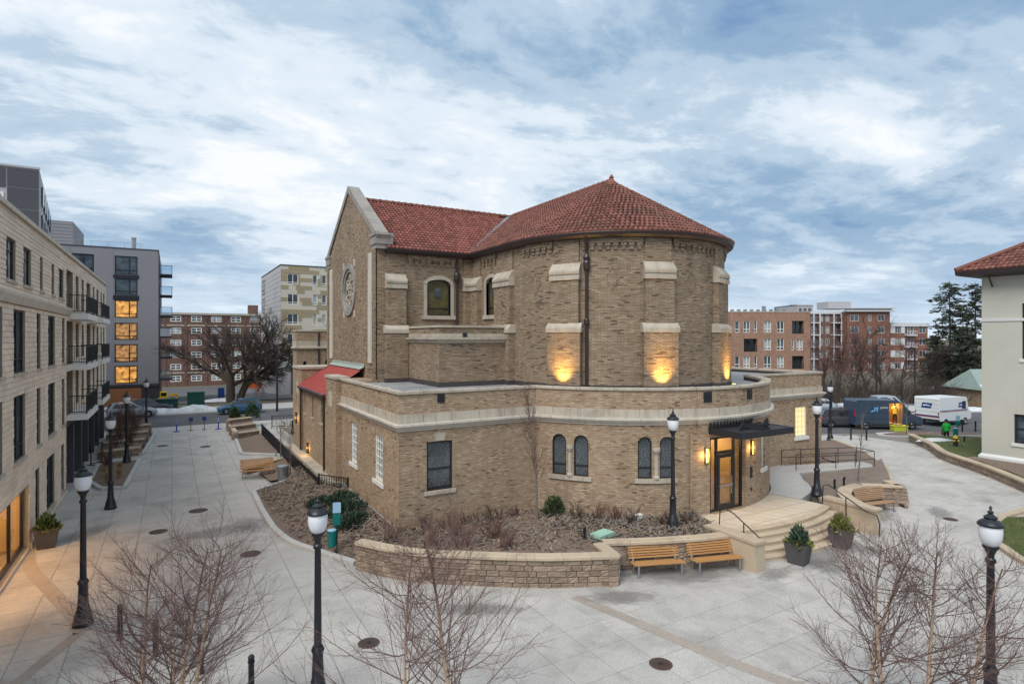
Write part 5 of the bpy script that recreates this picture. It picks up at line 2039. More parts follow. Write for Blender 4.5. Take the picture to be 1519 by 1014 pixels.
for (v0, v1) in vrow[1:]:
    sbox(mb, P, 20.7 * k, 35.5 * k, 8.4 + (501 - v1 - 4) * k, 8.4 + (501 - v1 - 2.4) * k, -1.3, .0)
    for q in range(7):
        sbox(mb, P, (21 + q * 2.3) * k, (21.4 + q * 2.3) * k, 8.4 + (501 - v1 - 2.4) * k, 8.4 + (501 - v1 + 3.2) * k, -1.28, -1.22)
    sbox(mb, P, 20.7 * k, 35.5 * k, 8.4 + (501 - v1 + 3) * k, 8.4 + (501 - v1 + 3.5) * k, -1.3, -1.2)
objs('balcony', mb, M_WHITEPANEL, t)
hs = []
for v0, v1 in vrow:
    hs += [(1204, 1211, v0, v1 + 1), (1216, 1221, v0, v1 + 1), (1224.5, 1230.5, v0, v1 + 1), (1236, 1241, v0, v1 + 2), (1246.5, 1253, v0, v1 + 2)]
t, P, hh, k = rwb(1203, 1257.5, 462.5, M_REDBRICK, 3.5, 'balconied_block', 'dark red block with white framed balconies in stacks', hs)
for h in hh:
    window(t, P, *h[:4], 'r', 2, 1, .16, .1, M_LTPANEL, rglass(), .06, None, .14)
mb = MB()
for v0, v1 in vrow:
    for a, b in ((1202.5, 1212.5), (1232, 1256)):
        sbox(mb, P, (a - 1203) * k, (b - 1203) * k, 8.4 + (501 - v1 - 3.5) * k, 8.4 + (501 - v1 - 2) * k, -1.4, .0)
for a in (1203, 1212, 1232.5, 1243.5, 1255.5):
    sbox(mb, P, (a - 1203) * k, (a - 1201.6) * k, -.8, 8.4 + 36 * k, -1.38, -1.1)
sbox(mb, P, -.3, 54.5 * k, 8.4 + 35.5 * k, 8.4 + 39 * k, -.5, .4)
for q in range(12):
    sbox(mb, P, (4 + q * 4) * k, (5.6 + q * 4) * k, 8.4 + 39 * k, 8.4 + 41.5 * k, .2, .6)
objs('balcony', mb, M_WHITEPANEL, t)
mb = MB()
for v0, v1 in vrow:
    for a, b in ((1203, 1212), (1232.5, 1255.5)):
        n_ = int((b - a) / 1.3)
        for q in range(n_):
            sbox(mb, P, (a - 1203 + q * 1.3) * k, (a - 1202.6 + q * 1.3) * k, 8.4 + (501 - v1 - 2) * k, 8.4 + (501 - v1 + 3.4) * k, -1.36, -1.3)
        sbox(mb, P, (a - 1203) * k, (b - 1203) * k, 8.4 + (501 - v1 + 3.2) * k, 8.4 + (501 - v1 + 3.8) * k, -1.38, -1.28)
obj('balcony_railing', mb, M_BLACKMATT, t)
# far slabs peeking over
for u0, u1, vt, dd, m, nm, lb in ((1172, 1183, 452.5, 330, M_GLASSB, 'glass_tower', 'tiny far bluish glass tower above the salmon roof'), (1183, 1206, 453.5, 250, M_LTPANEL, 'far_office_block', 'far pale grey office block beside the glass tower')):
    p = fwd(dd, (u0 - 759.5) / 867 * dd)
    w = (u1 - u0) / 867 * dd
    zt = 8.4 + (501 - vt) * dd / 867
    hs = [(w * (.08 + .3 * i), w * (.3 + .3 * i), zt - 2.6 - 3.2 * j, zt - 1.0 - 3.2 * j, 'r') for i in range(3) for j in range(4)]
    t, P = building(nm, lb, p.x, p.y, AF, w, 20, -1, zt, m, hs, .2)
    for h in hs:
        window(t, P, *h[:4], 'r', 1, 1, .1, .1, M_LTPANEL, M_GLASSB, .08)
    mb = MB()
    sbox(mb, P, 0, w, zt, zt + .5, -.2, .5)
    obj('parapet', mb, M_LTPANEL, t)

# stucco house on the right edge
st = thing('stucco_building', 'pale grey green stucco building with clay tile hip roof', 'building', (45.8, 12, 0))
Pst = PL(45.8, 17.6, -PI / 2)
sth = [(2.1, 3.6, 7.1, 10.55, 'r'), (1.7, 3.3, 1.8, 3.62, 'r'), (5.6, 7.2, 7.1, 10.55, 'r'), (5.4, 7.0, 1.8, 3.62, 'r')]
mb = MB()
wall(mb, Pst, 0, 17, -.2, 12.6, sth, None, .22)
mb.add([(45.8, 17.6, -.2), (58, 17.6, -.2), (58, 17.6, 12.6), (45.8, 17.6, 12.6)], [(0, 1, 2, 3)])
obj('wall', mb, M_STUCCO, st)
mb = MB()
sweep(mb, [Vector((58, 17.6)), Vector((45.8, 17.6)), Vector((45.8, .6))], [(-.05, -.2), (-.05, .85), (.02, .9), (.14, .74), (.14, -.2)])
obj('plinth', mb, M_STUCCOW, st)
mb = MB()
sweep(mb, [Vector((58, 17.6)), Vector((45.8, 17.6)), Vector((45.8, .6))], [(-.02, 9.44), (-.02, 9.64), (.07, 9.64), (.05, 9.47)])
obj('belt_course', mb, M_STUCCOW, st)
for h in sth:
    window(st, Pst, *h[:4], 'r', 1, 1, .12, .1, M_BLACKMATT, M_GLASSB if h[2] < 3 else M_GLASS, .1, (.5,), .08, (.2, 'white_plinth'))
mb = MB()
sweep(mb, [Vector((59, 17.6)), Vector((45.8, 17.6)), Vector((45.8, .6))], [(-.3, 12.3), (.9, 12.45), (1.05, 12.5), (1.08, 12.75), (.95, 12.78), (-.3, 12.7)])
obj('eaves', mb, M_GUTTER, st)
mb = MB()
for y in (17.0, 12.5, 8):
    tube(mb, [(45.2, y, 12.35), (45.72, y, 11.7)], .05, n=5)
objs('eave_bracket', mb, M_GUTTER, st)
mb = MB()
c0 = (44.75, 18.65, 12.76)
under(mb, [c0, (60, 18.65, 12.76), (60, 12, 16.6), (51.4, 12, 16.6)])
under(mb, [c0, (44.75, -1, 12.76), (51.4, 5, 16.6), (51.4, 12, 16.6)])
srf = obj('hip_roof', mb, M_TILE2, st)
tm = MB()
ah = math.atan2(3.84, 6.65)
slope(tm, (44.75, 18.65, 12.76), (0, -1, 0), (COS(ah), 0, SIN(ah)), 14, 6.65 / COS(ah), .3, .42, lambda q: (18.65 - q.y) < (q.x - 44.75))
slope(tm, (44.75, 18.65, 12.76), (1, 0, 0), (0, -COS(ah), SIN(ah)), 12, 6.65 / COS(ah), .3, .42, lambda q: (q.x - 44.75) < (18.65 - q.y))
obj('roof_tile', tm, M_TILE2, srf, stuff=True)
mb = MB()
tube(mb, [(44.75, 18.65, 12.86), (51.4, 12, 16.7)], .16, n=8)
obj('hip_tiles', mb, M_TILE2, srf, smooth=True)

# small house with snowy roof behind the truck
hp = fpos(1462, 74)
hs_ = thing('small_house', 'small house with weathered green roof edged with snow', 'house', (hp.x, hp.y, 0))
mb = MB()
obox(mb, hp.x, hp.y, AF, 5.6, 6, -.2, 2.2)
obj('wall', mb, M_BRICK, hs_)
mb = MB()
def hq(a, b, z):
    return (hp.x + a * COS(AF) - b * SIN(AF), hp.y + a * SIN(AF) + b * COS(AF), z)
mb.add([hq(-3.2, -3.4, 2.05), hq(3.2, -3.4, 2.05), hq(2.4, 0, 4.45), hq(-2.0, 0, 4.45), hq(-3.2, 3.4, 2.05), hq(3.2, 3.4, 2.05), hq(-3.2, -3.4, 1.85), hq(3.2, -3.4, 1.85)],
       [(0, 1, 2, 3), (3, 2, 5, 4), (0, 3, 4), (1, 5, 2), (6, 7, 1, 0)])
hr_ = obj('roof', mb, M_ROOFSLATE, hs_)
mb = MB()
mb.add([hq(-3.15, -3.45, 2.11), hq(3.15, -3.45, 2.11), hq(3.0, -2.5, 2.80), hq(1.2, -2.7, 2.65), hq(-1.4, -2.45, 2.82), hq(-2.9, -2.6, 2.70)], [(0, 1, 2, 3, 4, 5)])
obj('snow_cover', mb, M_SNOW, hr_)
Ph_ = PL(hq(-2.8, -3, 0)[0], hq(-2.8, -3, 0)[1], AF)
for a in (.8, 3.2):
    window(hs_, Ph_, a, a + 1.1, .8, 1.8, 'r', 2, 2, .1, .08, M_WHITE, M_GLASSB, -.06)

# ------------------------------------------------------------------ planting beds
def resample(pts, n):
    p = Path(pts)
    return [p.at(p.L * i / n)[0] for i in range(n + 1)]
def bed(name, outer, inner, zo, zi, n, rows, m, amp=.04, seed=0, bulge=0.):
    mb = MB()
    o, i_ = resample(outer, n), resample(inner, n)
    V = []
    for a in range(n + 1):
        for b in range(rows + 1):
            t = b / rows
            p = o[a].lerp(i_[a], t)
            zo_ = zo if not callable(zo) else zo(a / n)
            zi_ = zi if not callable(zi) else zi(a / n)
            z = zo_ + (zi_ - zo_) * smooth(0, 1, t) + bulge * SIN(PI * t) + amp * noise.noise(Vector((p.x * 1.9, p.y * 1.9, seed))) + amp * .5 * noise.noise(Vector((p.x * 6, p.y * 6, seed)))
            V.append((p.x, p.y, z))
    mb.add(V, [(a * (rows + 1) + b, (a + 1) * (rows + 1) + b, (a + 1) * (rows + 1) + b + 1, a * (rows + 1) + b + 1) for a in range(n) for b in range(rows)])
    o_ = structure(name, mb, m, smooth=True)
    return V
kerbL = [(6.19, 36.33), (3.82, 34.41), (3.78, 30.5), (3.85, 27.36)] + [tuple(p) for p in catmull([(3.85, 27.36), (4.2, 25.2), (4.86, 23.67), (5.88, 21.58)], 4)][1:]
wallA = [tuple(p) for p in catmull([(5.76, 21.14), (7.1, 19.2), (8.8, 17.84), (10.9, 16.4), (13.12, 15.33)], 5)]
bench_wall = [tuple(p) for p in catmull([(13.45, 16.55), (15.2, 15.75), (17.0, 15.1), (18.05, 14.85)], 4)]
outer1 = [(6.5, 36.2)] + kerbL[1:] + [(6.1, 21.0)] + [(p[0] + .35, p[1] + .25) for p in wallA[1:-1]] + [(13.3, 15.7)]
inner1 = [(6.55, 36.0), (6.55, 31.3), (7.6, 29.6), (7.72, 25), (7.72, 22.1), (9.5, 22.1), (12, 22.1), (14.0, 22.1)]
KT = Path(outer1[:1] + kerbL[1:] + [(6.1, 21.0)]).L / Path(outer1).L
VB = bed('planting_bed', outer1, inner1, lambda t: .07 + .81 * smooth(KT, KT + .03, t), .80, 90, 14, M_MULCH, .05, 1)
outer2 = [(13.3, 15.7), (13.35, 16.7)] + [(p[0] + .05, p[1] + .25) for p in bench_wall] + [(18.4, 15.1)]
inner2 = [(14.0, 22.1)] + arc(CX, CY, R2, -63, -14, 12) + [(19.6, 17.6)]
VB2 = bed('planting_bed', [(13.3, 15.7), (13.35, 16.75), (15.3, 16.0), (17.1, 15.35), (18.05, 15.1), (18.45, 15.9), (18.9, 16.3), (19.45, 18.2)],
          [(14.0, 22.1)] + arc(CX, CY, R2, -62, -16, 14), .88, .78, 60, 14, M_MULCHG, .05, 2)
mb = MB()
prism(mb, [(12.5, 15.85), (13.25, 15.5), (13.6, 15.5), (13.95, 16.7), (13.2, 17.2)], .6, .90)
structure('planting_bed', mb, M_MULCH)
def kerb_run(name, pts, w, z0, z1, label, lens=1.1, m=None, cat='kerb', group=None):
    """a kerb of separate stones along a plan line"""
    P = Path(pts)
    t = thing(name, label, cat, (pts[0][0], pts[0][1], 0), 0, group)
    f = P.P()
    n = max(1, int(round(P.L / lens)))
    for i in range(n):
        mb = MB()
        a, b = P.L * i / n + .006, P.L * (i + 1) / n - .006
        sprof(mb, f, a, b, [(-w / 2, z0), (-w / 2, z1 - .02), (-w / 2 + .02, z1), (w / 2 - .02, z1), (w / 2, z1 - .02), (w / 2, z0)], 4)
        obj('kerb_stone', mb, m or M_KERB, t)
    return t
kerb_run('granite_kerb', kerbL, .24, -.1, .17, 'pale granite kerb curving round the front planting bed')
# stone-faced retaining walls
STONES = []
def stone_protos():
    r = random.Random(3)
    for k in range(4):
        mb = MB()
        V = []
        for x in (-.5, .5):
            for y in (-.5, .5):
                for z in (-.5, .5):
                    V.append((x, y, z))
        gx = [-.5, -.42, -.1, .2, .42, .5]
        gz = [-.5, -.38, 0, .38, .5]
        V = []
        for x in gx:
            for z in gz:
                edge = abs(x) > .45 or abs(z) > .45
                V.append((x, -.5 + (.14 if edge else r.uniform(-.1, .07)), z))
        nz = len(gz)
        F = [(i * nz + j, (i + 1) * nz + j, (i + 1) * nz + j + 1, i * nz + j + 1) for i in range(len(gx) - 1) for j in range(nz - 1)]
        nV = len(V)
        ring = [0 * nz + j for j in range(nz)] + [i * nz + nz - 1 for i in range(1, len(gx))] + [(len(gx) - 1) * nz + j for j in range(nz - 2, -1, -1)] + [i * nz for i in range(len(gx) - 2, 0, -1)]
        V2 = [(V[q][0], .5, V[q][2]) for q in ring]
        F += [(ring[i], nV + i, nV + (i + 1) % len(ring), ring[(i + 1) % len(ring)]) for i in range(len(ring))]
        mb.add(V + V2, F)
        STONES.append(mb.mesh('wall_stone', M_ROCK))
stone_protos()
rs_ = random.Random(8)
def stone_wall(name, label, pts, z0, z1, th=.35, course=.19, slen=.46, cap=.11, capw=.46, capm=None, caplen=1.0, lim=300, close_end=True, group=None, corem=None):
    P = Path(pts)
    f = P.P()
    t = thing(name, label, 'stone wall', (pts[0][0], pts[0][1], 0), 0, group)
    mb = MB()
    sprof(mb, f, 0, P.L, [(.05, z0), (.05, z1 - .01), (th, z1 - .01), (th, z0)], max(4, int(P.L / .5)))
    obj('core', mb, corem or M_JOINT, t)
    nc = max(1, int(round((z1 - z0) / course)))
    ch = (z1 - z0) / nc
    cnt = 0
    for j in range(nc):
        s = -rs_.uniform(0, slen * .6)
        while s < P.L:
            L = slen * rs_.uniform(.6, 1.5)
            a, b = max(0, s), min(P.L, s + L)
            if b - a > .08:
                m_ = (a + b) / 2
                p = f(m_, z0 + (j + .5) * ch, .08)
                inst('wall_stone', rs_.choice(STONES), t, p, (0, 0, f.ang(m_)), (b - a - .012, .2, ch - .012))
                cnt += 1
            s += L
    if close_end:
        for e, sg in ((0, -1), (P.L, 1)):
            for j in range(nc):
                p = f(e, z0 + (j + .5) * ch, th / 2 + .02)
                inst('wall_stone', rs_.choice(STONES), t, (p[0], p[1], p[2]), (0, 0, f.ang(e) + sg * PI / 2), (th - .02, .12, ch - .012))
    n = max(1, int(round(P.L / caplen)))
    for i in range(n):
        mb = MB()
        a, b = P.L * i / n, P.L * (i + 1) / n
        a = a - .04 if i == 0 else a + .004
        b = b + .04 if i == n - 1 else b - .004
        o = th / 2 - capw / 2 - .02
        aa, bb_ = max(a, 0), min(b, P.L - .001)
        sprof(mb, f, aa, bb_, [(o, z1), (o, z1 + cap - .02), (o + .02, z1 + cap), (o + capw - .02, z1 + cap), (o + capw, z1 + cap - .02), (o + capw, z1)], 4)
        obj('cap_stone', mb, capm or M_CAPSTONE, t)
    return t
stone_wall('retaining_wall', 'curved split stone retaining wall with tan cap in front of the church bed', wallA, -.05, .93)
stone_wall('retaining_wall', 'short stone return wall at the left end of the benches', [(13.12, 15.33), (13.42, 16.55)], -.05, .945)
stone_wall('retaining_wall', 'low stone wall behind the pair of benches', bench_wall, -.05, .93)
wallR = [tuple(p) for p in catmull([(26.55, 14.55), (27.3, 15.6), (28.5, 16.35), (29.9, 16.45)], 4)]
stone_wall('retaining_wall', 'curved stone wall behind the side bench right of the steps', wallR, -.05, .93, capw=.6)
stone_wall('retaining_wall', 'straight stone wall end facing the right path', [(29.9, 16.45), (31.5, 15.3), (32.1, 16.3)], -.05, .945)
stone_wall('retaining_wall', 'long stone retaining wall of the lawn by the stucco building', [tuple(p) for p in catmull([(51.9, 24.9), (48.6, 21.9), (45.7, 19.75), (43.0, 16.4), (40.1, 13.5), (37.2, 10.6)], 4)], -.05, .5, slen=.6)
# kerb of the right-hand bed and its mulch
kR = [tuple(p) for p in catmull([(32.3, 16.4), (34.8, 17.6), (38.7, 19.9), (42.0, 22.75), (44.5, 25.6), (46.1, 28.0)], 4)]
kerb_run('granite_kerb', kR, .24, -.1, .3, 'tan kerb along the right path beside the ramp bed', m=M_CAPSTONE)
bed('planting_bed', [(26.4, 14.9), (27.2, 15.8), (28.4, 16.6), (29.9, 16.7), (31.6, 15.9), (34.7, 17.7), (38.6, 20.1)],
    [(25.9, 16.2), (27.4, 17.3), (28.5, 18.2), (29.0, 18.9), (30.4, 20.0), (33, 19.5), (36.2, 19.6)], .82, .8, 40, 8, M_MULCHG, .05, 4)
bed('planting_bed', [(36.4, 19.2), (38.6, 20.1), (42.0, 22.9), (44.4, 25.7), (45.9, 28.0)], [(36.0, 21.6), (37, 23), (38.5, 25), (40, 27), (42, 29)], lambda t: .6 - .45 * t, lambda t: .6 - .45 * t, 30, 6, M_MULCH, .05, 5)
# walkway round the apse to the ramp
mb = MB()
ip = [Vector(q) for q in arc(CX, CY, R2 + .05, 27, 78, 14)]
op = resample([(25.6, 16.95), (27.3, 17.5), (28.5, 18.3), (29.0, 19.0), (30.6, 20.4), (31.2, 20.9), (31.6, 22.0), (31.8, 24.1)], 14)
V = []
for a, b in zip(ip, op):
    V += [(a.x, a.y, .815), (b.x, b.y, .815), (b.x, b.y, .0)]
mb.add(V, [(3 * i, 3 * i + 1, 3 * i + 4, 3 * i + 3) for i in range(14)] + [(3 * i + 1, 3 * i + 2, 3 * i + 5, 3 * i + 4) for i in range(14)])
structure('path', mb, M_CONCPLAIN)
mb = MB()
prism(mb, [(30.3, 20.3), (36.1, 19.0), (36.6, 20.2), (31.2, 22.0)], 0, .82)
structure('ramp', mb, M_CONCPLAIN)
mb = MB()
prism(mb, [(29, 22.0), (31.2, 22.02), (36.6, 20.22), (38.2, 24), (37, 30), (29, 30)], -.1, .5)
structure('planting_bed', mb, M_MULCH)
# terrace of separate slabs in front of the door
TCX = 22.15
terr_b = MB()
tp = [(18.75, 16.1), (19.5, 17.95)] + arc(CX, CY, R2 + .02, -13, 27, 10) + [(25.65, 16.9), (25.75, 15.7)]
tarc = [(TCX + 10.7 * SIN(rad(a)), CY - 10.7 * COS(rad(a))) for a in [19.2 - k * 3.84 for k in range(11)]]
prism(terr_b, tp + [(TCX + 10.6 * SIN(rad(a)), CY - 10.6 * COS(rad(a))) for a in [19.2 - k * 3.84 for k in range(11)]], 0, .772)
terrace = structure('terrace', terr_b, M_TJOINT)
def clip_poly(poly, a, b):
    """keep the part of a convex polygon left of a->b"""
    out_ = []
    for i in range(len(poly)):
        p, q = poly[i], poly[(i + 1) % len(poly)]
        dp = (b[0] - a[0]) * (p[1] - a[1]) - (b[1] - a[1]) * (p[0] - a[0])
        dq = (b[0] - a[0]) * (q[1] - a[1]) - (b[1] - a[1]) * (q[0] - a[0])
        if dp >= 0:
            out_.append(p)
        if dp * dq < 0:
            t = dp / (dp - dq)
            out_.append((p[0] + (q[0] - p[0]) * t, p[1] + (q[1] - p[1]) * t))
    return out_
ca, sa = COS(rad(-28)), SIN(rad(-28))
for i in range(-12, 14):
    for j in range(-8, 8):
        u0, v0 = i * .62 + .016, j * .95 + .016
        u1, v1 = u0 + .588, v0 + .918
        sk = .25
        poly = [(22 + u + v * -.55, 16.6 + v) for u, v in ((u0, v0), (u1, v0), (u1, v1), (u0, v1))]
        cx_ = sum(p[0] for p in poly) / 4
        cy_ = sum(p[1] for p in poly) / 4
        L = [((19.5, 17.95), (18.75, 16.1)), ((18.75, 16.1), (18.62, 15.62)), ((25.75, 15.7), (25.62, 16.9))]
        for a, b in L:
            poly = clip_poly(poly, a, b) if len(poly) > 2 else poly
        for k in range(10):
            if len(poly) > 2:
                poly = clip_poly(poly, tarc[10 - k], tarc[9 - k])
        if len(poly) < 3:
            continue
        if all(math.hypot(p[0] - CX, p[1] - CY) < R2 + .1 for p in poly):
            continue
        if max(p[1] for p in poly) > 18.9:
            continue
        mb = MB()
        prism(mb, poly, .765, .80)
        obj('terrace_slab', mb, M_TERR, terrace)
# steps
stp = thing('entrance_steps', 'five curved tan stone steps up to the church terrace', 'steps', (TCX, 14.4, 0))
for k in range(5):
    r0 = 10.7 + .3 * k
    zt = .80 - .16 * k
    half = 3.62 if k < 4 else 3.75
    a1 = math.degrees(math.asin(half / r0))
    mb = MB()
    n = 16
    V = []
    for q in range(n + 1):
        a = rad(-a1 + 2 * a1 * q / n)
        for r, z in ((r0 - .34, zt + .002), (r0 + .0, zt + .002), (r0 + .012, zt - .03), (r0 - .01, zt - .034), (r0 - .01, zt - .162), (r0 - .34, zt - .162)):
            V.append((TCX + r * SIN(a), CY - r * COS(a), z))
    m_ = 6
    mb.add(V, [(q * m_ + j, (q + 1) * m_ + j, (q + 1) * m_ + (j + 1) % m_, q * m_ + (j + 1) % m_) for q in range(n) for j in range(m_)] + [tuple(range(m_ - 1, -1, -1)), tuple(range(n * m_, n * m_ + m_))])
    obj('step', mb, M_CAPSTONE, stp)
def cheek(x0, x1, y0, y1, label):
    t = thing('cheek_wall', label, 'stair wall', ((x0 + x1) / 2, y0, 0))
    mb = MB()
    box(mb, x0, x1, y0, y1, -.05, 1.0)
    obj('wall', mb, M_CAPSTONE, t)
    mb = MB()
    box(mb, x0 - .04, x1 + .04, y0 - .05, y1 + .02, 1.003, 1.1)
    obj('cap', mb, M_CAPSTONE, t)
cheek(18.0, 18.5, 13.65, 15.95, 'smooth tan wall on the left side of the entrance steps')
cheek(25.85, 26.35, 13.75, 16.1, 'smooth tan wall on the right side of the entrance steps')
# handrails
def rail(name, label, paths, r=.024, posts=(), loc=None):
    t = thing(name, label, 'handrail', loc or paths[0][0])
    mb = MB()
    for p in paths:
        tube(mb, p, r, n=6)
    obj('rail', mb, M_BLACKMATT, t, smooth=True)
    mb = MB()
    for p, z0 in posts:
        tube(mb, [(p[0], p[1], z0), p], r, n=6)
    obj('post', mb, M_BLACKMATT, t)
    return t
rail('handrail', 'short black looped handrail on the left cheek wall', [[(18.75, 15.9, .8), (18.75, 15.85, 1.6), (18.76, 15.6, 1.72), (18.76, 15.2, 1.62), (18.76, 14.3, 1.15), (18.74, 13.9, .95), (18.72, 13.85, .7)]], posts=[((18.76, 14.75, 1.4), .5)], loc=(18.75, 15.9, .8))
rail('handrail', 'long black handrail on the right cheek wall', [[(25.75, 16.0, .8), (25.75, 15.95, 1.65), (25.75, 15.7, 1.75), (25.72, 14.0, .95), (25.75, 13.6, .9), (25.8, 13.5, .55), (25.75, 13.5, .05)]], posts=[((25.74, 14.9, 1.38), .3)], loc=(25.75, 16, .8))
rail('ramp_railing', 'black ramp railing nearest the church wall', [[(31.3, 21.95, 1.75), (36.0, 20.2, 1.75)], [(31.3, 21.95, 1.3), (36.0, 20.2, 1.3)]], .022, [((31.3 + 4.7 * k / 4, 21.95 - 1.75 * k / 4, 1.75), .75) for k in range(5)], (33, 21, .8))
rail('ramp_railing', 'black ramp railing nearest the right bed', [[(30.9, 20.75, 1.7), (35.9, 19.1, 1.7), (36.0, 20.2, 1.75)], [(30.9, 20.75, 1.25), (35.9, 19.1, 1.25)]], .022, [((30.9 + 5 * k / 4, 20.75 - 1.65 * k / 4, 1.7), .75) for k in range(5)], (33, 20, .8))
# black fence along the areaway
def fence(name, label, a, b, z0, z1, m, gap=.115, base=None, solid=False):
    a, b = Vector(a), Vector(b)
    L = (b - a).length
    P = PL(a.x, a.y, math.atan2(b.y - a.y, b.x - a.x))
    t = thing(name, label, 'fence', (a.x, a.y, z0))
    mb = MB()
    for z in (z0 + .06, z1 - .05):
        sbox(mb, P, 0, L, z, z + .045, -.02, .02)
    obj('rail', mb, m, t)
    n = max(1, int(round(L / 2.2)))
    for k in range(n + 1):
        mb = MB()
        s = L * k / n
        sbox(mb, P, s - .03, s + .03, z0 - .15, z1 + .03, -.03, .03)
        obj('post', mb, m, t)
    mb = MB()
    for k in range(int(L / gap)):
        s = (k + .5) * gap
        sbox(mb, P, s - .015, s + .015, z0 + .1, z1 - .05, -.015, .015)
    obj('picket', mb, m, t, stuff=True)
    if base:
        mb = MB()
        sbox(mb, P, -.1, L + .1, -.1, base, -.13, .13)
        obj('base', mb, M_CONCPLAIN, t)
    return t
fence('picket_fence', 'long black picket fence between walkway beds and the lean-to', (6.55, 53.3), (6.55, 31.35), .22, 1.15, M_BLACK, .085, .17)
fence('picket_fence', 'short open black picket fence from the long fence to the church corner', (6.6, 31.3), (7.68, 29.65), .55, 1.35, M_BLACKMATT, .115, .5)
fence('picket_fence', 'far black railing by the bike rack', (8.0, 58.0), (10.2, 57.6), .1, 1.2, M_BLACK, .12)
# beds and terraces along the walkway, right side
kerb_run('granite_kerb', [(6.4, 44.4), (4.32, 46.19), (4.54, 52.79)], .24, -.1, .17, 'pale granite kerb of the far walkway bed on the church side')
bed('planting_bed', [(6.4, 44.5), (4.4, 46.2), (4.6, 52.8)], [(6.5, 44.6), (6.5, 48), (6.5, 53.2)], .12, .3, 20, 5, M_MULCH, .05, 6)
bed('planting_bed', [(4.9, 36.2), (4.6, 39.3)], [(6.5, 36.2), (6.5, 42)], .14, .35, 10, 5, M_MULCH, .05, 7)
stone_wall('terrace_wall', 'low stone terrace wall beside the single left bench', [(3.95, 39.2), (6.4, 41.3)], -.05, .32, slen=.5, close_end=False, capw=.4)
for k, (y, z) in enumerate(((53.0, .45), (55.6, .7), (58.2, .95))):
    stone_wall('terrace_wall', ('lowest', 'middle', 'topmost')[k] + ' of three stepped stone terrace walls by the black fence', [(4.45, y), (6.45, y + 1.0)], -.05, z, slen=.5, close_end=True, capw=.42)
    bed('planting_bed', [(4.5, y + .2), (6.45, y + 1.2)], [(4.5, y + 2.5), (6.45, y + 3.5)], z, z, 8, 5, M_MULCH, .04, 8 + k)
stone_wall('terrace_wall', 'side wall of the stepped terraces facing the walkway', [(4.4, 60.8), (4.4, 53.0)], -.05, .55, slen=.55, close_end=False, capw=.36)
mb = MB()
prism(mb, [(8.0, 48.5), (11, 48.5), (11, 53.5), (8.0, 53.5)], -.1, .62)
t_ = thing('concrete_planter', 'long grey concrete planter beyond the black fence', 'planter', (9.2, 51, 0))
obj('wall', mb, M_CONCPLAIN, t_)
mb = MB()
sheet(mb, [(8.15, 48.65), (10.85, 48.65), (10.85, 53.3), (8.15, 53.3)], .66)
obj('soil', mb, M_MULCH, t_)
# left side beds
kerb_run('granite_kerb', [(-4.15, 47.0), (-4.14, 41.6), (-3.37, 39.25), (-2.27, 38.94), (-1.93, 46.92), (-1.93, 47.4)], .24, -.1, .17, 'pale granite kerb of the nearest left walkway bed')
bed('planting_bed', [(-4.1, 47.2), (-4.1, 41.6), (-3.4, 39.3)], [(-1.98, 47.2), (-2.1, 43), (-2.3, 39.0)], .13, .13, 16, 6, M_MULCH, .07, 12)
kerb_run('granite_kerb', [(-1.95, 49.4), (-1.72, 50.86), (-1.2, 61.32)], .24, -.1, .17, 'pale granite kerb of the far left stepped beds')
for k, (y, z) in enumerate(((49.3, .5), (52.2, .65), (55.2, .8), (58.2, .95))):
    stone_wall('terrace_wall', ('nearest', 'second nearest', 'third', 'farthest')[k] + ' of the stepped stone walls in the left walkway beds', [(-4.3, y - .25), (-1.9 + k * .12, y + .35)], -.05, z, slen=.5, close_end=True, capw=.42)
    bed('planting_bed', [(-4.3, y), (-1.9 + k * .12, y + .6)], [(-4.3, y + 2.6), (-1.8 + k * .12, y + 3.3)], z, z, 8, 5, M_MULCH, .04, 14 + k)
# lawns
def lawn(name, pts, z, seed, dens, area):
    mb = MB()
    prism(mb, pts, -.1, z)
    structure(name, mb, M_GRASS)
    r = random.Random(seed)
    g = MB()
    x0, x1 = min(p[0] for p in pts), max(p[0] for p in pts)
    y0, y1 = min(p[1] for p in pts), max(p[1] for p in pts)
    for _ in range(dens):
        x, y = r.uniform(x0, x1), r.uniform(y0, y1)
        if not inpoly(x, y, pts):
            continue
        a = r.uniform(0, PI)
        h, w = r.uniform(.04, .12), .018
        dx_, dy_ = COS(a) * w, SIN(a) * w
        lx, ly = r.uniform(-.05, .05), r.uniform(-.05, .05)
        g.add([(x - dx_, y - dy_, z), (x + dx_, y + dy_, z), (x + lx, y + ly, z + h)], [(0, 1, 2)])
    o = obj('grass', g, M_BLADE)
    o['kind'] = 'stuff'
lp = [(52.1, 24.7), (48.95, 21.7), (46.0, 19.5), (43.35, 16.15), (40.4, 13.2), (37.5, 10.3), (45.8, 3), (45.8, 17.6), (58, 17.6), (55, 22.5)]
lawn('lawn', lp, .5, 21, 9000, 1)
bed('planting_bed', [(45.1, 18.3), (44.8, 17.3), (41.9, 14.2), (38.9, 11)], [(45.7, 17.9), (45.75, 17), (45.75, 12), (45.75, 7)], .53, .6, 16, 5, M_MULCH, .04, 22)
lawn('lawn', [(33.2, 11.9), (29.9, 11.15), (28.6, 10.2), (27.4, 8.9), (27.2, 6), (42, 4), (40, 9)], .12, 23, 6000, 1)
kerb_run('granite_kerb', [tuple(p) for p in catmull([(36, 11.9), (33.2, 12.0), (29.8, 11.2), (28.5, 10.2), (27.3, 8.9), (27.0, 6.5)], 4)], .34, -.1, .16, 'pale curved kerb of the small lawn behind the right street lamp', m=M_CAPSTONE)
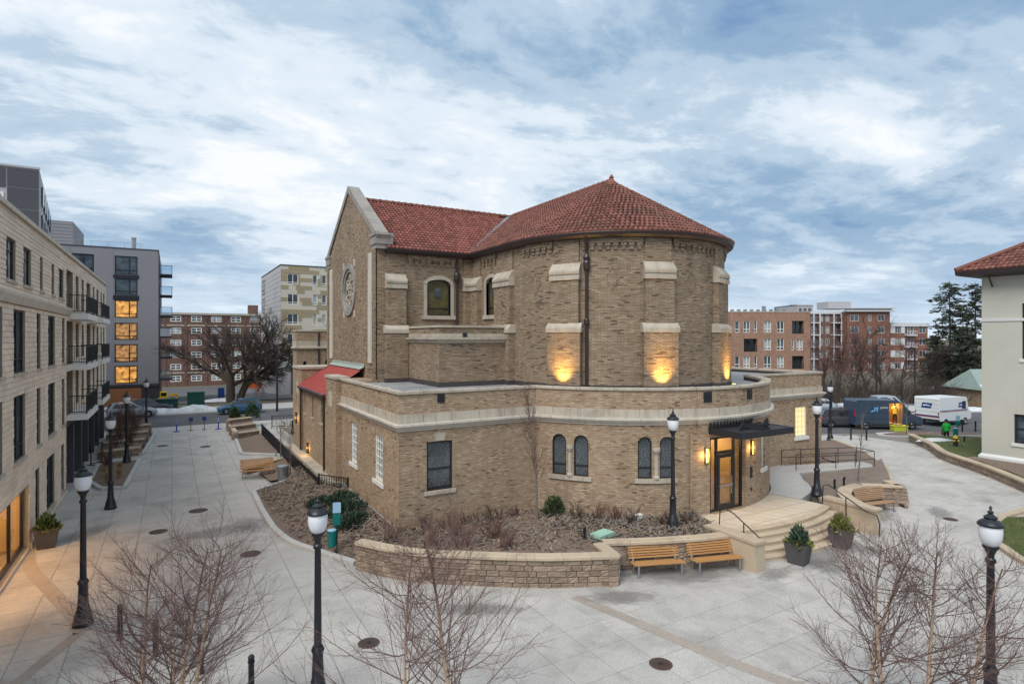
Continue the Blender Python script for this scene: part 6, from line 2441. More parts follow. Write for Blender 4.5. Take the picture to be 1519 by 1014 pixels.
# island by the parked vehicles
ci = [fwd(49.0, 49.5 * 0 + (u - 759.5) / 867 * 49.0) for u in (1303, 1500)]
isl = [(52.6, 27.7), (53.3, 28.3), (54.6, 27.9), (66.5, 20.8), (66.0, 19.6), (60, 22.7), (54.4, 25.6), (52.9, 26.7)]
mb = MB()
prism(mb, isl, -.1, .1)
structure('kerb', mb, M_KERB)
bed('planting_bed', [(53.0, 27.5), (54.7, 27.6), (66, 20.9)], [(53.1, 26.9), (54.6, 25.9), (65.6, 20.0)], .14, .14, 24, 4, M_MULCH, .08, 25)
mb = MB()
strip(mb, [(52.0, 24.2), (57.0, 21.6), (66, 17.4)], 1.3, .012)
structure('path', mb, M_CONCPLAIN)
# snow
def snow(x, y, rx, ry, ang, h, seed, name='snow_pile', z=0.):
    r = random.Random(seed)
    mb = MB()
    n, m = 26, 7
    V = []
    for j in range(m + 1):
        t = j / m
        for k in range(n):
            a = 2 * PI * k / n
            q = t * (1 + .18 * SIN(2 * a + seed) + .12 * SIN(5 * a + 2 * seed))
            u, v = rx * q * COS(a), ry * q * SIN(a)
            zz = h * (1 - t ** 1.6) * (1 + .35 * noise.noise(Vector((u * 1.3, v * 1.3, seed)))) + .06 * (1 - t) * noise.noise(Vector((u * 5, v * 5, seed)))
            V.append((x + u * COS(ang) - v * SIN(ang), y + u * SIN(ang) + v * COS(ang), z + max(zz, 0) - (.05 if j == m else 0)))
    mb.add(V, [(j * n + k, j * n + (k + 1) % n, (j + 1) * n + (k + 1) % n, (j + 1) * n + k) for j in range(m) for k in range(n)])
    o = obj(name, mb, M_SNOW, smooth=True)
    o['kind'] = 'stuff'
snow(-1.5, 76.0, 3.6, .9, 0, .5, 1, z=.1)
snow(2.4, 75.6, 2.3, .8, 0, .7, 2, z=.1)
snow(-5.0, 84, 2.5, 1.5, 0, .5, 3, z=-.1)
snow(6.5, 88.0, 4, 2, 0, .5, 4, z=-.2)
snow(51.0, 22.6, 1.7, .5, -.5, .18, 5, 'snow_patch', .5)
q_ = fwd(70, 40)
snow(q_.x, q_.y, 3.5, 1.5, AF, .7, 6, z=-.1)
q_ = fwd(66.5, 33)
snow(q_.x, q_.y, 3.0, 1.2, AF, .8, 7, z=-.1)
q_ = fwd(68, 53)
snow(q_.x, q_.y, 4.0, 2.2, AF, .5, 8, z=-.1)

# ------------------------------------------------------------------ street furniture
def lamp():
    t = thing('street_lamp', 'black street lamp', 'street lamp', (0, 0, 0), 0, 'black globe street lamps')
    mb = MB()
    lathe(mb, [(.27, 0), (.27, .10), (.24, .13), (.22, .30), (.17, .46), (.15, .5), (.165, .54), (.14, .58), (.115, 1.15), (.13, 1.2), (.15, 1.25), (.13, 1.3), (.11, 1.34)], 16)
    for k in range(8):
        a = 2 * PI * k / 8
        tube(mb, [(.118 * COS(a), .118 * SIN(a), .6), (.104 * COS(a), .104 * SIN(a), 1.14)], .018, n=4)
    obj('base', mb, M_BLACK, t, smooth=True, local=True)
    mb = MB()
    lathe(mb, [(.088, 1.34), (.07, 3.55), (.10, 3.58), (.10, 3.64), (.065, 3.68), (.075, 3.76), (.11, 3.84), (.15, 3.9), (.15, 3.93)], 16)
    obj('pole', mb, M_BLACK, t, smooth=True, local=True)
    mb = MB()
    lathe(mb, [(.115, 3.932), (.165, 3.99), (.205, 4.1), (.218, 4.22), (.212, 4.36), (.205, 4.38)], 20)
    obj('globe', mb, M_GLOBE, t, smooth=True, local=True)
    mb = MB()
    lathe(mb, [(.2, 4.36), (.238, 4.365), (.24, 4.40), (.225, 4.415), (.215, 4.43), (.165, 4.475), (.12, 4.50), (.105, 4.52), (.125, 4.53), (.125, 4.55), (.09, 4.575), (.06, 4.60), (.035, 4.625), (.06, 4.64), (.06, 4.66), (.03, 4.68), (.018, 4.71), (.034, 4.735), (.02, 4.77), (.0, 4.80)], 20)
    obj('cap', mb, M_BLACK, t, smooth=True, local=True)
    return t
LAMPS = [(2.9, 13.86, 0, 'tall black street lamp in front of the dog waste station'), (-2.25, 21.14, 0, 'black street lamp by the brown band near the shop window'),
         (-2.61, 34.82, 0, 'black street lamp at the tip of the nearest left bed'), (-2.59, 46.46, .12, 'black street lamp standing in the nearest left walkway bed'),
         (-1.95, 60.9, .1, 'far black street lamp at the street end of the left beds'), (17.19, 16.84, .8, 'black street lamp in the bed left of the church door'),
         (26.86, 16.95, .8, 'black street lamp in the bed right of the church steps'), (15.25, 5.7, 0, 'black street lamp in the near right corner among birches'),
         (46.0, 27.9, .1, 'far black street lamp at the end of the ramp bed')]
lp0 = lamp()
for k, (x, y, z, lb) in enumerate(LAMPS):
    if k == 0:
        lp0.location = (x, y, z)
        lp0['label'] = lb
    else:
        dup(lp0, (x, y, z), 0, lb)
# taller street light heads far away
def bollard():
    t = thing('bollard', 'black bollard', 'bollard', (0, 0, 0), 0, 'black iron bollards on the plaza')
    mb = MB()
    lathe(mb, [(.085, 0), (.085, .03), (.07, .06), (.066, .78), (.08, .8), (.08, .84)], 12)
    obj('post', mb, M_BLACK, t, smooth=True, local=True)
    mb = MB()
    lathe(mb, [(.05, .84), (.075, .89), (.07, .94), (.035, .975), (0, .985)], 12)
    obj('cap', mb, M_BLACK, t, smooth=True, local=True)
    return t
bo = bollard()
BOL = [(-1.25, 19.58, 'bollard between street lamp and birch, leftmost of the front four'), (-.37, 18.1, 'second front bollard, behind the left birch stems'), (.63, 16.59, 'third front bollard, right of the left birch stems'),
       (1.61, 14.93, 'rightmost front bollard, cut by the bottom edge')]
for k, (x, y, lb) in enumerate(BOL):
    if k == 0:
        bo.location = (x, y, 0)
        bo['label'] = lb
    else:
        dup(bo, (x, y, 0), 0, lb)
for x, y, lb in [(46.9, 28.6, 'far bollard below the rear of the grey suv'), (48.4, 27.6, 'far bollard below the front of the grey suv'), (49.4, 26.9, 'far bollard below the blue delivery van'),
                 (57.0, 24.7, 'far bollard in the island before the truck bumper'), (60.3, 24.6, 'far bollard right of the person in green'), (62.3, 24.4, 'far bollard in front of the truck side'), (64.2, 24.2, 'rightmost far bollard beside the stucco wall'),
                 (-3.1, 58.6, 'small dark bollard among the left stepped beds'), (9.4, 55.6, 'dark bollard by the bicycle'), (10.6, 56.4, 'dark bollard right of the bicycle')]:
    dup(bo, (x, y, 0), 0, lb, 'far bollards')
def bench(mw, label):
    t = thing('park_bench', label, 'bench', (0, 0, 0), 0, 'slatted wooden park benches')
    sl_ = MB()
    box(sl_, -.95, .95, -.031, .031, -.018, .018)
    me = sl_.mesh('slat', mw)
    for k in range(6):
        inst('slat', me, t, (0, -.28 + k * .098, .46 - .012 * k))
    for k in range(7):
        inst('slat', me, t, (0, .30 + .028 * k, .52 + k * .082), (rad(72), 0, 0))
    for x in (-.8, .8):
        mb = MB()
        box(mb, x - .03, x + .03, -.30, -.25, 0, .44)
        box(mb, x - .03, x + .03, .2, .25, 0, .42)
        box(mb, x - .03, x + .03, -.30, .27, .395, .43)
        mb.add([(x - .03, .25, .42), (x + .03, .25, .42), (x + .03, .30, .40), (x - .03, .30, .40), (x - .03, .50, 1.05), (x + .03, .50, 1.05), (x + .03, .54, 1.05), (x - .03, .54, 1.05)],
               [(0, 1, 5, 4), (1, 2, 6, 5), (2, 3, 7, 6), (3, 0, 4, 7), (4, 5, 6, 7)])
        box(mb, x - .05, x + .05, -.33, -.22, 0, .025)
        obj('leg', mb, M_STEEL, t, local=True)
    return t
b0 = bench(M_WOOD, 'slatted wooden bench against the stone wall, the one farther from the steps')
b0.location, b0.rotation_euler = (14.95, 15.4, 0), (0, 0, rad(-21))
dup(b0, (17.05, 14.62, 0), rad(-17), 'slatted wooden bench against the stone wall, the one beside the entrance steps')
dup(b0, (4.45, 38.2, 0), rad(-4), 'orange brown wooden bench on the walkway beside the fence')
b1 = bench(M_WOODG, 'weathered wooden bench seen end on, right of the steps')
b1.location, b1.rotation_euler = (27.9, 15.35, 0), (0, 0, rad(50))
dup(b1, (29.5, 15.6, 0), rad(-12), 'weathered wooden bench in front of the curved right wall')
# litter bins
def bin_(x, y, label):
    t = thing('litter_bin', label, 'litter bin', (x, y, 0))
    mb = MB()
    lathe(mb, [(.26, 0), (.28, .05), (.30, .9), (.31, .92), (.26, .95), (.2, .96)], 18)
    obj('body', mb, M_STEEL, t, smooth=True, local=True)
    mb = MB()
    for k in range(18):
        a = 2 * PI * k / 18
        tube(mb, [(.285 * COS(a), .285 * SIN(a), .06), (.312 * COS(a), .312 * SIN(a), .88)], .012, n=4)
    obj('rib', mb, M_STEEL, t, local=True)
bin_(5.62, 36.3, 'grey ribbed metal litter bin by the kerb corner near the bench')
# dog waste stations
def dog_station(x, y, z, rot, label):
    t = thing('dog_waste_station', label, 'dog waste station', (x, y, z), rot, 'teal dog waste stations')
    mb = MB()
    tube(mb, [(0, 0, -.3), (0, 0, 1.95)], .03, n=8)
    obj('post', mb, M_DKGREEN, t, local=True)
    mb = MB()
    box(mb, -.15, .15, -.06, -.03, 1.55, 1.95)
    obj('sign', mb, M_SIGNBLUE, t, local=True)
    mb = MB()
    box(mb, -.14, .14, -.16, -.03, 1.12, 1.5)
    box(mb, -.1, .1, -.17, -.16, 1.2, 1.42)
    obj('bag_box', mb, M_TEAL, t, local=True)
    mb = MB()
    lathe(mb, [(.14, .28), (.16, .3), (.175, .85), (.185, .86), (.185, .9), (.0, .93)], 16, (-.18, -.08, 0))
    obj('bin', mb, M_TEAL, t, smooth=True, local=True)
    mb = MB()
    lathe(mb, [(.178, .861), (.165, .93), (.0, .94)], 16, (-.18, -.08, 0))
    obj('lid', mb, M_SIGNBLUE, t, smooth=True, local=True)
dog_station(5.52, 22.95, .1, rad(-20), 'teal dog waste station with bin at the bed corner')
dog_station(55.6, 23.0, .1, rad(-50), 'dark green dog waste station next to the person in green')
# path lights in the beds
def spot(x, y, z, rot, label):
    t = thing('garden_spotlight', label, 'garden light', (x, y, z), rot, 'small black garden spotlights')
    mb = MB()
    tube(mb, [(0, 0, -.05), (0, 0, .22)], .05, n=8)
    box(mb, -.08, .08, -.05, .05, -.02, .02)
    obj('stake', mb, M_BLACK, t, local=True)
    mb = MB()
    tube(mb, [(0, .02, .2), (-.03, -.03, .42)], .05, .06, n=8)
    obj('head', mb, M_BLACK, t, local=True)
spot(13.4, 17.6, .88, .4, 'black garden spotlight in front of the arched windows')
spot(28.9, 17.3, .86, 0, 'left of two black garden spotlights in the right bed')
spot(29.8, 17.35, .86, .6, 'right of two black garden spotlights in the right bed')
spot(52.3, 21.2, .5, .3, 'thin black pipe light on the lawn beside the hydrant')
t = thing('junction_box', 'small white junction box at the foot of the round wall', 'junction box', (16.9, 18.5, .78))
mb = MB()
box(mb, -.14, .14, -.1, .1, 0, .2)
obj('body', mb, M_WHITE, t, local=True)
mb = MB()
box(mb, -.155, .155, -.115, .115, .203, .24)
obj('lid', mb, M_WHITE, t, local=True)
t = thing('utility_cover', 'flat mint green utility cover in the mulch behind the bench', 'utility cover', (14.05, 17.35, 1.01), .2)
mb = MB()
box(mb, -.42, .42, -.26, .26, -.1, .06)
obj('lid', mb, M_MINT, t, local=True)
mb = MB()
for x in (-.3, .3):
    lathe(mb, [(.03, .061), (.03, .066)], 8, (x, 0, 0))
obj('bolt', mb, M_STEEL, t, local=True)
# hydrant
t = thing('fire_hydrant', 'black fire hydrant with yellow top on the lawn', 'hydrant', (49.6, 20.65, .48))
mb = MB()
lathe(mb, [(.2, 0), (.2, .06), (.14, .08), (.13, .5), (.17, .52), (.17, .58)], 14)
obj('barrel', mb, M_HYDRED, t, smooth=True, local=True)
mb = MB()
lathe(mb, [(.165, .582), (.15, .68), (.09, .76), (.04, .78), (.04, .84), (0, .84)], 14)
obj('bonnet', mb, M_HYDYEL, t, smooth=True, local=True)
mb = MB()
for a in (0, PI, -PI / 2):
    tube(mb, [(.1 * COS(a), .1 * SIN(a), .42), (.24 * COS(a), .24 * SIN(a), .42)], .07, n=10)
obj('outlet', mb, M_HYDYEL, t, local=True)
# blue posts and small signs at the street end
def bluepost(x, y, label):
    t = thing('blue_post', label, 'delineator post', (x, y, 0), 0, 'blue flexible posts at the street end')
    mb = MB()
    lathe(mb, [(.3, 0), (.3, .03), (.12, .06), (.06, .1)], 12)
    obj('base', mb, M_BLUEPOST, t, local=True)
    mb = MB()
    lathe(mb, [(.055, .1), (.055, 1.05), (.04, 1.1), (0, 1.12)], 10)
    obj('post', mb, M_BLUEPOST, t, smooth=True, local=True)
    mb = MB()
    for z in (.72, .92):
        lathe(mb, [(.058, z), (.058, z + .09)], 10)
    obj('reflective_band', mb, M_VANWHITE, t, local=True)
bluepost(.37, 60.4, 'left blue flexible post at the street end')
bluepost(3.7, 60.2, 'right blue flexible post at the street end')
for x, lb in ((1.48, 'left small dark sign post between the blue posts'), (2.56, 'right small dark sign post between the blue posts')):
    t = thing('sign_post', lb, 'sign', (x, 60.5, 0), 0, 'small dark sign posts at the street end')
    mb = MB()
    tube(mb, [(0, 0, 0), (0, 0, 1.1)], .03, n=6)
    lathe(mb, [(.2, 0), (.2, .03), (.05, .05)], 10)
    obj('post', mb, M_BLACKMATT, t, local=True)
    mb = MB()
    box(mb, -.17, .17, -.05, -.02, .85, 1.2)
    obj('panel', mb, M_EAGLE, t, local=True)
# street side boxes, barrier, machine
def simple(name, label, cat, parts, loc, rot=0, group=None):
    t = thing(name, label, cat, loc, rot, group)
    for nm, mb, m in parts:
        objs(nm, mb, m, t, local=True)
    return t
def bx(*a):
    mb = MB()
    for q in a:
        box(mb, *q)
    return mb
simple('transformer_cabinet', 'dark green utility cabinet left of the oak trunk', 'utility cabinet', [('body', bx((-.9, .9, -.7, .7, 0, 1.7)), M_DKGREEN), ('lid', bx((-.95, .95, -.75, .75, 1.703, 1.8)), M_DKGREEN), ('door', bx((-.8, -.02, -.73, -.703, .15, 1.6), (.02, .8, -.73, -.703, .15, 1.6)), M_DKGREEN)], (2.5, 80, .1))
simple('transformer_cabinet', 'low dark green cabinet beside the grey tower', 'utility cabinet', [('body', bx((-1.2, 1.2, -.6, .6, 0, 1.2)), M_DKGREEN), ('lid', bx((-1.25, 1.25, -.65, .65, 1.203, 1.28)), M_DKGREEN)], (-.6, 79, .05))
simple('excavator', 'small yellow excavator behind the low green cabinet', 'excavator', [('cab', bx((-.5, .3, -.5, .5, .9, 1.7)), M_YELLOWMACH), ('boom', bx((.5, 1.4, -.1, .1, 1.1, 1.4), (1.2, 1.45, -.1, .1, .4, 1.2)), M_YELLOWMACH), ('track', bx((-.9, .9, -.7, -.4, .1, .6), (-.9, .9, .4, .7, .1, .6)), M_RUBBER), ('window', bx((-.4, .2, -.52, -.503, 1.2, 1.62)), M_GLASS), ('chassis', bx((-.7, .6, -.4, .4, .5, .9)), M_YELLOWMACH)], (-.8, 86, -.1))
simple('road_barrier', 'orange plastic road barrier behind the oak', 'barrier', [('panel', bx((-2.6, 2.6, -.12, .12, .7, 1.5)), M_ORANGE), ('foot', bx((-2.4, -2.1, -.35, .35, 0, .7), (2.1, 2.4, -.35, .35, 0, .7), (-.15, .15, -.35, .35, 0, .7)), M_ORANGE)], (14.0, 118, -1.6))
simple('small_kiosk', 'small blue mailbox by the oak trunk', 'mailbox', [('box', bx((-.4, .4, -.35, .35, .3, 1.5)), M_EAGLE), ('hood', bx((-.38, .38, -.33, .33, 1.503, 1.7)), M_EAGLE), ('leg', bx((-.38, -.28, -.3, .3, 0, .3), (.28, .38, -.3, .3, 0, .3)), M_EAGLE)], (6.0, 92, -.3))
simple('rack_sign', 'black metal sandwich frame by the left beds', 'sign frame', [('frame', bx((-.45, -.4, -.03, .03, 0, 1.4), (.4, .45, -.03, .03, 0, 1.4), (-.4, .4, -.03, .03, 1.35, 1.4), (-.4, .4, -.03, .03, .08, .13)), M_BLACK), ('foot', bx((-.47, -.38, -.25, .25, 0, .04), (.38, .47, -.25, .25, 0, .04)), M_BLACK)], (-4.35, 47.6, 0), .9)
# utility poles
def pole(x, y, h, label, arm=0, cat='lamp post'):
    t = thing('utility_pole', label, cat, (x, y, 0))
    mb = MB()
    tube(mb, [(0, 0, -.5), (0, 0, h)], .13, .09, n=8)
    obj('pole', mb, M_BLACKMATT, t, local=True)
    if arm:
        mb = MB()
        tube(mb, [(0, 0, h - .15), (arm * .6, 0, h + .05), (arm, 0, h)], .06, n=6)
        obj('arm', mb, M_BLACKMATT, t, local=True)
        mb = MB()
        box(mb, arm - .35, arm + .35, -.14, .14, h - .14, h - .01)
        obj('lamp_head', mb, M_BLACKMATT, t, local=True)
p = fpos(1300, 72); pole(p.x, p.y, 7.6, 'tall thin black pole left of the red white block', 1.9)
p = fpos(1357, 73); pole(p.x, p.y, 7.2, 'tall thin black pole in front of the conifers', -1.2)
p = fpos(411, 67); pole(p.x, p.y, 6.6, 'black street light at the charcoal base of the patchwork block', .7)
p = fpos(1233, 62); pole(p.x, p.y, 3.9, 'slim dark pole behind the parked suv')
# bicycle
t = thing('bicycle', 'dark bicycle parked beyond the black fence', 'bicycle', (8.75, 54.6, .0), rad(-25))
for x in (-.52, .52):
    mb = MB()
    tube(mb, [(x + .33 * COS(2 * PI * k / 16), 0, .34 + .33 * SIN(2 * PI * k / 16)) for k in range(17)], .022, n=5, cap=False)
    for k in range(6):
        tube(mb, [(x, 0, .34), (x + .32 * COS(PI * k / 3), 0, .34 + .32 * SIN(PI * k / 3))], .005, n=3)
    obj('wheel', mb, M_RUBBER, t, local=True)
mb = MB()
for a, b in (((-.52, .34), (-.1, .34)), ((-.52, .34), (-.18, .82)), ((-.1, .34), (-.2, .9)), ((-.1, .34), (.36, .78)), ((-.18, .82), (.36, .82)), ((.52, .34), (.34, .98))):
    tube(mb, [(a[0], 0, a[1]), (b[0], 0, b[1])], .02, n=6)
obj('frame', mb, M_BLACKMATT, t, local=True)
mb = MB()
box(mb, -.32, -.08, -.06, .06, .9, .95)
obj('saddle', mb, M_BLACKMATT, t, local=True)
mb = MB()
tube(mb, [(.3, -.28, 1.02), (.36, -.1, .98), (.36, .1, .98), (.3, .28, 1.02)], .018, n=6)
obj('handlebar', mb, M_STEEL, t, local=True)

# ------------------------------------------------------------------ vehicles
def wheel(t, x, y, r=.34, w=.22, side=1):
    mb = MB()
    n = 20
    def ring(rr, yy):
        return [(x + rr * COS(2 * PI * k / n), yy, r + rr * SIN(2 * PI * k / n)) for k in range(n)]
    yo, yi = y, y - side * w
    V = ring(r * .62, yo) + ring(r * .95, yo) + ring(r, yo - side * .03) + ring(r, yi) + ring(r * .5, yi)
    F = [(j * n + k, j * n + (k + 1) % n, (j + 1) * n + (k + 1) % n, (j + 1) * n + k) for j in range(4) for k in range(n)]
    mb.add(V, F)
    wo = obj('wheel', mb, M_RUBBER, t, local=True)
    mb = MB()
    V = ring(r * .64, yo - side * .02) + ring(r * .56, yo + side * .004) + ring(r * .5, yo - side * .05)
    F = [(j * n + k, j * n + (k + 1) % n, (j + 1) * n + (k + 1) % n, (j + 1) * n + k) for j in range(2) for k in range(n)] + [tuple(range(2 * n, 3 * n))]
    for q in range(5):
        a = 2 * PI * q / 5
        b = len(V)
        for rr, dd in ((.08, -.12), (.55, -.08), (.55, .08), (.08, .12)):
            V.append((x + r * rr * COS(a) - r * dd * SIN(a), yo - side * .008, r + r * rr * SIN(a) + r * dd * COS(a)))
        F.append((b, b + 1, b + 2, b + 3))
    mb.add(V, F)
    obj('rim', mb, M_RIM, wo, local=True)
def loft(mb, secs):
    """secs: list of cross-sections (list of (y,z)) with x"""
    n = len(secs[0][1])
    V = []
    for x, pr in secs:
        V += [(x, y, z) for y, z in pr]
    F = [(i * n + k, i * n + (k + 1) % n, (i + 1) * n + (k + 1) % n, (i + 1) * n + k) for i in range(len(secs) - 1) for k in range(n)]
    F += [tuple(range(n - 1, -1, -1)), tuple(range((len(secs) - 1) * n, len(secs) * n))]
    mb.add(V, F)
def car(label, m, loc, rot, L=4.5, H=1.62, Wd=1.82, group=None, name='parked_car'):
    """front towards +x, centred on x"""
    t = thing(name, label, 'car', loc, rot, group)
    h = L / 2
    w = Wd / 2
    def sec(x, zb, zt, ws):
        b = w * ws
        return (x, [(-b * .9, zb), (-b, zb + .12), (-b, zt * .72 + zb * .28), (-b * .95, zt - .05), (-b * .86, zt), (b * .86, zt), (b * .95, zt - .05), (b, zt * .72 + zb * .28), (b, zb + .12), (b * .9, zb)])
    mb = MB()
    loft(mb, [sec(-h, .42, .82, .86), sec(-h + .08, .3, .98, .94), sec(-h + .5, .24, 1.03, 1), sec(-.2, .22, 1.0, 1), sec(h * .42, .22, .98, 1), sec(h * .75, .24, .9, .98), sec(h - .15, .26, .76, .93), sec(h, .38, .62, .84)])
    body = obj('body', mb, m, t, smooth=False, local=True)
    mb = MB()
    def cab(x, zt, ws):
        return (x, [(-w * .93, .97), (-w * ws, zt), (w * ws, zt), (w * .93, .97)])
    V = [(-h + .12, -w * .9, 1.0), (h * .44, -w * .9, .97), (h * .44, w * .9, .97), (-h + .12, w * .9, 1.0),
         (-h + .5, -w * .70, H - .04), (h * .02, -w * .70, H - .02), (h * .02, w * .70, H - .02), (-h + .5, w * .70, H - .04),
         (-h * .4, -w * .72, H), (-h * .4, w * .72, H)]
    mb.add(V, [(0, 1, 5, 8, 4), (3, 7, 9, 6, 2), (1, 2, 6, 5), (0, 4, 7, 3), (4, 8, 9, 7), (8, 5, 6, 9)])
    obj('cabin', mb, m, t, local=True)
    def lerp3(a, b, f):
        return tuple(a[i] + (b[i] - a[i]) * f for i in range(3))
    mb = MB()
    for sg in (-1, 1):
        A_, B_, C_, D_ = (-h + .12, sg * w * .9, 1.0), (h * .44, sg * w * .9, .97), (h * .02, sg * w * .70, H - .02), (-h + .5, sg * w * .70, H - .04)
        def q(u, v):
            p, r_ = lerp3(A_, B_, u), lerp3(D_, C_, u)
            e = lerp3(p, r_, v)
            return (e[0], e[1] + sg * .012, e[2])
        for u0, u1 in ((.1, .34), (.36, .62), (.64, .93)):
            mb.add([q(u0, .14), q(u1, .14), q(u1 - (.06 if u1 > .9 else 0), .88), q(u0 + (.05 if u0 < .2 else 0), .88)], [(0, 1, 2, 3)])
    obj('side_window', mb, M_GLASS, t, local=True)
    mb = MB()
    mb.add([(h * .44 - .03, -w * .8, 1.02), (h * .44 - .03, w * .8, 1.02), (h * .05, w * .64, H - .055), (h * .05, -w * .64, H - .055)], [(0, 1, 2, 3)])
    mb.v = [(x + .05, y, z + .025) for x, y, z in mb.v]
    obj('windshield', mb, M_GLASSB, t, local=True)
    mb = MB()
    mb.add([(-h + .12, -w * .78, 1.1), (-h + .12, w * .78, 1.1), (-h + .46, w * .62, H - .1), (-h + .46, -w * .62, H - .1)], [(0, 1, 2, 3)])
    mb.v = [(x - .03, y, z + .02) for x, y, z in mb.v]
    obj('rear_window', mb, M_GLASSB, t, local=True)
    for x in (-h + .82, h - .86):
        for sg in (-1, 1):
            wheel(t, x, sg * (w + .005), .335, .22, sg)
            mb = MB()
            n = 12
            V = [(x + .40 * COS(PI * k / n), sg * (w + .004), .32 + .40 * SIN(PI * k / n)) for k in range(n + 1)] + [(x + .34 * COS(PI * k / n), sg * (w + .004), .32 + .34 * SIN(PI * k / n)) for k in range(n + 1)]
            mb.add(V, [(k, k + 1, n + 2 + k, n + 1 + k) for k in range(n)])
            obj('wheel_arch', mb, M_RUBBER, t, local=True)
    for sg in (-1, 1):
        mb = MB()
        box(mb, h - .22, h - .05, sg * w * .62 - .16, sg * w * .62 + .16, .62, .74)
        obj('headlight', mb, M_RIM, t, local=True)
        mb = MB()
        box(mb, -h - .005, -h + .12, sg * w * .74 - .12, sg * w * .74 + .12, .78, .98)
        obj('tail_light', mb, M_REDPRINT, t, local=True)
        mb = MB()
        box(mb, h * .36, h * .44, sg * (w + .1) - .09, sg * (w + .1) + .09, .98, 1.1)
        obj('mirror', mb, m, t, local=True)
    return t
car('blue hatchback parked by the snow bank in the street', M_BLUECAR, (6.55, 71.9, 0), PI, 4.5, 1.62)
p = fpos(1250, 55.6)
car('dark grey suv parked behind the blue delivery van', M_GREYCAR, (p.x, p.y, 0), AF, 4.75, 1.72)
p = fpos(1350, 60)
car('black car half hidden between delivery van and mail truck', M_BLACKCAR, (p.x, p.y, 0), AF + .9, 4.4, 1.7)
p = fpos(1322, 61.5)
car('silver car whose roof shows above the delivery van', M_SILVERCAR, (p.x, p.y, .35), AF, 4.5, 2.0)
p = fpos(1222, 66)
car('silver car parked farther back beside the church corner', M_SILVERCAR, (p.x, p.y, 0), AF, 4.5, 1.6)
for k, (u, d, m, lb) in enumerate(((196, 62, M_SILVERCAR, 'silver car parked behind the left stepped beds'), (222, 66, M_GREYCAR, 'dark grey car parked behind the far left lamp'))):
    p = fpos(u, d)
    car(lb, m, (p.x, p.y, 0), .1, 4.5, 1.6)

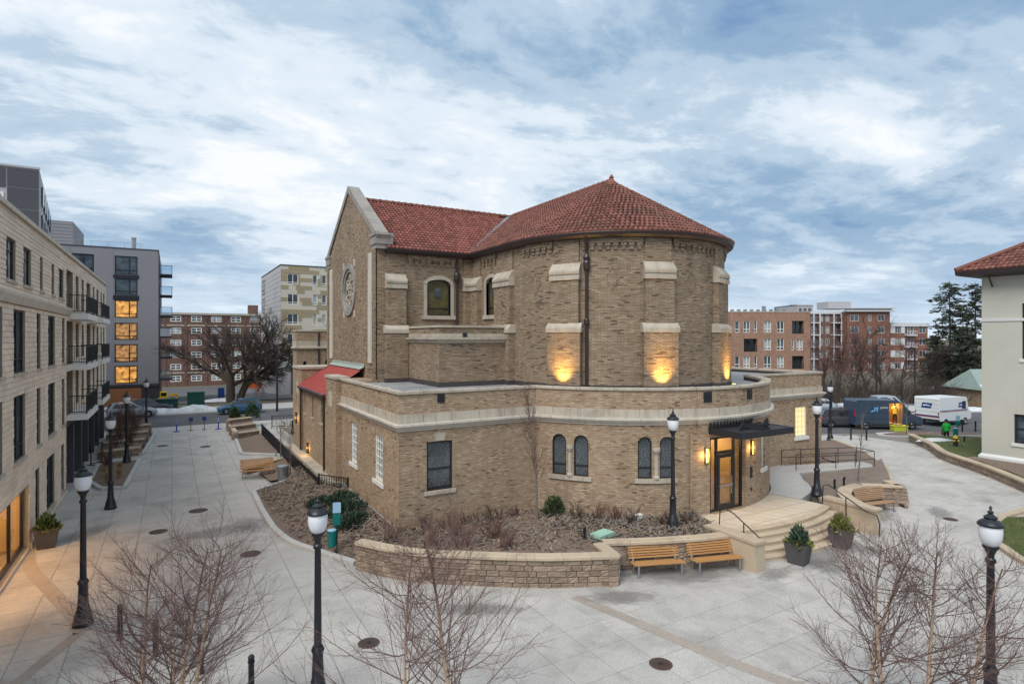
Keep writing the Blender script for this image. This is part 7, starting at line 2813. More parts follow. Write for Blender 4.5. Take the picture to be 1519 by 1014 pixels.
def text_mesh(s, size, m, name='lettering', thick=.004):
    cu = bpy.data.curves.new(name, 'FONT')
    cu.body = s
    cu.size = size
    cu.extrude = thick
    o = bpy.data.objects.new(name, cu)
    COL.objects.link(o)
    dg = bpy.context.evaluated_depsgraph_get()
    me = bpy.data.meshes.new_from_object(o.evaluated_get(dg))
    bpy.data.objects.remove(o)
    me.materials.clear()
    me.materials.append(m)
    return me
def van():
    p = fpos(1309, 54.6)
    t = thing('delivery_van', 'slate blue delivery van with its side door open on lit shelves', 'van', (p.x, p.y, 0), AF)
    prof = [(-3.1, .42), (3.0, .42), (3.12, .62), (3.1, .95), (2.9, 1.15), (2.1, 1.38), (1.45, 2.18), (1.1, 2.5), (.7, 2.66), (-2.9, 2.7), (-3.08, 2.55)]
    w = 1.02
    def top(x):
        pts = [(-3.1, 2.5), (-2.9, 2.7), (.7, 2.66), (1.1, 2.5), (1.45, 2.18), (2.1, 1.38), (2.9, 1.15), (3.12, .8)]
        for a, b in zip(pts, pts[1:]):
            if a[0] <= x <= b[0]:
                return a[1] + (b[1] - a[1]) * (x - a[0]) / (b[0] - a[0])
        return .8
    mb = MB()
    n = len(prof)
    V = [(x, -w, z) for x, z in prof] + [(x, w, z) for x, z in prof]
    F = [(i, (i + 1) % n, n + (i + 1) % n, n + i) for i in range(n)] + [tuple(range(n, 2 * n))]
    mb.add(V, F)
    d0, d1, dz0, dz1 = -.02, 1.18, .55, 2.4
    xs_ = [-3.1, -2.9, d0]
    for a, b in ((-3.1, -2.9), (-2.9, d0)):
        mb.add([(a, -w, .42), (b, -w, .42), (b, -w, top(b)), (a, -w, top(a))], [(0, 1, 2, 3)])
    mb.add([(d0, -w, .42), (d1, -w, .42), (d1, -w, dz0), (d0, -w, dz0)], [(0, 1, 2, 3)])
    mb.add([(d0, -w, dz1), (d1, -w, dz1), (1.1, -w, 2.5), (.7, -w, 2.66), (d0, -w, top(d0))], [(0, 1, 2, 3, 4)])
    mb.add([(d1, -w, .42), (3.0, -w, .42), (3.12, -w, .62), (3.1, -w, .95), (2.9, -w, 1.15), (2.1, -w, 1.38), (1.45, -w, 2.18), (d1, -w, 2.4)], [tuple(range(8))])
    obj('body', mb, M_VAN, t, local=True)
    mb = MB()
    a, b, c, d = d0, d1, dz0, dz1
    for q in (((a, -w), (a, .7)), ((a, .7), (b, .7)), ((b, .7), (b, -w))):
        mb.add([(*q[0], c), (*q[1], c), (*q[1], d), (*q[0], d)], [(0, 1, 2, 3)])
    mb.add([(a, -w, c), (b, -w, c), (b, .7, c), (a, .7, c)], [(0, 1, 2, 3)])
    mb.add([(a, -w, d), (b, -w, d), (b, .7, d), (a, .7, d)], [(0, 1, 2, 3)])
    inn = obj('cargo_interior', mb, M_CARTON, t, local=True)
    mb = MB()
    box(mb, a + .2, b - .2, -.5, -.3, d - .05, d - .02)
    obj('interior_lamp', mb, M_LOBBYLAMP, inn, local=True)
    mb = MB()
    for z in (1.15, 1.75):
        box(mb, a + .03, b - .35, .1, .68, z, z + .04)
    obj('shelf', mb, M_STEEL, inn, local=True)
    r = random.Random(4)
    mb = MB()
    for z in (.55, 1.19, 1.79):
        x = a + .08
        while x < b - .6:
            ww = r.uniform(.16, .3)
            box(mb, x, x + ww, .15, .5, z, z + r.uniform(.2, .45))
            x += ww + .03
    obj('parcel', mb, M_CARTON, inn, local=True)
    mb = MB()
    mb.add([(1.32, -w - .008, 1.32), (2.02, -w - .008, 1.3), (1.48, -w - .008, 2.02), (1.3, -w - .008, 2.05)], [(0, 1, 2, 3)])
    obj('side_window', mb, M_GLASSB, t, local=True)
    mb = MB()
    mb.add([(2.13, -.92, 1.40), (2.13, .92, 1.40), (1.5, .86, 2.17), (1.5, -.86, 2.17)], [(0, 1, 2, 3)])
    mb.v = [(x + .02, y, z + .02) for x, y, z in mb.v]
    obj('windshield', mb, M_GLASSB, t, local=True)
    for x in (-2.1, 2.12):
        for sg in (-1, 1):
            wheel(t, x, sg * (w + .01), .37, .25, sg)
    mb = MB()
    box(mb, -3.0, 2.9, -w - .03, w + .03, .36, .5)
    obj('bumper_skirt', mb, M_BLACKMATT, t, local=True)
    mb = MB()
    for z in (.95, 1.55):
        box(mb, -2.9, -.1, -w - .012, -w, z, z + .02)
    for x in (-1.6,):
        box(mb, x, x + .018, -w - .01, -w, .5, 2.55)
    obj('body_seam', mb, M_BLACKMATT, t, local=True)
    for sg in (-1, 1):
        mb = MB()
        box(mb, -3.13, -3.08, sg * .9 - .09, sg * .9 + .09, 1.2, 1.75)
        obj('tail_light', mb, M_REDPRINT, t, local=True)
        mb = MB()
        box(mb, 2.85, 3.08, sg * .75 - .17, sg * .75 + .17, .85, 1.05)
        obj('headlight', mb, M_RIM, t, local=True)
    mb = MB()
    box(mb, 1.6, 1.72, -w - .25, -w - .02, 1.42, 1.8)
    obj('mirror', mb, M_BLACKMATT, t, local=True)
    # printed arrow and word
    mb = MB()
    pts = [(-1.75 + .62 * k / 8, -w - .014, 1.66 - .16 * SIN(PI * k / 8 * .9) * 0 + .30 * (k / 8) ** 2) for k in range(9)]
    V = []
    for k, q in enumerate(pts):
        th_ = .03 + .05 * SIN(PI * k / 8)
        V += [(q[0], q[1], q[2] - th_), (q[0], q[1], q[2] + th_)]
    mb.add(V, [(2 * k, 2 * k + 2, 2 * k + 3, 2 * k + 1) for k in range(8)])
    mb.add([(-1.45, -w - .014, 2.0), (-1.02, -w - .014, 2.08), (-1.10, -w - .014, 1.62), (-1.2, -w - .014, 1.64), (-1.14, -w - .014, 1.96), (-1.42, -w - .014, 1.9)], [(0, 1, 4, 5), (1, 2, 3, 4)])
    obj('arrow_print', mb, M_LOGOBLUE, t, local=True)
    o = bpy.data.objects.new('lettering', text_mesh('prime', .30, M_VANWHITE))
    link(o, t)
    o.location = (-.85, -w - .012, 1.93)
    o.rotation_euler = (PI / 2, 0, 0)
    l = bpy.data.lights.new('cargo_light', 'POINT')
    l.energy = 55
    l.color = (1, .55, .18)
    l.shadow_soft_size = .15
    lo = bpy.data.objects.new('cargo_light', l)
    COL.objects.link(lo)
    lo.parent = t
    lo.location = (.55, -.45, 2.25)
    return t
van_o = van()
p = fwd(52.9, (1333.5 - 759.5) / 867 * 52.9)
simple('tote', 'yellow green delivery tote on the road below the van door', 'tote', [('box', bx((-.62, .62, -.3, .3, .0, .42)), M_YELLOWTOTE), ('rim', bx((-.66, .66, -.34, .34, .423, .5)), M_YELLOWTOTE), ('parcel', bx((-.4, .2, -.2, .2, .503, .62)), M_CARTON)], (p.x, p.y, 0), AF)
# mail truck seen from behind
def mail():
    d = 57.2
    ray_ = fwd(1, (1398 - 759.5) / 867).normalized()
    ang = math.atan2(ray_.y, ray_.x) - rad(30)
    p = fwd(d, (1397 - 759.5) / 867 * d)
    t = thing('mail_truck', 'white boxy mail truck seen from behind with blue emblem', 'mail truck', (p.x, p.y, 0), ang)
    L, w = 4.6, 1.16
    mb = MB()
    prof = [(-L / 2, .5), (L / 2, .5), (L / 2 + .35, .6), (L / 2 + .35, 1.25), (L / 2 - .1, 1.45), (L / 2 - .35, 2.55), (L / 2 - .5, 2.68), (-L / 2 + .06, 2.72), (-L / 2, 2.6)]
    xprism(mb, prof, -w, w)
    obj('body', mb, M_VANWHITE, t, local=True)
    mb = MB()
    box(mb, -L / 2 - .03, -L / 2, -w + .12, w - .12, 1.02, 2.45)
    obj('rear_door', mb, M_VANWHITE, t, local=True)
    mb = MB()
    for z in (1.0, 1.35, 1.7, 2.05, 2.46):
        box(mb, -L / 2 - .036, -L / 2, -w + .1, w - .1, z, z + .02)
    obj('door_slat', mb, M_STEEL, t, local=True)
    mb = MB()
    box(mb, -L / 2 - .04, -L / 2 - .0, -w + .02, w - .02, .92, .985)
    box(mb, -L / 2 + .05, L / 2 - .3, -w - .008, -w, 1.42, 1.5)
    obj('stripe', mb, M_EAGLE, t, local=True)
    mb = MB()
    box(mb, -L / 2 - .04, -L / 2, -w + .02, w - .02, .86, .9)
    box(mb, -L / 2 + .05, L / 2 - .3, -w - .008, -w, 1.34, 1.385)
    obj('red_stripe', mb, M_REDPRINT, t, local=True)
    mb = MB()
    X = -L / 2 - .05
    mb.add([(X, .52, 1.68), (X, -.38, 1.68), (X, -.52, 2.18), (X, .38, 2.18)], [(0, 1, 2, 3)])
    Y = -w - .014
    mb.add([(.55, Y, 1.72), (1.2, Y, 1.72), (1.3, Y, 2.18), (.65, Y, 2.18)], [(0, 1, 2, 3)])
    obj('emblem', mb, M_EAGLE, t, local=True)
    mb = MB()
    X = X - .004
    mb.add([(X, .36, 1.84), (X, .1, 1.9), (X, -.42, 1.86), (X, -.2, 1.97), (X, .08, 2.03), (X, .3, 1.98)], [(0, 1, 2, 3, 4, 5)])
    Y = Y - .004
    mb.add([(.68, Y, 1.86), (.9, Y, 1.9), (1.2, Y, 1.87), (1.05, Y, 1.98), (.85, Y, 2.03)], [(0, 1, 2, 3, 4)])
    obj('eagle_print', mb, M_VANWHITE, t, local=True)
    mb = MB()
    box(mb, L / 2 - 1.15, L / 2 - .55, -w - .012, -w, 1.55, 2.3)
    obj('side_window', mb, M_GLASS, t, local=True)
    mb = MB()
    mb.add([(L / 2 - .08, -w + .12, 1.5), (L / 2 - .08, w - .12, 1.5), (L / 2 - .33, w - .12, 2.5), (L / 2 - .33, -w + .12, 2.5)], [(0, 1, 2, 3)])
    mb.v = [(x + .015, y, z) for x, y, z in mb.v]
    obj('windshield', mb, M_GLASSB, t, local=True)
    mb = MB()
    box(mb, -L / 2 - .12, -L / 2, -w, w, .48, .66)
    obj('bumper', mb, M_BLACKMATT, t, local=True)
    for sg in (-1, 1):
        mb = MB()
        box(mb, -L / 2 - .03, -L / 2, sg * 1.05 - .06, sg * 1.05 + .06, 1.1, 1.35)
        obj('tail_light', mb, M_REDPRINT, t, local=True)
        for x in (-1.35, 1.65):
            wheel(t, x, sg * (w + .01), .36, .24, sg)
    return t
mail()

# ------------------------------------------------------------------ people
def skin_mesh(name, verts, edges, radii, m, sub=1, root=0):
    me = bpy.data.meshes.new(name)
    me.from_pydata([tuple(v) for v in verts], edges, [])
    o = bpy.data.objects.new(name, me)
    COL.objects.link(o)
    md = o.modifiers.new('skin', 'SKIN')
    md.use_smooth_shade = True
    sv = me.skin_vertices[0].data
    for i, r in enumerate(radii):
        sv[i].radius = (r, r) if not isinstance(r, tuple) else r
        sv[i].use_root = (i == root)
    if sub:
        s = o.modifiers.new('sub', 'SUBSURF')
        s.levels = sub
        s.render_levels = sub
    dg = bpy.context.evaluated_depsgraph_get()
    m2 = bpy.data.meshes.new_from_object(o.evaluated_get(dg))
    bpy.data.objects.remove(o)
    bpy.data.meshes.remove(me)
    m2.name = name
    m2.materials.clear()
    m2.materials.append(m)
    return m2
def person(label, loc, rot, jacket, trousers, arms, bend=0., stride=.1):
    t = thing('person', label, 'person', loc, rot)
    V, E, Rr = [], [], []
    def v(x, y, z, r, pa=None):
        if z > .95:
            y -= (z - .95) * bend
        V.append((x, y, z)); Rr.append(r)
        if pa is not None:
            E.append((pa, len(V) - 1))
        return len(V) - 1
    pel = v(0, 0, .95, (.15, .11))
    wa = v(0, 0, 1.12, (.14, .10), pel)
    chs = v(0, 0, 1.32, (.165, .11), wa)
    nk = v(0, 0, 1.47, .062, chs)
    hb = v(0, -.01, 1.56, .075, nk)
    hm = v(0, -.02, 1.65, (.085, .1), hb)
    v(0, -.01, 1.73, .065, hm)
    v(0, -.115, 1.625, .018, hm)       # nose
    hands = []
    for sg in (-1, 1):
        hp_ = v(sg * .09, 0, .88, .09, pel)
        kn = v(sg * .1, -stride * sg * .5 - .02, .5, .062, hp_)
        an = v(sg * .1, stride * sg * -.5 + .03, .09, .042, kn)
        v(sg * .11, stride * sg * -.5 - .13, .04, .04, an)
        sh = v(sg * .19, 0, 1.40, .062, chs)
        el, wr = arms[0 if sg < 0 else 1]
        e_ = v(sg * (.19 + el[0]), el[1], 1.40 + el[2], .047, sh)
        w_ = v(sg * (.19 + wr[0]), wr[1], 1.40 + wr[2], .031, e_)
        d = (Vector(V[w_]) - Vector(V[e_])).normalized()
        pm = v(*(Vector(V[w_]) + d * .07), .032, w_)
        sd2 = d.cross(Vector((1, 0, 0)))
        sd2 = sd2.normalized() if sd2.length > .1 else Vector((0, 1, 0))
        for k, ln in enumerate((.07, .085, .08, .06)):
            b = Vector(V[pm]) + sd2 * ((k - 1.5) * .019) + d * .02
            a1 = v(*(b + d * .02), .0095, pm)
            a2 = v(*(b + d * (.02 + ln * .5)), .009, a1)
            v(*(b + d * (.02 + ln * .95) - Vector((0, .012, .004))), .0075, a2)
        th1 = v(*(Vector(V[w_]) + d * .04 + sd2 * -.04), .011, w_)
        v(*(Vector(V[w_]) + d * .09 + sd2 * -.055), .009, th1)
        hands.append((sh, e_, w_))
    inst('body', skin_mesh('body', V, E, Rr, M_SKIN), t, Vector(t.location))
    # jacket
    jv, je, jr = [], [], []
    def jw(i, r, pa=None):
        jv.append(V[i]); jr.append(r)
        if pa is not None:
            je.append((pa, len(jv) - 1))
        return len(jv) - 1
    a = jw(pel, (.185, .14))
    b = jw(wa, (.18, .135), a)
    c = jw(chs, (.205, .145), b)
    jw(nk, .085, c)
    low = len(jv); jv.append((0, 0, .8)); jr.append((.19, .145)); je.append((a, low))
    for sh, e_, w_ in hands:
        q = jw(sh, .085, c)
        q = jw(e_, .07, q)
        jw(w_, .052, q)
    o = bpy.data.objects.new('jacket', skin_mesh('jacket', jv, je, jr, jacket))
    link(o, t)
    tv, te, tr_ = [(0, 0, .92)], [], [(.16, .125)]
    for sg in (-1, 1):
        n0 = len(tv)
        tv += [(sg * .09, 0, .84), (sg * .1, -stride * sg * .5 - .02, .5), (sg * .1, stride * sg * -.5 + .03, .12)]
        tr_ += [.11, .082, .07]
        te += [(0, n0), (n0, n0 + 1), (n0 + 1, n0 + 2)]
    o = bpy.data.objects.new('trousers', skin_mesh('trousers', tv, te, tr_, trousers))
    link(o, t)
    mb = MB()
    for sg in (-1, 1):
        y0 = stride * sg * -.5
        box(mb, sg * .11 - .055, sg * .11 + .055, y0 - .2, y0 + .1, 0, .1)
    obj('shoe', mb, M_DARKCLOTH, t, local=True)
    hy = -.7 * bend
    mb = MB()
    lathe(mb, [(.104, 1.62), (.118, 1.68), (.105, 1.75), (.06, 1.785), (0, 1.795)], 14, (0, .012 - .7 * bend, 0))
    mb.v = [(x, y + (.03 if z < 1.66 else 0), z) for x, y, z in mb.v]
    obj('hair', mb, M_HAIR, t, smooth=True, local=True)
    mb = MB()
    for sg in (-1, 1):
        lathe(mb, [(0, -.013), (.013, 0), (0, .013)], 6, (sg * .035, -.105 - .69 * bend, 1.655))
    obj('eye', mb, M_HAIR, t, local=True)
    return t
p = fpos(1404, 47.4)
person('person in a bright green jacket and dark trousers standing by the lawn', (p.x, p.y, 0.012), rad(120), M_GREENJACKET, M_DARKCLOTH, [((.06, -.02, -.28), (.06, -.2, -.38)), ((.05, .0, -.29), (.04, -.12, -.53))])
p = Vector((van_o.location.x, van_o.location.y)) + Vector((COS(AF) * .75 + SIN(AF) * .62, SIN(AF) * .75 - COS(AF) * .62))
person('person in a yellow vest leaning in the open van door', (p.x, p.y, .55), AF + rad(150), M_YELLOW, M_DARKCLOTH, [((.06, -.12, -.25), (.02, -.34, -.3)), ((.05, -.1, -.26), (.02, -.34, -.34))], .12, .05)

# ------------------------------------------------------------------ plants
def leafspray(mb, r, c, rx, ry, rz, n, size, up=.3, hollow=.35):
    for _ in range(n):
        a, b = r.uniform(0, 2 * PI), math.acos(r.uniform(-.25, 1))
        q = r.uniform(hollow, 1) ** .6
        d = Vector((SIN(b) * COS(a), SIN(b) * SIN(a), COS(b)))
        p = Vector((c[0] + d.x * rx * q, c[1] + d.y * ry * q, c[2] + d.z * rz * q))
        ax = (d + Vector((r.uniform(-.7, .7), r.uniform(-.7, .7), r.uniform(-.3, .5) + up))).normalized()
        sd2 = ax.orthogonal().normalized()
        sd2 = (sd2 * COS(r.uniform(0, PI)) + ax.cross(sd2) * SIN(r.uniform(0, PI))).normalized()
        L = size * r.uniform(.6, 1.4)
        mb.add([p - ax * L * .5, p + sd2 * L * .18, p + ax * L * .6, p - sd2 * L * .18], [(0, 1, 2, 3)])
def shrub(name, label, x, y, z, rx, ry, rz, n, size, m, seed, cat='shrub', group=None, ms=None):
    r = random.Random(seed)
    t = thing(name, label, cat, (x, y, z), 0, group)
    mb = MB()
    for k in range(9):
        a = r.uniform(0, 2 * PI)
        q = r.uniform(.3, .8)
        tube(mb, [(0, 0, -.05), (rx * q * .5 * COS(a), ry * q * .5 * SIN(a), rz * .5), (rx * q * COS(a), ry * q * SIN(a), rz * .85)], .02, .006, n=4)
    obj('stem', mb, ms or M_BTWIG, t, local=True)
    mb = MB()
    leafspray(mb, r, (0, 0, rz * .12), rx, ry, rz, n, size)
    obj('foliage', mb, m, t, local=True)
    return t
SH = [(7.0, 27.9, .9, .75, .75, 'dark juniper shrub under the left wing windows'), (6.9, 26.3, .95, .9, .75, 'largest dark juniper shrub at the left wing foot'), (6.75, 24.9, .8, .8, .6, 'dark juniper shrub nearest the church corner'),
      (6.2, 28.6, .7, .6, .5, 'dark juniper shrub at the end of the short fence')]
for k, (x, y, rx, ry, rz, lb) in enumerate(SH):
    shrub('juniper_shrub', lb, x, y, .3, rx * 1.12, ry * 1.12, rz, 1700, .19, M_LEAFB, 30 + k, group='junipers at the left wing')
shrub('evergreen_shrub', 'small dark evergreen shrub beside the slender bare tree', 14.3, 21.0, .8, .5, .45, .7, 700, .13, M_LEAF, 40)
for k, (x, y, rz, lb) in enumerate(((9.0, 49.8, .8, 'green shrub in the long concrete planter, nearest one'), (9.8, 52.0, .75, 'rusty green shrub in the middle of the concrete planter'), (10.4, 49.4, .8, 'green shrub in the concrete planter next to the church wall'))):
    shrub('evergreen_shrub', lb, x, y, .6, .7, .6, rz, 700, .2, M_LEAFB if k != 1 else M_LITTER, 44 + k, group='shrubs in the concrete planter')
for k, (x, y, z, lb) in enumerate(((5.1, 60.6, .9, 'small conical evergreen on the topmost terrace, nearest the walkway'), (6.6, 60.4, .9, 'larger evergreen on the topmost terrace, by the black fence'))):
    shrub('evergreen_shrub', lb, x, y, z, .5 + .15 * k, .5, 1.0 + .3 * k, 700, .2, M_LEAF, 50 + k)
def planter(label, x, y, rot, seed, m):
    r = random.Random(seed)
    t = thing('planter_box', label, 'planter', (x, y, 0), rot, 'tapered grey plant pots')
    mb = MB()
    a, b = .28, .40
    V = [(-a, -a, 0), (a, -a, 0), (a, a, 0), (-a, a, 0), (-b, -b, .78), (b, -b, .78), (b, b, .78), (-b, b, .78), (-b + .05, -b + .05, .78), (b - .05, -b + .05, .78), (b - .05, b - .05, .78), (-b + .05, b - .05, .78),
         (-b + .06, -b + .06, .70), (b - .06, -b + .06, .70), (b - .06, b - .06, .70), (-b + .06, b - .06, .70)]
    mb.add(V, [(3, 2, 1, 0)] + [(k, (k + 1) % 4, 4 + (k + 1) % 4, 4 + k) for k in range(4)] + [(4 + k, 4 + (k + 1) % 4, 8 + (k + 1) % 4, 8 + k) for k in range(4)] + [(8 + k, 8 + (k + 1) % 4, 12 + (k + 1) % 4, 12 + k) for k in range(4)])
    obj('pot', mb, M_PLANTER, t, local=True)
    mb = MB()
    mb.add([(-.34, -.34, .71), (.34, -.34, .71), (.34, .34, .71), (-.34, .34, .71)], [(0, 1, 2, 3)])
    obj('soil', mb, M_MULCH, t, local=True)
    mb = MB()
    leafspray(mb, r, (0, 0, .72), .5, .5, .2, 260, .2, .1)
    obj('trailing_leaves', mb, M_LEAFY, t, local=True)
    mb = MB()
    leafspray(mb, r, (0, 0, .8), .34, .34, .55, 420, .22, .9, .1)
    obj('foliage', mb, m, t, local=True)
    return t
planter('tapered grey planter with dark evergreen in front of the steps, the nearer one', 20.25, 13.5, .25, 60, M_LEAFB)
planter('tapered grey planter with yellow green leaves before the right cheek wall', 23.25, 13.65, .2, 61, M_LEAFY)
planter('tapered grey planter by the lit shop window', -4.35, 29.75, .05, 62, M_LEAF)
# bare branch generator
def grow(r, out, p, d, L, rad_, lvl, spec):
    sp = spec[lvl]
    n = sp['n']
    pts = [p.copy()]
    q = p.copy()
    dd = d.normalized()
    for i in range(n):
        dd = (dd + Vector((r.gauss(0, 1), r.gauss(0, 1), r.gauss(0, .7))) * sp['wob'] + Vector((0, 0, sp['up']))).normalized()
        q = q + dd * (L / n)
        pts.append(q.copy())
    out.append((lvl, pts, rad_, rad_ * sp['tap']))
    if lvl + 1 < len(spec):
        cs = spec[lvl + 1]
        k = int(sp['kids'] * r.uniform(.8, 1.2))
        for j in range(k):
            t = sp['t0'] + (1 - sp['t0']) * ((j + r.random()) / k)
            fi = min(n - 1, int(t * n))
            f = t * n - fi
            b = pts[fi].lerp(pts[fi + 1], min(1, f))
            ax = (pts[fi + 1] - pts[fi]).normalized()
            o = ax.orthogonal().normalized()
            az = r.uniform(0, 2 * PI) if lvl == 0 else r.uniform(0, 2 * PI)
            o = o * COS(az) + ax.cross(o) * SIN(az)
            an = rad(r.uniform(*cs['ang']))
            nd = ax * COS(an) + o * SIN(an)
            ln = L * cs['len'] * (1 - cs.get('sh', .55) * t) * r.uniform(.7, 1.25)
            rr = min(cs['r'] * (1 - .5 * t), (rad_ + (rad_ * sp['tap'] - rad_) * t) * .8)
            grow(r, out, b, nd, ln, rr, lvl + 1, spec)
def tree_from(name, label, loc, seeds, spec, mt, mc, split=1, sides=(8, 5, 3, 3, 3), cat='bare tree', group=None):
    t = thing(name, label, cat, loc, 0, group)
    tr, cr_ = MB(), MB()
    for base, d, L, r0, sd3 in seeds:
        out_ = []
        grow(random.Random(sd3), out_, Vector(base), Vector(d), L, r0, 0, spec)
        for lvl, pts, ra, rb_ in out_:
            tube(tr if lvl < split else cr_, pts, ra, rb_, n=sides[lvl], cap=False)
    obj('trunk', tr, mt, t, smooth=True, local=True)
    obj('crown', cr_, mc, t, smooth=True, local=True)
    return t
BSPEC = [dict(n=9, wob=.055, up=.03, tap=.2, kids=34, t0=.22),
         dict(n=8, wob=.10, up=.085, tap=.3, kids=11, t0=.12, ang=(48, 88), len=.66, sh=.66, r=.016),
         dict(n=5, wob=.13, up=.06, tap=.5, kids=4.2, t0=.15, ang=(20, 52), len=.40, sh=.4, r=.006),
         dict(n=3, wob=.13, up=.03, tap=.6, kids=0, t0=.2, ang=(18, 48), len=.5, sh=.3, r=.0033)]
def birch(label, x, y, stems, hs):
    sds = [((bx_, by_, -.05), (dx_, dy_, 1), h, r0, sd3) for (bx_, by_, dx_, dy_, h, r0, sd3) in stems]
    return tree_from('birch_tree', label, (x, y, 0), sds, BSPEC, M_BIRCH, M_BTWIG, 1, (8, 5, 3, 3), group='bare multi-stemmed birches on the plaza')
birch('bare three stemmed birch left of the tall street lamp', -.1, 13.3, [(-.28, .1, -.05, .02, 4.05, .06, 101), (.1, 0, .03, .0, 4.35, .06, 102), (.33, -.1, .12, -.02, 4.2, .055, 103), (.0, .2, -.02, .1, 2.9, .04, 104)], 0)
birch('bare two stemmed birch in front of the curved stone wall', 4.35, 10.3, [(-.55, .2, -.03, .05, 4.4, .05, 111), (.33, -.15, .05, -.02, 4.6, .065, 112)], 0)
birch('bare birch with two upright stems in front of the planters', 12.7, 6.75, [(-.05, .06, -.03, .02, 4.15, .062, 121), (.12, -.06, .02, .0, 4.1, .055, 122)], 0)
birch('bare birch with leaning stems beside the right street lamp', 13.35, 5.9, [(-.1, .1, .12, -.02, 4.1, .062, 131), (.35, -.25, .26, -.12, 3.9, .06, 132)], 0)
# young trees in the beds
YSPEC = [dict(n=8, wob=.03, up=.05, tap=.2, kids=34, t0=.2),
         dict(n=4, wob=.08, up=.12, tap=.4, kids=4, t0=.2, ang=(18, 38), len=.26, sh=.5, r=.010),
         dict(n=3, wob=.1, up=.08, tap=.6, kids=0, t0=.2, ang=(15, 35), len=.45, sh=.3, r=.005)]
tree_from('slender_tree', 'slender pale bare tree in the angle of wing and round wall', (13.2, 20.6, .8), [((0, 0, -.1), (0, 0, 1), 5.3, .06, 141)], [dict(n=8, wob=.03, up=.05, tap=.2, kids=60, t0=.28), dict(n=4, wob=.08, up=.12, tap=.4, kids=7, t0=.2, ang=(18, 40), len=.26, sh=.5, r=.013), dict(n=3, wob=.1, up=.08, tap=.6, kids=0, t0=.2, ang=(15, 35), len=.45, sh=.3, r=.007)], M_GREYTWIG, M_REDTWIG, 1, (6, 3, 3), group='slender young trees')
for k, (x, y, z, h, lb) in enumerate(((31.5, 17.6, .8, 3.6, 'young bare tree in the right bed behind the ramp rail'), (54.6, 26.4, .1, 5.0, 'young bare tree in the island before the white truck'), (61.5, 21.9, .1, 4.6, 'young bare tree beside the stucco building corner'),
                                      (6.0, 36.3, .2, 2.6, 'small bare sapling at the kerb corner behind the litter bin'), (6.3, 41.8, .3, 3.0, 'small bare sapling behind the left bench'),
                                      (7.3, 60.5, .6, 5.0, 'young bare tree by the topmost terrace'))):
    tree_from('slender_tree', lb, (x, y, z), [((0, 0, -.1), (0, 0, 1), h, .04, 150 + k)], YSPEC, M_GREYTWIG, M_REDTWIG if k > 2 else M_GREYTWIG, 1, (6, 3, 3), group='slender young trees')
# oak
OSPEC = [dict(n=5, wob=.05, up=.0, tap=.72, kids=8, t0=.5),
         dict(n=8, wob=.14, up=.045, tap=.25, kids=12, t0=.22, ang=(30, 68), len=2.5, sh=.25, r=.36),
         dict(n=6, wob=.16, up=.03, tap=.3, kids=11, t0=.12, ang=(25, 62), len=.46, sh=.35, r=.12),
         dict(n=4, wob=.15, up=.03, tap=.4, kids=10, t0=.1, ang=(22, 58), len=.42, sh=.3, r=.045),
         dict(n=3, wob=.13, up=.02, tap=.5, kids=0, t0=.1, ang=(20, 55), len=.55, sh=.3, r=.015)]
tree_from('oak_tree', 'large spreading bare oak in front of the red brick house', (7.0, 85.5, -.1), [((-.2, 0, -.3), (-.05, 0, 1), 4.3, .62, 161), ((.65, .2, -.3), (.22, .05, 1), 4.3, .5, 162)], OSPEC, M_BARK, M_TWIG, 2, (10, 7, 5, 3, 3))
# shrubby bare trees far on the right and small ones near the left beds
FSPEC = [dict(n=6, wob=.06, up=.03, tap=.3, kids=16, t0=.12),
         dict(n=5, wob=.12, up=.06, tap=.3, kids=11, t0=.12, ang=(25, 58), len=.6, sh=.4, r=.075),
         dict(n=4, wob=.14, up=.04, tap=.4, kids=9, t0=.1, ang=(20, 50), len=.45, sh=.3, r=.034),
         dict(n=3, wob=.12, up=.02, tap=.5, kids=0, t0=.1, ang=(20, 50), len=.5, sh=.3, r=.022)]
far_trees = []
for k, (u, d, h, lb) in enumerate(((1243, 78, 9.5, 'reddish bare tree behind the suv, nearest the church corner'), (1268, 84, 12.5, 'tall bare tree in front of the red brick block'), (1284, 80, 11.0, 'bare tree right of the tall one in front of the red block'),
                                   (1308, 88, 8.5, 'low bare tree below the red white block'), (1336, 86, 9.0, 'bare tree between the two thin poles'), (1375, 84, 8.5, 'bare tree at the foot of the conifers'), (1222, 86, 9.0, 'bare tree showing over the low church roof'))):
    p = fpos(u, d)
    tree_from('bare_tree', lb, (p.x, p.y, -.1), [((0, 0, 0), (0, 0, 1), h * .75, .16, 170 + k)], FSPEC, M_BARK, M_REDTWIG if k % 2 == 0 else M_TWIG, 1, (6, 4, 3, 3), group='bare trees on the far right')
CSPEC = [dict(n=4, wob=.05, up=.04, tap=.3, kids=13, t0=.05),
         dict(n=4, wob=.12, up=.08, tap=.4, kids=5, t0=.1, ang=(15, 45), len=.55, sh=.3, r=.014),
         dict(n=3, wob=.12, up=.06, tap=.6, kids=0, t0=.1, ang=(15, 40), len=.5, sh=.3, r=.007)]
def clump(name, label, x, y, z, h, seed, m, n=6, spread=.35, group=None):
    r = random.Random(seed)
    sds = [((r.uniform(-.2, .2), r.uniform(-.2, .2), -.05), (r.gauss(0, spread), r.gauss(0, spread), 1), h * r.uniform(.7, 1.1), .018, seed * 10 + k) for k in range(n)]
    return tree_from(name, label, (x, y, z), sds, CSPEC, m, m, 1, (4, 3, 3), cat='bare shrub', group=group)
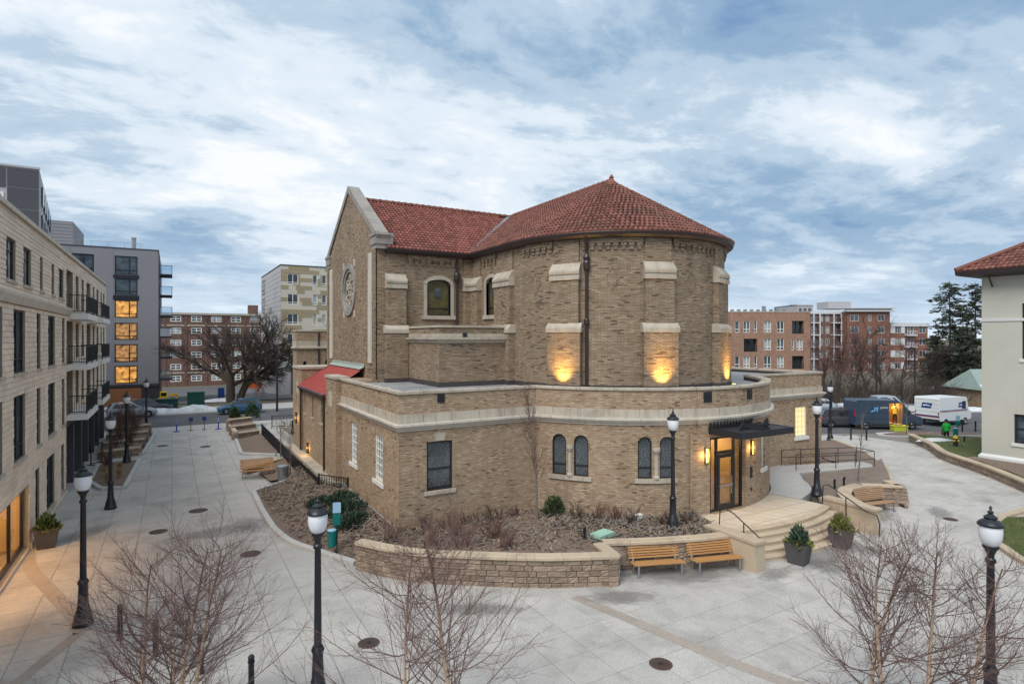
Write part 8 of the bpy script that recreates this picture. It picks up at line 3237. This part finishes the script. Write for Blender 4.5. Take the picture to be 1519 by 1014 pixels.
lc = [(-3.4, 50.6, .5, 2.0), (-2.6, 51.3, .5, 1.7), (-3.6, 53.6, .65, 2.1), (-2.7, 54.2, .65, 1.9), (-3.5, 56.6, .8, 2.0), (-2.5, 57.3, .8, 1.8), (-3.3, 59.6, .95, 1.9), (-3.5, 44.6, .15, 1.5)]
nm_ = ['in the nearest left stepped bed, wall side', 'in the nearest left stepped bed, walkway side', 'in the second left stepped bed, wall side', 'in the second left stepped bed, walkway side', 'in the third left stepped bed, wall side', 'in the third left stepped bed, walkway side', 'in the farthest left stepped bed', 'in the kerbed bed behind the second left lamp']
for k, (x, y, z, h) in enumerate(lc):
    clump('bare_shrub', 'reddish bare shrub ' + nm_[k], x, y, z, h, 200 + k, M_REDTWIG, 7, .3, 'bare shrubs in the left beds')
# ornamental grasses
def grasses(x, y, z, n, h, seed, label, m):
    r = random.Random(seed)
    t = thing('ornamental_grass', label, 'grass clump', (x, y, z), 0, 'dry ornamental grasses')
    mb = MB()
    for _ in range(n):
        a = r.uniform(0, 2 * PI)
        l = r.uniform(.05, .45)
        hh = h * r.uniform(.6, 1.1)
        w = .008
        p0 = Vector((r.uniform(-.06, .06), r.uniform(-.06, .06), 0))
        p1 = p0 + Vector((COS(a) * l * .35, SIN(a) * l * .35, hh * .65))
        p2 = p0 + Vector((COS(a) * l, SIN(a) * l, hh * (.95 - l * .5)))
        s_ = Vector((-SIN(a), COS(a), 0)) * w
        mb.add([p0 - s_, p0 + s_, p1 + s_, p1 - s_, p2], [(0, 1, 2, 3), (3, 2, 4)])
    obj('blade', mb, m, t, local=True, stuff=True)
gp_ = [(-3.2, 40.6), (-2.7, 41.6), (-3.4, 42.5), (-2.8, 43.6), (-3.6, 45.8)]
for k, (x, y) in enumerate(gp_):
    grasses(x, y, .13, 130, .75, 220 + k, 'tan dry grass clump in the nearest left bed, number from the tip: ' + ('first', 'second', 'third', 'fourth', 'fifth')[k], M_STRAW)
# dormant perennials in the church beds
r = random.Random(77)
wallside = [(8.6, 21.6), (9.6, 21.5), (10.6, 21.7), (11.7, 21.4), (12.8, 21.6), (15.4, 19.4), (16.3, 18.4), (17.4, 17.5), (18.3, 17.1), (14.7, 20.0), (16.0, 18.9)]
wd = ['under the leaded window, next to the corner', 'under the leaded window, middle of the sill', 'just right of the leaded window', 'between leaded window and slender tree', 'left of the slender tree', 'under the left arched pair', 'between the two arched pairs', 'under the right arched pair', 'behind the bed lamp post', 'left below the first arched window', 'beside the white junction box']
for k, (x, y) in enumerate(wallside):
    clump('dormant_shrub', 'small brown dormant shrub ' + wd[k], x, y, .8, r.uniform(.45, .75), 300 + k, M_REDTWIG if k % 3 else M_TWIG, 5, .5, 'dormant shrubs along the church wall')
# red twig mass over the retaining wall
for k, (x, y) in enumerate(((6.9, 20.9), (7.9, 19.9), (9.0, 19.0), (10.2, 18.2), (9.3, 20.3), (10.6, 19.5))):
    clump('dormant_shrub', 'fine reddish twiggy shrub above the curved stone wall, ' + ('first from its left end', 'second from its left end', 'third from its left end', 'fourth from its left end', 'back row nearest the corner', 'back row toward the tree')[k], x, y, .85, r.uniform(.7, 1.0), 330 + k, M_REDTWIG, 6, .55, 'twiggy shrubs above the retaining wall')
# leaf litter and bark pieces on the mulch
def litter(name, Vs, n, seed, m, up=.03, sz=(.025, .07)):
    r = random.Random(seed)
    mb = MB()
    for _ in range(n):
        v = Vector(r.choice(Vs)) + Vector((r.uniform(-.14, .14), r.uniform(-.14, .14), up * r.uniform(.3, 1.6)))
        a = r.uniform(0, 2 * PI)
        l, w = r.uniform(*sz), r.uniform(.012, .035)
        d1 = Vector((COS(a), SIN(a), r.uniform(-.5, .8))) * l
        d2 = Vector((-SIN(a), COS(a), r.uniform(-.5, .5))) * w
        mb.add([v - d1 - d2, v + d1 - d2, v + d1 + d2, v - d1 + d2], [(0, 1, 2, 3)])
    o = obj(name, mb, m)
    o['kind'] = 'stuff'
VI = [v for i, v in enumerate(VB) if i % 15 > 1]
VI2 = [v for i, v in enumerate(VB2) if 0 < i % 15 < 14]
litter('leaf_litter', VI, 4500, 1, M_LITTER)
litter('leaf_litter', VI2, 3800, 2, M_LITTER)
litter('twig_litter', VI + VI2, 2600, 3, M_GREYTWIG, .06, (.10, .24))
# thicket and hedge row behind the road
thick = tree_from('bare_shrub', 'bare brown thicket behind the road, below the salmon block', (0, 0, 0), [((r.uniform(-1.2, 1.2), r.uniform(-.8, .8), -.05), (r.gauss(0, .35), r.gauss(0, .35), 1), 3.2 * r.uniform(.6, 1.1), .03, 900 + k) for k in range(12)], [dict(n=4, wob=.06, up=.04, tap=.3, kids=13, t0=.05), dict(n=4, wob=.12, up=.08, tap=.4, kids=6, t0=.1, ang=(15, 45), len=.55, sh=.3, r=.026), dict(n=3, wob=.12, up=.06, tap=.6, kids=0, t0=.1, ang=(15, 40), len=.5, sh=.3, r=.018)], M_TWIG, M_TWIG, 1, (4, 3, 3), cat='bare shrub', group='bare thicket behind the road')
for k in range(15):
    p = fpos(1214 + k * 14.5, 69 + (k * 37 % 11))
    q = (p.x, p.y, -.1)
    lb = 'bare brown shrub, one of the thicket row behind the parked vehicles'
    if k == 0:
        thick.location = q
        thick['label'] = lb
    else:
        dup(thick, q, k * 2.1, None, scale=.75 + .06 * (k * 5 % 7))
# conifers
def conifer(label, x, y, h, rad_, seed, gapz=0):
    r = random.Random(seed)
    t = thing('conifer', label, 'conifer', (x, y, -.2), 0, 'dark conifers beside the stucco building')
    tr = MB()
    tube(tr, [(0, 0, 0), (.05, 0, h * .5), (0, .05, h)], .22, .03, n=7)
    cr_ = MB()
    nb = 175
    for k in range(nb):
        z = h * (.10 + .88 * (k + r.random()) / nb)
        f = 1 - z / h
        L = rad_ * (f ** .5 + .05) * r.uniform(.55, 1.15)
        a = r.uniform(0, 2 * PI)
        d = Vector((COS(a), SIN(a), r.uniform(-.15, .35)))
        pts = [Vector((0, 0, z))]
        for j in range(4):
            pts.append(pts[-1] + d.normalized() * L / 4)
            d = d + Vector((0, 0, -.16 if j < 2 else .12))
        tube(tr, pts, .045, .012, n=3, cap=False)
        for j in range(int(15 + L * 8)):
            q = r.uniform(.18, 1.0) * 4
            i = min(3, int(q))
            p = pts[i].lerp(pts[i + 1], q - i) + Vector((r.gauss(0, .16), r.gauss(0, .16), r.gauss(0, .10)))
            s_ = r.uniform(.16, .36)
            ax = (d.normalized() + Vector((r.uniform(-.9, .9), r.uniform(-.9, .9), r.uniform(-.6, .4)))).normalized()
            o_ = ax.orthogonal().normalized()
            o_ = (o_ * COS(r.uniform(0, PI)) + ax.cross(o_) * SIN(r.uniform(0, PI)))
            cr_.add([p - ax * s_, p + o_ * s_ * .25, p + ax * s_, p - o_ * s_ * .25], [(0, 1, 2, 3)])
    obj('trunk', tr, M_BARK, t, local=True)
    obj('crown', cr_, M_CONIFER, t, local=True)
for u, d, h, rr, lb in ((1409, 84, 16.8, 5.2, 'tall dark conifer, left one of the pair by the stucco building'), (1447, 82, 16.4, 5.0, 'dark conifer partly behind the stucco wall'), (1388, 92, 9.0, 3.0, 'lower dark conifer at the foot of the tall one'), (1428, 90, 10.5, 3.6, 'lower dark conifer between the two tall ones')):
    p = fpos(u, d)
    conifer(lb, p.x, p.y, h, rr, int(u))
print('objects', len(bpy.data.objects), 'tris', sum(len(o.data.polygons) for o in bpy.data.objects if o.type == 'MESH'))
